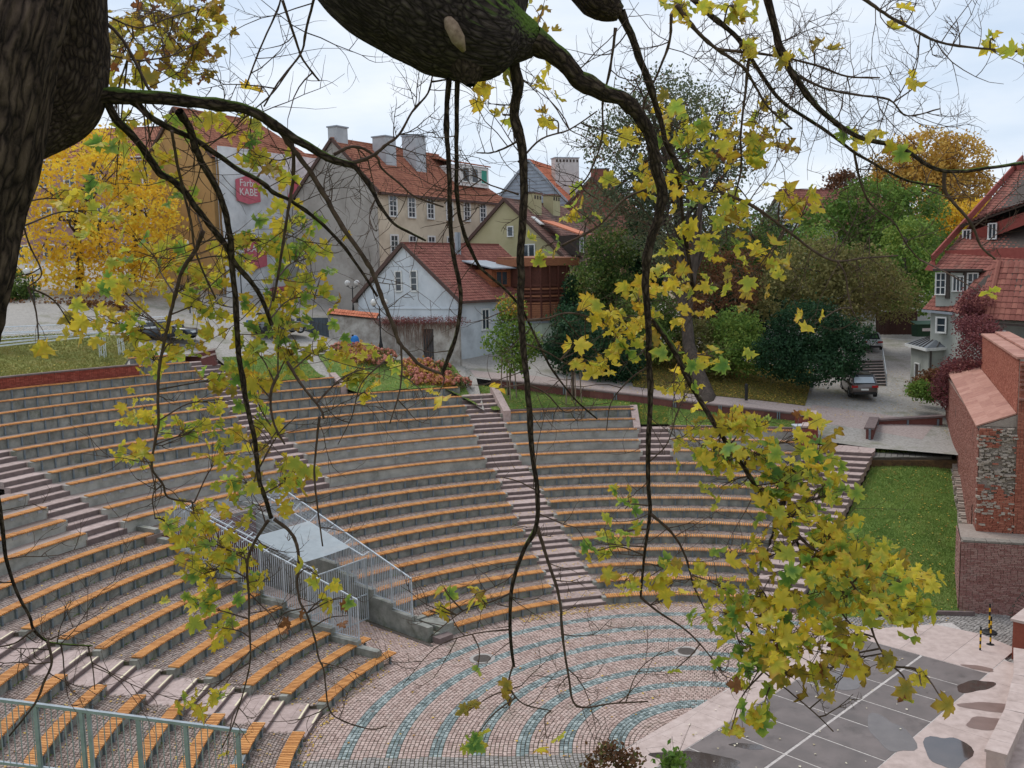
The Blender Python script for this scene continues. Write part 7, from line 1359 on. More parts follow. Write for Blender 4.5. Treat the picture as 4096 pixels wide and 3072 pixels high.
# (points in overview pixels, r0, r1 in overview pixels, d0, d1 metres, twig density)
BS = .68
BR = [
 ([(1150, 85), (1200, 122), (1250, 168), (1300, 200), (1345, 213), (1385, 252), (1405, 300), (1415, 350), (1430, 410), (1422, 470), (1403, 530), (1395, 600), (1400, 690), (1403, 780), (1405, 860), (1400, 960), (1400, 1040), (1404, 1108), (1392, 1200), (1384, 1290)], 34, 3.5, 5.05, 6.0, .6),
 ([(1404, 1108), (1450, 1150), (1480, 1200), (1500, 1270), (1530, 1330)], 6, 2, 5.9, 6.0, .8),
 ([(1108, 118), (1118, 190), (1112, 250), (1128, 330), (1132, 420), (1126, 520), (1125, 600), (1127, 700), (1138, 820), (1144, 900), (1150, 980), (1160, 1060), (1158, 1138), (1130, 1190), (1106, 1270), (1102, 1370), (1110, 1440)], 19, 5, 5.1, 5.8, .45),
 ([(1160, 1138), (1180, 1200), (1208, 1290), (1215, 1370), (1228, 1460), (1246, 1525), (1320, 1520), (1400, 1515)], 7, 2.5, 5.8, 5.7, .8),
 ([(1110, 1430), (1100, 1480), (1130, 1520), (1190, 1535)], 4, 2, 5.8, 5.7, 1.0),
 ([(970, 172), (965, 230), (966, 300), (970, 380), (972, 460), (978, 540), (990, 600), (995, 645), (985, 724), (955, 808)], 9, 6, 5.0, 5.6, .35),
 ([(988, 172), (986, 256), (986, 350), (988, 430), (998, 490), (1015, 535), (1040, 580), (1092, 626), (1125, 664), (1140, 692), (1188, 790), (1240, 860), (1290, 905)], 9, 2.5, 5.0, 6.2, .6),
 ([(1140, 692), (1180, 688), (1230, 676), (1290, 690)], 5, 2, 5.8, 6.0, .8),
 ([(955, 808), (910, 790), (880, 760), (862, 738), (848, 700), (826, 645), (806, 590), (775, 540), (733, 478), (700, 420), (667, 366), (628, 316), (602, 278), (585, 262)], 4, 9, 5.6, 5.2, .5),
 ([(866, 740), (868, 800), (862, 850), (842, 915)], 4, 2, 5.5, 5.5, 1.0),
 ([(215, 208), (300, 208), (400, 218), (480, 226), (540, 238), (580, 262), (640, 300), (700, 335), (740, 352), (765, 358)], 24, 10, 4.9, 5.3, .4),
 ([(765, 358), (800, 402), (820, 444), (850, 482), (880, 500), (920, 520)], 9, 3, 5.3, 5.4, 1.0),
 ([(762, 352), (806, 336), (835, 312), (862, 291), (890, 242), (924, 202), (935, 160)], 7, 2.5, 5.3, 5.5, 2.2),
 ([(722, 334), (755, 318), (782, 320), (814, 340), (825, 364), (862, 395), (897, 425), (958, 447)], 6, 2.5, 5.3, 5.6, 1.2),
 ([(222, 205), (248, 254), (280, 286), (313, 329), (345, 374), (381, 397), (420, 443), (456, 491), (485, 527), (508, 569), (540, 606), (565, 645), (587, 702)], 15, 7, 4.9, 5.8, .5),
 ([(225, 198), (286, 218), (326, 254), (374, 280), (420, 300), (466, 332), (520, 368), (570, 397), (590, 415), (632, 436), (674, 465), (706, 494), (747, 538), (790, 600), (815, 640)], 12, 4, 4.9, 5.8, .6),
 ([(387, 241), (407, 270), (423, 319), (440, 358), (469, 407), (485, 452), (498, 520), (500, 565), (508, 645), (514, 740), (524, 820), (537, 892), (550, 952), (560, 1033), (573, 1075), (586, 1118)], 13, 7, 5.0, 6.2, .5),
 ([(580, 1124), (554, 1163), (537, 1202), (534, 1240), (538, 1290), (538, 1350), (541, 1418), (530, 1480), (505, 1560), (480, 1615)], 6, 2, 6.2, 6.3, .8),
 ([(592, 1121), (628, 1150), (643, 1186), (645, 1225), (642, 1255), (648, 1300), (662, 1325), (680, 1378), (688, 1420), (700, 1450), (709, 1524), (732, 1553), (800, 1575), (835, 1568)], 6.5, 2, 6.2, 6.2, .6),
 ([(371, 283), (378, 326), (387, 374), (397, 417), (414, 488), (420, 534), (440, 590), (466, 645)], 5, 3, 5.0, 5.6, .7),
 ([(438, 499), (422, 540), (394, 584), (378, 638), (365, 692), (352, 750), (343, 804), (341, 867), (342, 920), (329, 984), (330, 1016), (352, 1046), (364, 1075), (420, 1085)], 8, 3, 5.6, 6.2, .7),
 ([(352, 1046), (330, 1070), (335, 1120)], 3, 1.5, 6.2, 6.2, 1.0),
 ([(602, 270), (631, 312), (634, 377), (629, 417), (618, 484), (610, 538), (600, 600), (590, 650)], 7, 4, 5.2, 5.7, .8),
 ([(690, 900), (686, 935), (679, 1016), (684, 1082), (697, 1180)], 5, 2.5, 5.9, 5.9, .4),
 ([(620, 780), (650, 830), (690, 880), (700, 905)], 5, 4, 5.9, 5.9, .5),
 ([(600, 810), (585, 850), (590, 910), (615, 960)], 6, 3, 6.0, 6.0, .7),
 ([(-60, 960), (-10, 1060), (7, 1163), (16, 1218), (38, 1283), (64, 1331), (73, 1360), (102, 1385), (140, 1392), (200, 1395)], 9, 3, 4.6, 4.8, .8),
 ([(102, 1385), (112, 1430), (96, 1470), (75, 1520), (20, 1590)], 5, 3, 4.7, 4.7, .8),
 ([(73, 1360), (30, 1390), (-20, 1400)], 4, 2, 4.7, 4.7, .8), ([(190, 1395), (200, 1440), (205, 1490)], 3, 1.5, 4.8, 4.8, 1.2),
 ([(1340, 25), (1368, 90), (1390, 150), (1410, 205), (1424, 250)], 14, 9, 5.6, 5.9, .4),
 ([(1424, 250), (1440, 310), (1458, 350), (1467, 390), (1472, 444), (1478, 497), (1488, 560), (1500, 640)], 9, 5, 5.9, 6.2, .6),
 ([(1410, 690), (1445, 740), (1472, 788), (1498, 841), (1530, 893), (1566, 952), (1605, 1007), (1637, 1058), (1663, 1081), (1689, 1110), (1705, 1143), (1728, 1184), (1730, 1220), (1705, 1253), (1672, 1300), (1640, 1350)], 11, 3.5, 5.9, 5.6, .8),
 ([(1689, 1110), (1720, 1150), (1746, 1178), (1790, 1210), (1840, 1260), (1870, 1320), (1895, 1390), (1930, 1440)], 6, 3, 5.6, 4.8, .9),
 ([(1728, 1184), (1760, 1240), (1800, 1290), (1830, 1340), (1880, 1380)], 5, 2.5, 5.6, 5.0, 1.0),
 ([(1660, 1300), (1620, 1380), (1640, 1440), (1700, 1490), (1760, 1540), (1800, 1580)], 4, 2, 5.5, 4.9, .8),
 ([(1384, 1290), (1420, 1320), (1480, 1360), (1520, 1400), (1560, 1450)], 5, 2, 6.0, 5.6, 1.0),
 ([(1656, -10), (1674, 60), (1688, 111), (1711, 157), (1743, 204), (1776, 241), (1836, 287), (1892, 306), (1947, 319), (2012, 361), (2067, 370), (2140, 362), (2230, 350)], 13, 5, 6.0, 6.4, 1.3),
 ([(1494, -5), (1540, 37), (1591, 79), (1618, 120), (1651, 171), (1688, 218), (1734, 250), (1790, 287), (1845, 328), (1892, 356), (1957, 389), (2030, 403)], 9, 3.5, 6.0, 6.5, 1.6),
 ([(1461, 10), (1503, 65), (1549, 106), (1604, 144), (1628, 180), (1660, 232), (1711, 278)], 8, 3, 5.8, 6.2, 1.6),
 ([(1864, -5), (1910, 28), (1966, 60), (2021, 88), (2091, 102), (2220, 112)], 6, 3, 6.0, 6.3, 2.6),
 ([(1549, 106), (1600, 112), (1660, 118), (1760, 140), (1830, 165), (1900, 168)], 6, 2.5, 5.9, 6.5, 2.2),
 ([(1711, 157), (1780, 190), (1850, 205), (1920, 215), (1960, 250), (2030, 235)], 5, 2, 6.1, 6.6, 2.2),
 ([(2040, 366), (2043, 416), (2087, 468), (2105, 497), (2119, 532), (2150, 560)], 7, 3, 6.4, 6.5, 1.2),
 ([(1556, 415), (1630, 447), (1695, 494), (1765, 547), (1809, 564), (1862, 558), (1940, 552)], 6, 2.5, 6.2, 6.6, 1.2),
 ([(1809, 564), (1826, 594), (1832, 634), (1842, 673), (1859, 699)], 3.5, 2, 6.4, 6.4, 1.0),
 ([(1845, 328), (1858, 390), (1880, 440), (1930, 480), (1960, 530), (1985, 560)], 4, 2, 6.4, 6.6, 1.5),
 ([(1618, 120), (1610, 200), (1600, 290), (1600, 370), (1580, 450)], 5, 2.5, 6.0, 6.3, 1.2),
 ([(1450, 30), (1446, 90), (1420, 160), (1392, 220), (1385, 290), (1360, 350)], 5, 2.5, 5.7, 6.2, 1.2),
 ([(1330, 60), (1318, 150), (1302, 220), (1300, 300), (1270, 380), (1230, 420)], 5, 2, 5.6, 6.0, 1.4),
 ([(1128, 300), (1090, 320), (1060, 330), (1030, 330)], 4, 2, 5.3, 5.5, 2.4), ([(1120, 350), (1170, 300), (1230, 280), (1290, 240)], 4, 2, 5.3, 5.6, 2.2),
 ([(610, 0), (640, 90), (655, 130), (690, 175)], 5, 3, 5.2, 5.4, .6), ([(680, -10), (660, 70), (650, 115), (600, 180), (570, 230)], 5, 2.5, 5.2, 5.4, .9), ([(650, 118), (625, 150), (590, 200), (545, 240)], 3, 2, 5.2, 5.4, .8), ([(530, 190), (560, 110), (600, 20), (610, -20)], 2.5, 3, 5.3, 5.2, .6),
 ([(225, 45), (260, 80), (290, 130), (320, 190), (345, 215)], 6, 4, 5.2, 5.2, .8), ([(220, 30), (300, 60), (360, 40), (430, 20)], 3, 2, 5.6, 6.2, 1.6), ([(240, 120), (300, 130), (370, 120), (430, 90)], 3, 2, 5.6, 6.2, 1.4),
 ([(20, 380), (40, 440), (60, 520), (90, 590), (60, 620)], 4, 2, 4.8, 5.0, .5),
 ([(1160, 1060), (1120, 1040), (1080, 1030)], 3, 1.5, 5.8, 5.8, 1.0), ([(1128, 740), (1180, 760), (1230, 790)], 3.5, 1.5, 5.7, 5.9, 1.0), ([(1138, 830), (1180, 850), (1220, 890), (1250, 880)], 3.5, 1.5, 5.7, 5.9, 1.0),
 ([(1403, 790), (1360, 820), (1320, 870), (1310, 930)], 3.5, 1.5, 5.9, 6.0, .9), ([(1400, 1000), (1440, 960), (1460, 900)], 3, 1.5, 6, 6, .9), ([(1106, 1280), (1060, 1300), (1000, 1320), (930, 1375)], 3.5, 1.5, 5.8, 5.9, .8), ([(1100, 1360), (1020, 1370), (940, 1400), (870, 1480)], 3, 1.2, 5.8, 6.0, .6),
 ([(1215, 530), (1290, 490), (1350, 430), (1420, 400)], 4, 3, 5.9, 5.9, 1.2), ([(1120, 420), (1060, 400), (1010, 380), (960, 440)], 3, 1.5, 5.4, 5.6, 1.6), ([(830, 780), (780, 830), (760, 900), (730, 960)], 3, 1.2, 5.5, 5.6, .8), ([(560, 1010), (600, 940), (640, 900)], 3, 1.5, 6.1, 6.1, .9),
]
TW = MB(); ALLP = []; rgT = random.Random(21)
def twig(p, d, ln, r, lvl):
    n = 6; pts = [p]; q = p.copy(); dd = d.normalized(); bend = Vector((rgT.uniform(-.35, .35), rgT.uniform(-.25, .25), rgT.uniform(-.1, .45)))
    for i in range(n):
        dd = (dd + bend * .4 + Vector((rgT.uniform(-1, 1), rgT.uniform(-1, 1), rgT.uniform(-1, 1))) * .24).normalized(); q = q + dd * (ln / n); pts.append(q.copy())
    TW.tube(pts, [r * (1 - .65 * i / n) for i in range(n + 1)], 4 if r < .006 else 5, cap=False)
    if lvl > 0:
        for i in range(1, n):
            if rgT.random() < .62:
                s = rgT.choice((-1, 1)); ax2 = Vector((rgT.uniform(-.4, .4), rgT.uniform(-.5, .5), rgT.uniform(-.4, .4))); side = (dd.cross(Vector((0, 1, 0)))) * s + ax2; twig(pts[i], (dd * .7 + side.normalized() * .8), ln * rgT.uniform(.35, .6), r * .62, lvl - 1)
    return pts
for bi, (pts, r0, r1, d0, d1, dens) in enumerate(BR):
    n = len(pts); P = [O(x, y, d0 + (d1 - d0) * i / (n - 1)) for i, (x, y) in enumerate(pts)]; C = catmull(P, 5); m = len(C)
    R = [BS * px(r0 + (r1 - r0) * (i / (m - 1)) ** .6, d0 + (d1 - d0) * i / (m - 1)) for i in range(m)]
    C2 = [c + Vector((rgT.uniform(-1, 1), rgT.uniform(-1, 1), rgT.uniform(-1, 1))) * R[i] * .16 for i, c in enumerate(C)]; C2[0] = C[0]; C2[-1] = C[-1]; R = [r * (1 + (.22 if rgT.random() < .16 else 0) + rgT.uniform(-.06, .06)) for r in R]
    if r0 >= 9: bark_tube('branch', C2[::2] + ([C2[-1]] if (m - 1) % 2 else []), R[::2] + ([R[-1]] if (m - 1) % 2 else []), 16 if r0 < 20 else 30, MK_limb, mt, .1, 5, .3, 4)
    else:
        b = MB(); b.tube(C2, R, 7); b.build('branch', MK_twig, mt, smooth=True)
    ALLP += [(c, C2[min(i + 1, m - 1)] - C2[max(i - 1, 0)]) for i, c in enumerate(C2)]
    L_ = sum((C[i + 1] - C[i]).length for i in range(m - 1)); nt_ = int(L_ * 7.6 * dens ** .8)
    for k in range(nt_):
        f = rgT.uniform(.08, 1); i = int(f * (m - 2)); t = (C[i + 1] - C[i]).normalized(); s = rgT.choice((-1, 1)); side = t.cross(Vector((0, 1, 0))) * s + Vector((rgT.uniform(-.3, .3), rgT.uniform(-.7, .7), rgT.uniform(-.2, .5)))
        twig(C[i], t * rgT.uniform(.2, .8) + side.normalized(), rgT.uniform(.14, .6), rgT.uniform(.0028, .005), 2 if dens > .75 else 1)
# --- leaves
half = [(0, .0), (.12, -.09), (.22, -.13), (.27, -.07), (.42, -.10), (.36, .04), (.31, .12), (.46, .17), (.64, .34), (.50, .37), (.48, .50), (.34, .46), (.20, .44), (.24, .58), (.34, .70), (.21, .73), (.14, .84), (0, 1.02)]
outl = [(-x, y) for x, y in half[1:]][::-1][1:] ; outl = half + outl
def leafmat2(name, c0, c1, c2):
    m = bpy.data.materials.new(name); m.use_nodes = True; t = m.node_tree; N = t.nodes; K = t.links.new; b = N['Principled BSDF']; out = N['Material Output']; b.inputs['Roughness'].default_value = .5; b.inputs['Specular IOR Level'].default_value = .3
    at = N.new('ShaderNodeAttribute'); at.attribute_name = 'edge'; v = N.new('ShaderNodeAttribute'); v.attribute_name = 'var'; oi = N.new('ShaderNodeObjectInfo'); g = N.new('ShaderNodeNewGeometry')
    ad = N.new('ShaderNodeMath'); ad.operation = 'ADD'; K(v.outputs['Fac'], ad.inputs[0]); K(oi.outputs['Random'], ad.inputs[1]); fr = N.new('ShaderNodeMath'); fr.operation = 'FRACT'; K(ad.outputs[0], fr.inputs[0])
    n = N.new('ShaderNodeTexNoise'); n.inputs['Scale'].default_value = 26; n.inputs['Detail'].default_value = 4; K(g.outputs['Position'], n.inputs['Vector'])
    f1 = N.new('ShaderNodeMath'); f1.operation = 'MULTIPLY_ADD'; f1.inputs[1].default_value = .55; f1.inputs[2].default_value = -.28; K(fr.outputs[0], f1.inputs[0]); f2 = N.new('ShaderNodeMath'); f2.operation = 'MULTIPLY_ADD'; f2.inputs[1].default_value = .5; f2.inputs[2].default_value = -.25; K(n.outputs['Fac'], f2.inputs[0])
    s1 = N.new('ShaderNodeMath'); s1.operation = 'MULTIPLY_ADD'; s1.inputs[1].default_value = .8; K(at.outputs['Fac'], s1.inputs[0]); K(f1.outputs[0], s1.inputs[2]); s2 = N.new('ShaderNodeMath'); s2.operation = 'ADD'; K(s1.outputs[0], s2.inputs[0]); K(f2.outputs[0], s2.inputs[1])
    r = N.new('ShaderNodeValToRGB'); e = r.color_ramp.elements; e[0].position = .05; e[0].color = (*c0, 1); e[1].position = .98; e[1].color = (*c2, 1); q = e.new(.55); q.color = (*c1, 1); K(s2.outputs[0], r.inputs[0]); K(r.outputs[0], b.inputs['Base Color'])
    tr = N.new('ShaderNodeBsdfTranslucent'); K(r.outputs[0], tr.inputs['Color']); mx_ = N.new('ShaderNodeMixShader'); mx_.inputs[0].default_value = .5; K(b.outputs[0], mx_.inputs[1]); K(tr.outputs[0], mx_.inputs[2]); K(mx_.outputs[0], out.inputs['Surface']); return m
LM = [leafmat2('maple_leaf_yellow', h('a0a640'), h('c6b640'), h('ad7c30')), leafmat2('maple_leaf_green', h('5c803a'), h('94a646'), h('bcae44')), leafmat2('maple_leaf_olive', h('8c8238'), h('ab8d36'), h('80562a')), leafmat2('maple_leaf_brown', h('7d5230'), h('8c5a36'), h('5a3a28')), leafmat2('maple_leaf_gold', h('c4b440'), h('d8bb40'), h('bd8c32'))]
def leaf_geo(seed):
    rg = random.Random(seed); fold, curl, wv, ph = rg.uniform(-.55, .6), rg.uniform(-.6, .6), rg.uniform(.03, .12), rg.uniform(0, 6)
    V, E = [(0, .3, 0)], [0.]
    for x, y in outl:
        dy = y - .3; rr = x * x + dy * dy; z = fold * abs(x) + curl * rr + wv * sin(ph + 7 * atan2(x, dy)); V.append((x * (1 + rg.uniform(-.05, .05)), y, z)); E.append(min(1, .35 + sqrt(rr) * .95))
    n = len(outl); F = [(0, 1 + i, 1 + (i + 1) % n) for i in range(n)]; return np.array(V), np.array(F), np.array(E)
LG = [leaf_geo(100 + i) for i in range(14)]; LMESH = {}
for gi, (V, F, E) in enumerate(LG):
    for mi_ in range(5):
        me = np_mesh('leaf', V, F, smooth=True); a_ = me.attributes.new('edge', 'FLOAT', 'POINT'); a_.data.foreach_set('value', E.astype(np.float32)); me.materials.append(LM[mi_]); LMESH[(gi, mi_)] = me
# clusters: x, y (overview px), spread x, spread y, count, palette weights (yellow, green, olive, brown, gold), depth
PY, PG, PO, PM, PD = (.55, .12, .05, .0, .35), (.5, .45, .0, 0, .1), (.3, 0, .6, .1, 0), (.55, .22, .03, .02, .25), (.25, 0, 0, 0, .75)
CL = [(300, 40, 60, 38, 20, PO, 6.6), (400, 35, 60, 30, 20, PO, 6.8), (350, 100, 70, 35, 18, PO, 6.6), (440, 70, 40, 40, 10, PO, 6.8), (260, 120, 30, 50, 10, PO, 6.2), (400, 160, 50, 30, 8, PO, 6.6), (290, 185, 40, 20, 6, PO, 6.2), (420, 120, 30, 40, 7, PO, 6.8),
 (250, 290, 45, 30, 7, PM, 6.0), (330, 330, 50, 40, 10, PM, 6.2), (450, 280, 40, 30, 6, PY, 6.0), (525, 260, 30, 25, 4, PY, 5.8), (580, 370, 30, 35, 7, PY, 5.6), (490, 300, 30, 20, 3, PY, 5.8), (540, 320, 30, 40, 5, PY, 6.0), (390, 390, 40, 30, 7, PG, 6.2), (250, 400, 60, 30, 6, PY, 6.4), (150, 430, 30, 20, 4, PY, 5.6), (200, 470, 40, 20, 5, PY, 6.0),
 (560, 520, 50, 40, 16, PG, 6.4), (630, 480, 45, 40, 12, PG, 6.4), (500, 560, 40, 40, 10, PM, 6.4), (340, 560, 60, 40, 14, PG, 6.4), (400, 620, 60, 40, 14, PM, 6.4), (260, 620, 40, 30, 7, PY, 6.4), (300, 680, 50, 30, 8, PM, 6.2), (200, 690, 40, 20, 5, PY, 5.8), (85, 765, 22, 5, 2, PD, 5.0), (160, 715, 35, 20, 4, PD, 5.4), (290, 720, 30, 20, 4, PY, 5.8), (330, 780, 35, 30, 7, PM, 6.2), (380, 740, 30, 40, 8, PY, 6.2), (440, 660, 40, 50, 12, PM, 6.4),
 (600, 700, 50, 45, 22, PG, 6.5), (680, 640, 40, 40, 12, PM, 6.5), (660, 560, 40, 40, 10, PG, 6.4), (580, 640, 40, 40, 12, PM, 6.5), (540, 760, 35, 35, 10, PG, 6.4), (640, 760, 45, 30, 12, PG, 6.4), (720, 760, 40, 25, 8, PY, 6.4), (540, 830, 40, 30, 10, PY, 6.5), (470, 820, 30, 25, 5, PY, 6.4), (560, 880, 25, 30, 6, PG, 6.5), (760, 820, 40, 20, 5, PY, 6.4), (820, 790, 40, 20, 5, PY, 6.4),
 (310, 900, 40, 25, 9, PY, 6.5), (430, 930, 50, 25, 9, PY, 6.5), (480, 980, 40, 30, 9, PM, 6.5), (290, 980, 30, 20, 5, PM, 6.5), (470, 870, 40, 20, 5, PY, 6.5), (540, 950, 40, 30, 6, PY, 6.5), (630, 1030, 35, 40, 14, PY, 6.4), (530, 1040, 40, 35, 10, PM, 6.4), (560, 1090, 50, 30, 6, PY, 6.4), (420, 1110, 40, 25, 8, PM, 6.4), (380, 1150, 35, 25, 6, PG, 6.4), (450, 1170, 40, 30, 11, PY, 6.4), (440, 1240, 40, 35, 12, PY, 6.4), (430, 1310, 30, 30, 8, PY, 6.4), (520, 1200, 40, 30, 8, PY, 6.4), (560, 1260, 30, 25, 6, PY, 6.4), (470, 1355, 25, 30, 6, PY, 6.4), (420, 1520, 22, 18, 4, PY, 5.6), (470, 1505, 18, 15, 2, PY, 5.6), (490, 1633, 8, 4, 1, PD, 5.6), (690, 1245, 20, 20, 3, PY, 6.2), (720, 1300, 30, 20, 3, PM, 6.2), (760, 1290, 20, 20, 2, PG, 6.2), (600, 1350, 60, 30, 3, (0, 0, 0, 1, 0), 6.2), (750, 1330, 40, 30, 2, (0, 0, 0, 1, 0), 6.2),
 (1440, 240, 25, 20, 4, PY, 6.2), (1470, 280, 40, 30, 8, PM, 6.2), (1370, 295, 35, 15, 5, PD, 6.0), (1410, 380, 30, 20, 7, PD, 6.0), (1420, 410, 35, 15, 6, PD, 6.0), (1490, 340, 40, 40, 10, PG, 6.2), (1560, 330, 45, 35, 14, PM, 6.3), (1620, 320, 40, 35, 12, PM, 6.3), (1500, 400, 30, 30, 7, PG, 6.2), (1540, 430, 40, 30, 8, PM, 6.2), (1580, 470, 40, 30, 9, PY, 6.3), (1640, 260, 50, 30, 8, PY, 6.4), (1680, 330, 40, 30, 6, PO, 6.4), (1710, 420, 40, 30, 7, PY, 6.4), (1740, 460, 40, 25, 6, PY, 6.4), (1480, 520, 35, 30, 9, PY, 6.2), (1570, 520, 40, 30, 8, PY, 6.2), (1660, 560, 40, 30, 8, PY, 6.3), (1620, 600, 30, 40, 6, PO, 6.3), (1240, 480, 30, 30, 4, PY, 6.2), (1190, 530, 40, 30, 5, PY, 6.2), (1290, 430, 40, 40, 4, PY, 6.2), (1460, 620, 40, 40, 8, PY, 6.2),
 (1380, 640, 35, 25, 10, PD, 6.0), (1340, 690, 40, 25, 14, PD, 6.0), (1300, 680, 35, 20, 6, PD, 6.0), (1250, 735, 20, 8, 3, PD, 5.8), (1340, 740, 40, 25, 8, PY, 6.0), (1290, 790, 40, 15, 7, PY, 6.0), (1390, 750, 30, 30, 6, PM, 6.0), (1420, 600, 30, 25, 6, PD, 6.0), (1500, 690, 40, 40, 9, PD, 6.1), (1540, 770, 30, 25, 5, PY, 6.1), (1460, 760, 30, 20, 4, PY, 6.1), (1480, 860, 25, 40, 5, PY, 6.1),
 (1640, 920, 50, 25, 14, PM, 5.8), (1580, 930, 40, 25, 8, PY, 5.8), (1510, 970, 40, 25, 10, PG, 5.8), (1570, 1000, 50, 30, 16, PM, 5.8), (1650, 990, 50, 35, 20, PG, 5.7), (1720, 950, 40, 40, 9, PM, 5.7), (1720, 1040, 50, 40, 20, PM, 5.6), (1780, 1000, 40, 40, 12, PM, 5.6), (1660, 1070, 50, 30, 12, PG, 5.6), (1790, 1070, 40, 40, 14, PG, 5.5), (1720, 1130, 50, 40, 20, PM, 5.5), (1800, 1150, 45, 35, 18, PY, 5.4), (1760, 1210, 50, 40, 20, PM, 5.3), (1850, 1210, 45, 35, 18, PY, 5.2), (1920, 1230, 40, 30, 14, PY, 5.0), (1985, 1250, 30, 25, 8, PD, 4.9), (1830, 1290, 50, 35, 20, PM, 5.1), (1910, 1310, 45, 35, 16, PY, 4.9), (1970, 1330, 30, 40, 8, PM, 4.8), (1720, 1300, 50, 40, 16, PY, 5.2), (1650, 1210, 40, 40, 10, PY, 5.5), (1640, 1290, 40, 40, 12, PM, 5.4), (1570, 1330, 50, 30, 12, PG, 5.4), (1600, 1400, 40, 35, 10, PG, 5.2), (1680, 1390, 50, 40, 16, PM, 5.1), (1760, 1380, 50, 40, 14, PM, 5.0), (1840, 1380, 40, 40, 12, PM, 4.9), (1700, 1460, 40, 30, 8, PO, 4.9), (1620, 1480, 40, 30, 6, PM, 5.0), (1790, 1450, 30, 30, 6, PO, 4.8), (1640, 1560, 25, 25, 4, PY, 4.9), (1580, 1575, 20, 15, 3, PY, 4.9), (1950, 1505, 18, 15, 3, PO, 4.3), (1990, 1480, 20, 15, 2, PD, 4.3), (2042, 1522, 5, 5, 1, PO, 4.2), (1900, 1440, 30, 20, 4, PO, 4.6), (1560, 1270, 40, 40, 8, PY, 5.6), (1480, 1260, 40, 30, 7, PM, 5.8), (1350, 1100, 30, 25, 7, PG, 5.9), (1345, 1150, 30, 15, 5, PG, 5.9), (1300, 1175, 25, 15, 4, PG, 5.9), (1350, 1255, 35, 25, 7, PY, 5.8), (1290, 1190, 15, 10, 2, PG, 5.9), (1440, 1230, 30, 30, 5, PY, 5.8),
 (950, 1310, 14, 10, 2, PY, 5.8), (1040, 1300, 20, 25, 4, PY, 5.8), (960, 1270, 12, 8, 2, PG, 5.8), (1030, 1455, 8, 8, 1, PY, 5.6), (1015, 1615, 18, 18, 5, PG, 5.6), (1005, 1540, 25, 20, 3, PO, 5.6), (1180, 1595, 12, 15, 2, PG, 5.5), (1085, 1490, 10, 20, 2, PO, 5.6), (1460, 1445, 8, 8, 1, PY, 5.6), (1560, 1050, 25, 20, 4, PY, 5.9), (1070, 840, 6, 10, 1, PD, 5.8), (945, 855, 20, 15, 2, PY, 5.6), (795, 855, 10, 6, 2, PY, 5.6), (1045, 210, 30, 30, 4, PD, 5.6), (1080, 150, 20, 25, 4, PY, 5.4), (1160, 200, 30, 40, 6, PD, 5.5), (1170, 40, 30, 40, 6, PO, 5.6), (1090, 250, 20, 15, 2, PD, 5.5), (1180, 260, 30, 15, 2, PY, 5.6), (1470, 20, 40, 20, 8, PY, 5.9), (1590, 20, 40, 20, 10, PY, 6.0), (1690, 110, 30, 15, 2, PY, 6.2), (1610, 110, 20, 20, 4, PD, 6.0), (1710, 130, 20, 20, 3, PY, 6.1), (1950, 40, 30, 15, 3, PY, 6.2), (2150, 90, 15, 15, 3, PY, 6.2), (2190, 110, 15, 10, 2, PY, 6.2), (1985, 180, 12, 12, 2, PD, 6.3), (1780, 110, 20, 10, 2, PO, 6.2), (1870, 300, 40, 12, 5, PY, 6.4), (1960, 320, 40, 12, 5, PY, 6.4), (2130, 640, 25, 10, 2, PY, 5.8), (1560, 620, 40, 20, 4, PM, 6.2), (1760, 700, 60, 30, 3, PD, 6.2), (1480, 840, 30, 20, 4, PD, 6.1), (60, 30, 30, 30, 0, PY, 6)]
rgL = random.Random(33); leaves = []
AP = np.array([a[0] for a in ALLP]); AD = [a[1] for a in ALLP]
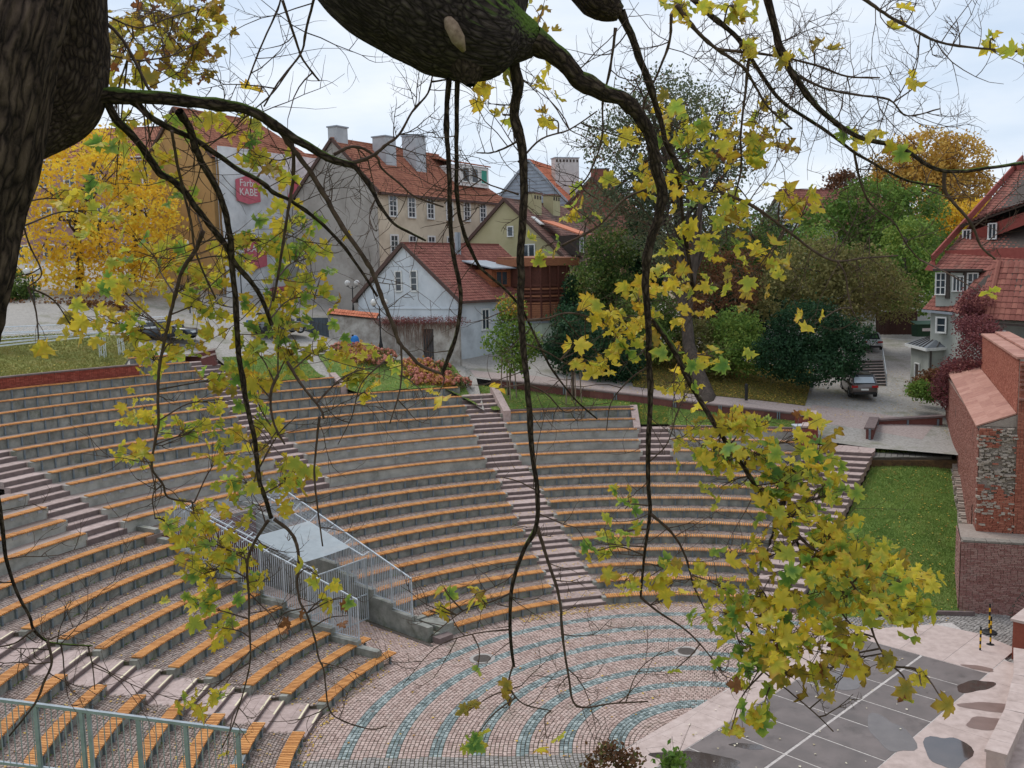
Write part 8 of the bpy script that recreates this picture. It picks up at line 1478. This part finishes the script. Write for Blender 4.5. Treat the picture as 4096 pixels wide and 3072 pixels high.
for (x, y, sx, sy, n, pal, dep) in CL:
    if n == 0: continue
    c = O(x, y, dep); dvec = (AP - np.array(c)); dist = np.sqrt(dvec[:, 0] ** 2 + dvec[:, 2] ** 2 + (dvec[:, 1] * .6) ** 2); i = int(np.argmin(dist)); a = Vector(AP[i]); tip = c
    mid = lerp(a, tip, .5) + Vector((rgL.uniform(-.04, .04), rgL.uniform(-.04, .04), rgL.uniform(.0, .06))); tw_ = catmull([a, mid, tip], 4); TW.tube(tw_, [.006 * (1 - .5 * k / 8) for k in range(len(tw_))], 5, cap=False)
    n = int(round(n * (1.75 if x < 900 else 1.35))) if n > 3 else n; dsc = 1.3
    for k in range(n):
        lx, ly = rgL.gauss(0, sx * .74), rgL.gauss(0, sy * .74); p = O(x + lx, y + ly, dep + rgL.gauss(0, .22)); s = rgL.uniform(.07, .125); w = rgL.random(); mi_ = 0; acc = 0; tot = sum(pal)
        for q, pw in enumerate(pal):
            acc += pw / tot
            if w <= acc: mi_ = q; break
        if mi_ == 3: s *= .7
        # leaf frame: tip direction hangs, face roughly towards the light or viewer
        tipd = Vector((rgL.gauss(0, .8), rgL.gauss(0, .7), -rgL.uniform(-.25, 1))).normalized(); nrm = Vector((rgL.gauss(0, .8), -rgL.uniform(-.3, 1.0), rgL.uniform(-.2, 1.2))).normalized(); nrm = (nrm - tipd * nrm.dot(tipd)).normalized(); xa = tipd.cross(nrm); Mx = Matrix((xa, tipd, nrm)).transposed(); base_ = p - tipd * s * .4
        src = tw_[min(len(tw_) - 1, 4 + rgL.randrange(5))]; q1 = lerp(src, base_, .55) + Vector((0, 0, .025)); ln = (base_ - src).length
        if ln < .6: TW.tube([src, q1, base_], [.0028, .0018, .0012], 3, cap=False)
        leaves.append((base_, Mx, s, rgL.randrange(14), mi_))
TW.build('twigs', MK_twig, mt, kind='stuff')
def lvis(l):
    d = l[0] - Vector((0, 0, CAMH)); return l[2] / d.length
order = sorted(range(len(leaves)), key=lambda i: -lvis(leaves[i])); mo = wloc(mt); NPICK = 300
for i in order[:NPICK]:
    p, Mx, s, gi, mi_ = leaves[i]; o = bpy.data.objects.new('leaf', LMESH[(gi, mi_)]); COL.objects.link(o); o.parent = mt; o.matrix_local = Matrix.Translation(p - mo) @ Mx.to_4x4() @ Matrix.Scale(s, 4)
VV, FF, EE, MM, VR = [], [], [], [], []; k = 0
for i in order[NPICK:]:
    p, Mx, s, gi, mi_ = leaves[i]; V, F, E = LG[gi]; Q = (np.array(Mx) @ (V * s).T).T + np.array(p - mo); VV.append(Q); FF.append(F + k); k += len(V); EE.append(E); MM += [mi_] * len(F); VR.append(np.full(len(V), rgL.random()))
me = np_mesh('leaves', np.concatenate(VV), np.concatenate(FF), np.concatenate(VR), smooth=True, mi=MM); a_ = me.attributes.new('edge', 'FLOAT', 'POINT'); a_.data.foreach_set('value', np.concatenate(EE).astype(np.float32)); o = link('leaves', me, LM, mt, 'stuff')
# the castle bank under the viewer
V, F = [], []
for i in range(13):
    y = -8 + i * 2.3; z = 13.4 if y < .6 else max(.6, 13.4 - (y - .6) * .66)
    for j in range(12): V.append((-30 + j * 5.4, y, z - .15 * abs(sin(j * 2.1 + i))))
for i in range(12):
    for j in range(11): a = i * 12 + j; F.append((a, a + 1, a + 13, a + 12))
structure(link('castle_bank', np_mesh('castle_bank', V, F, smooth=True), M_grass))
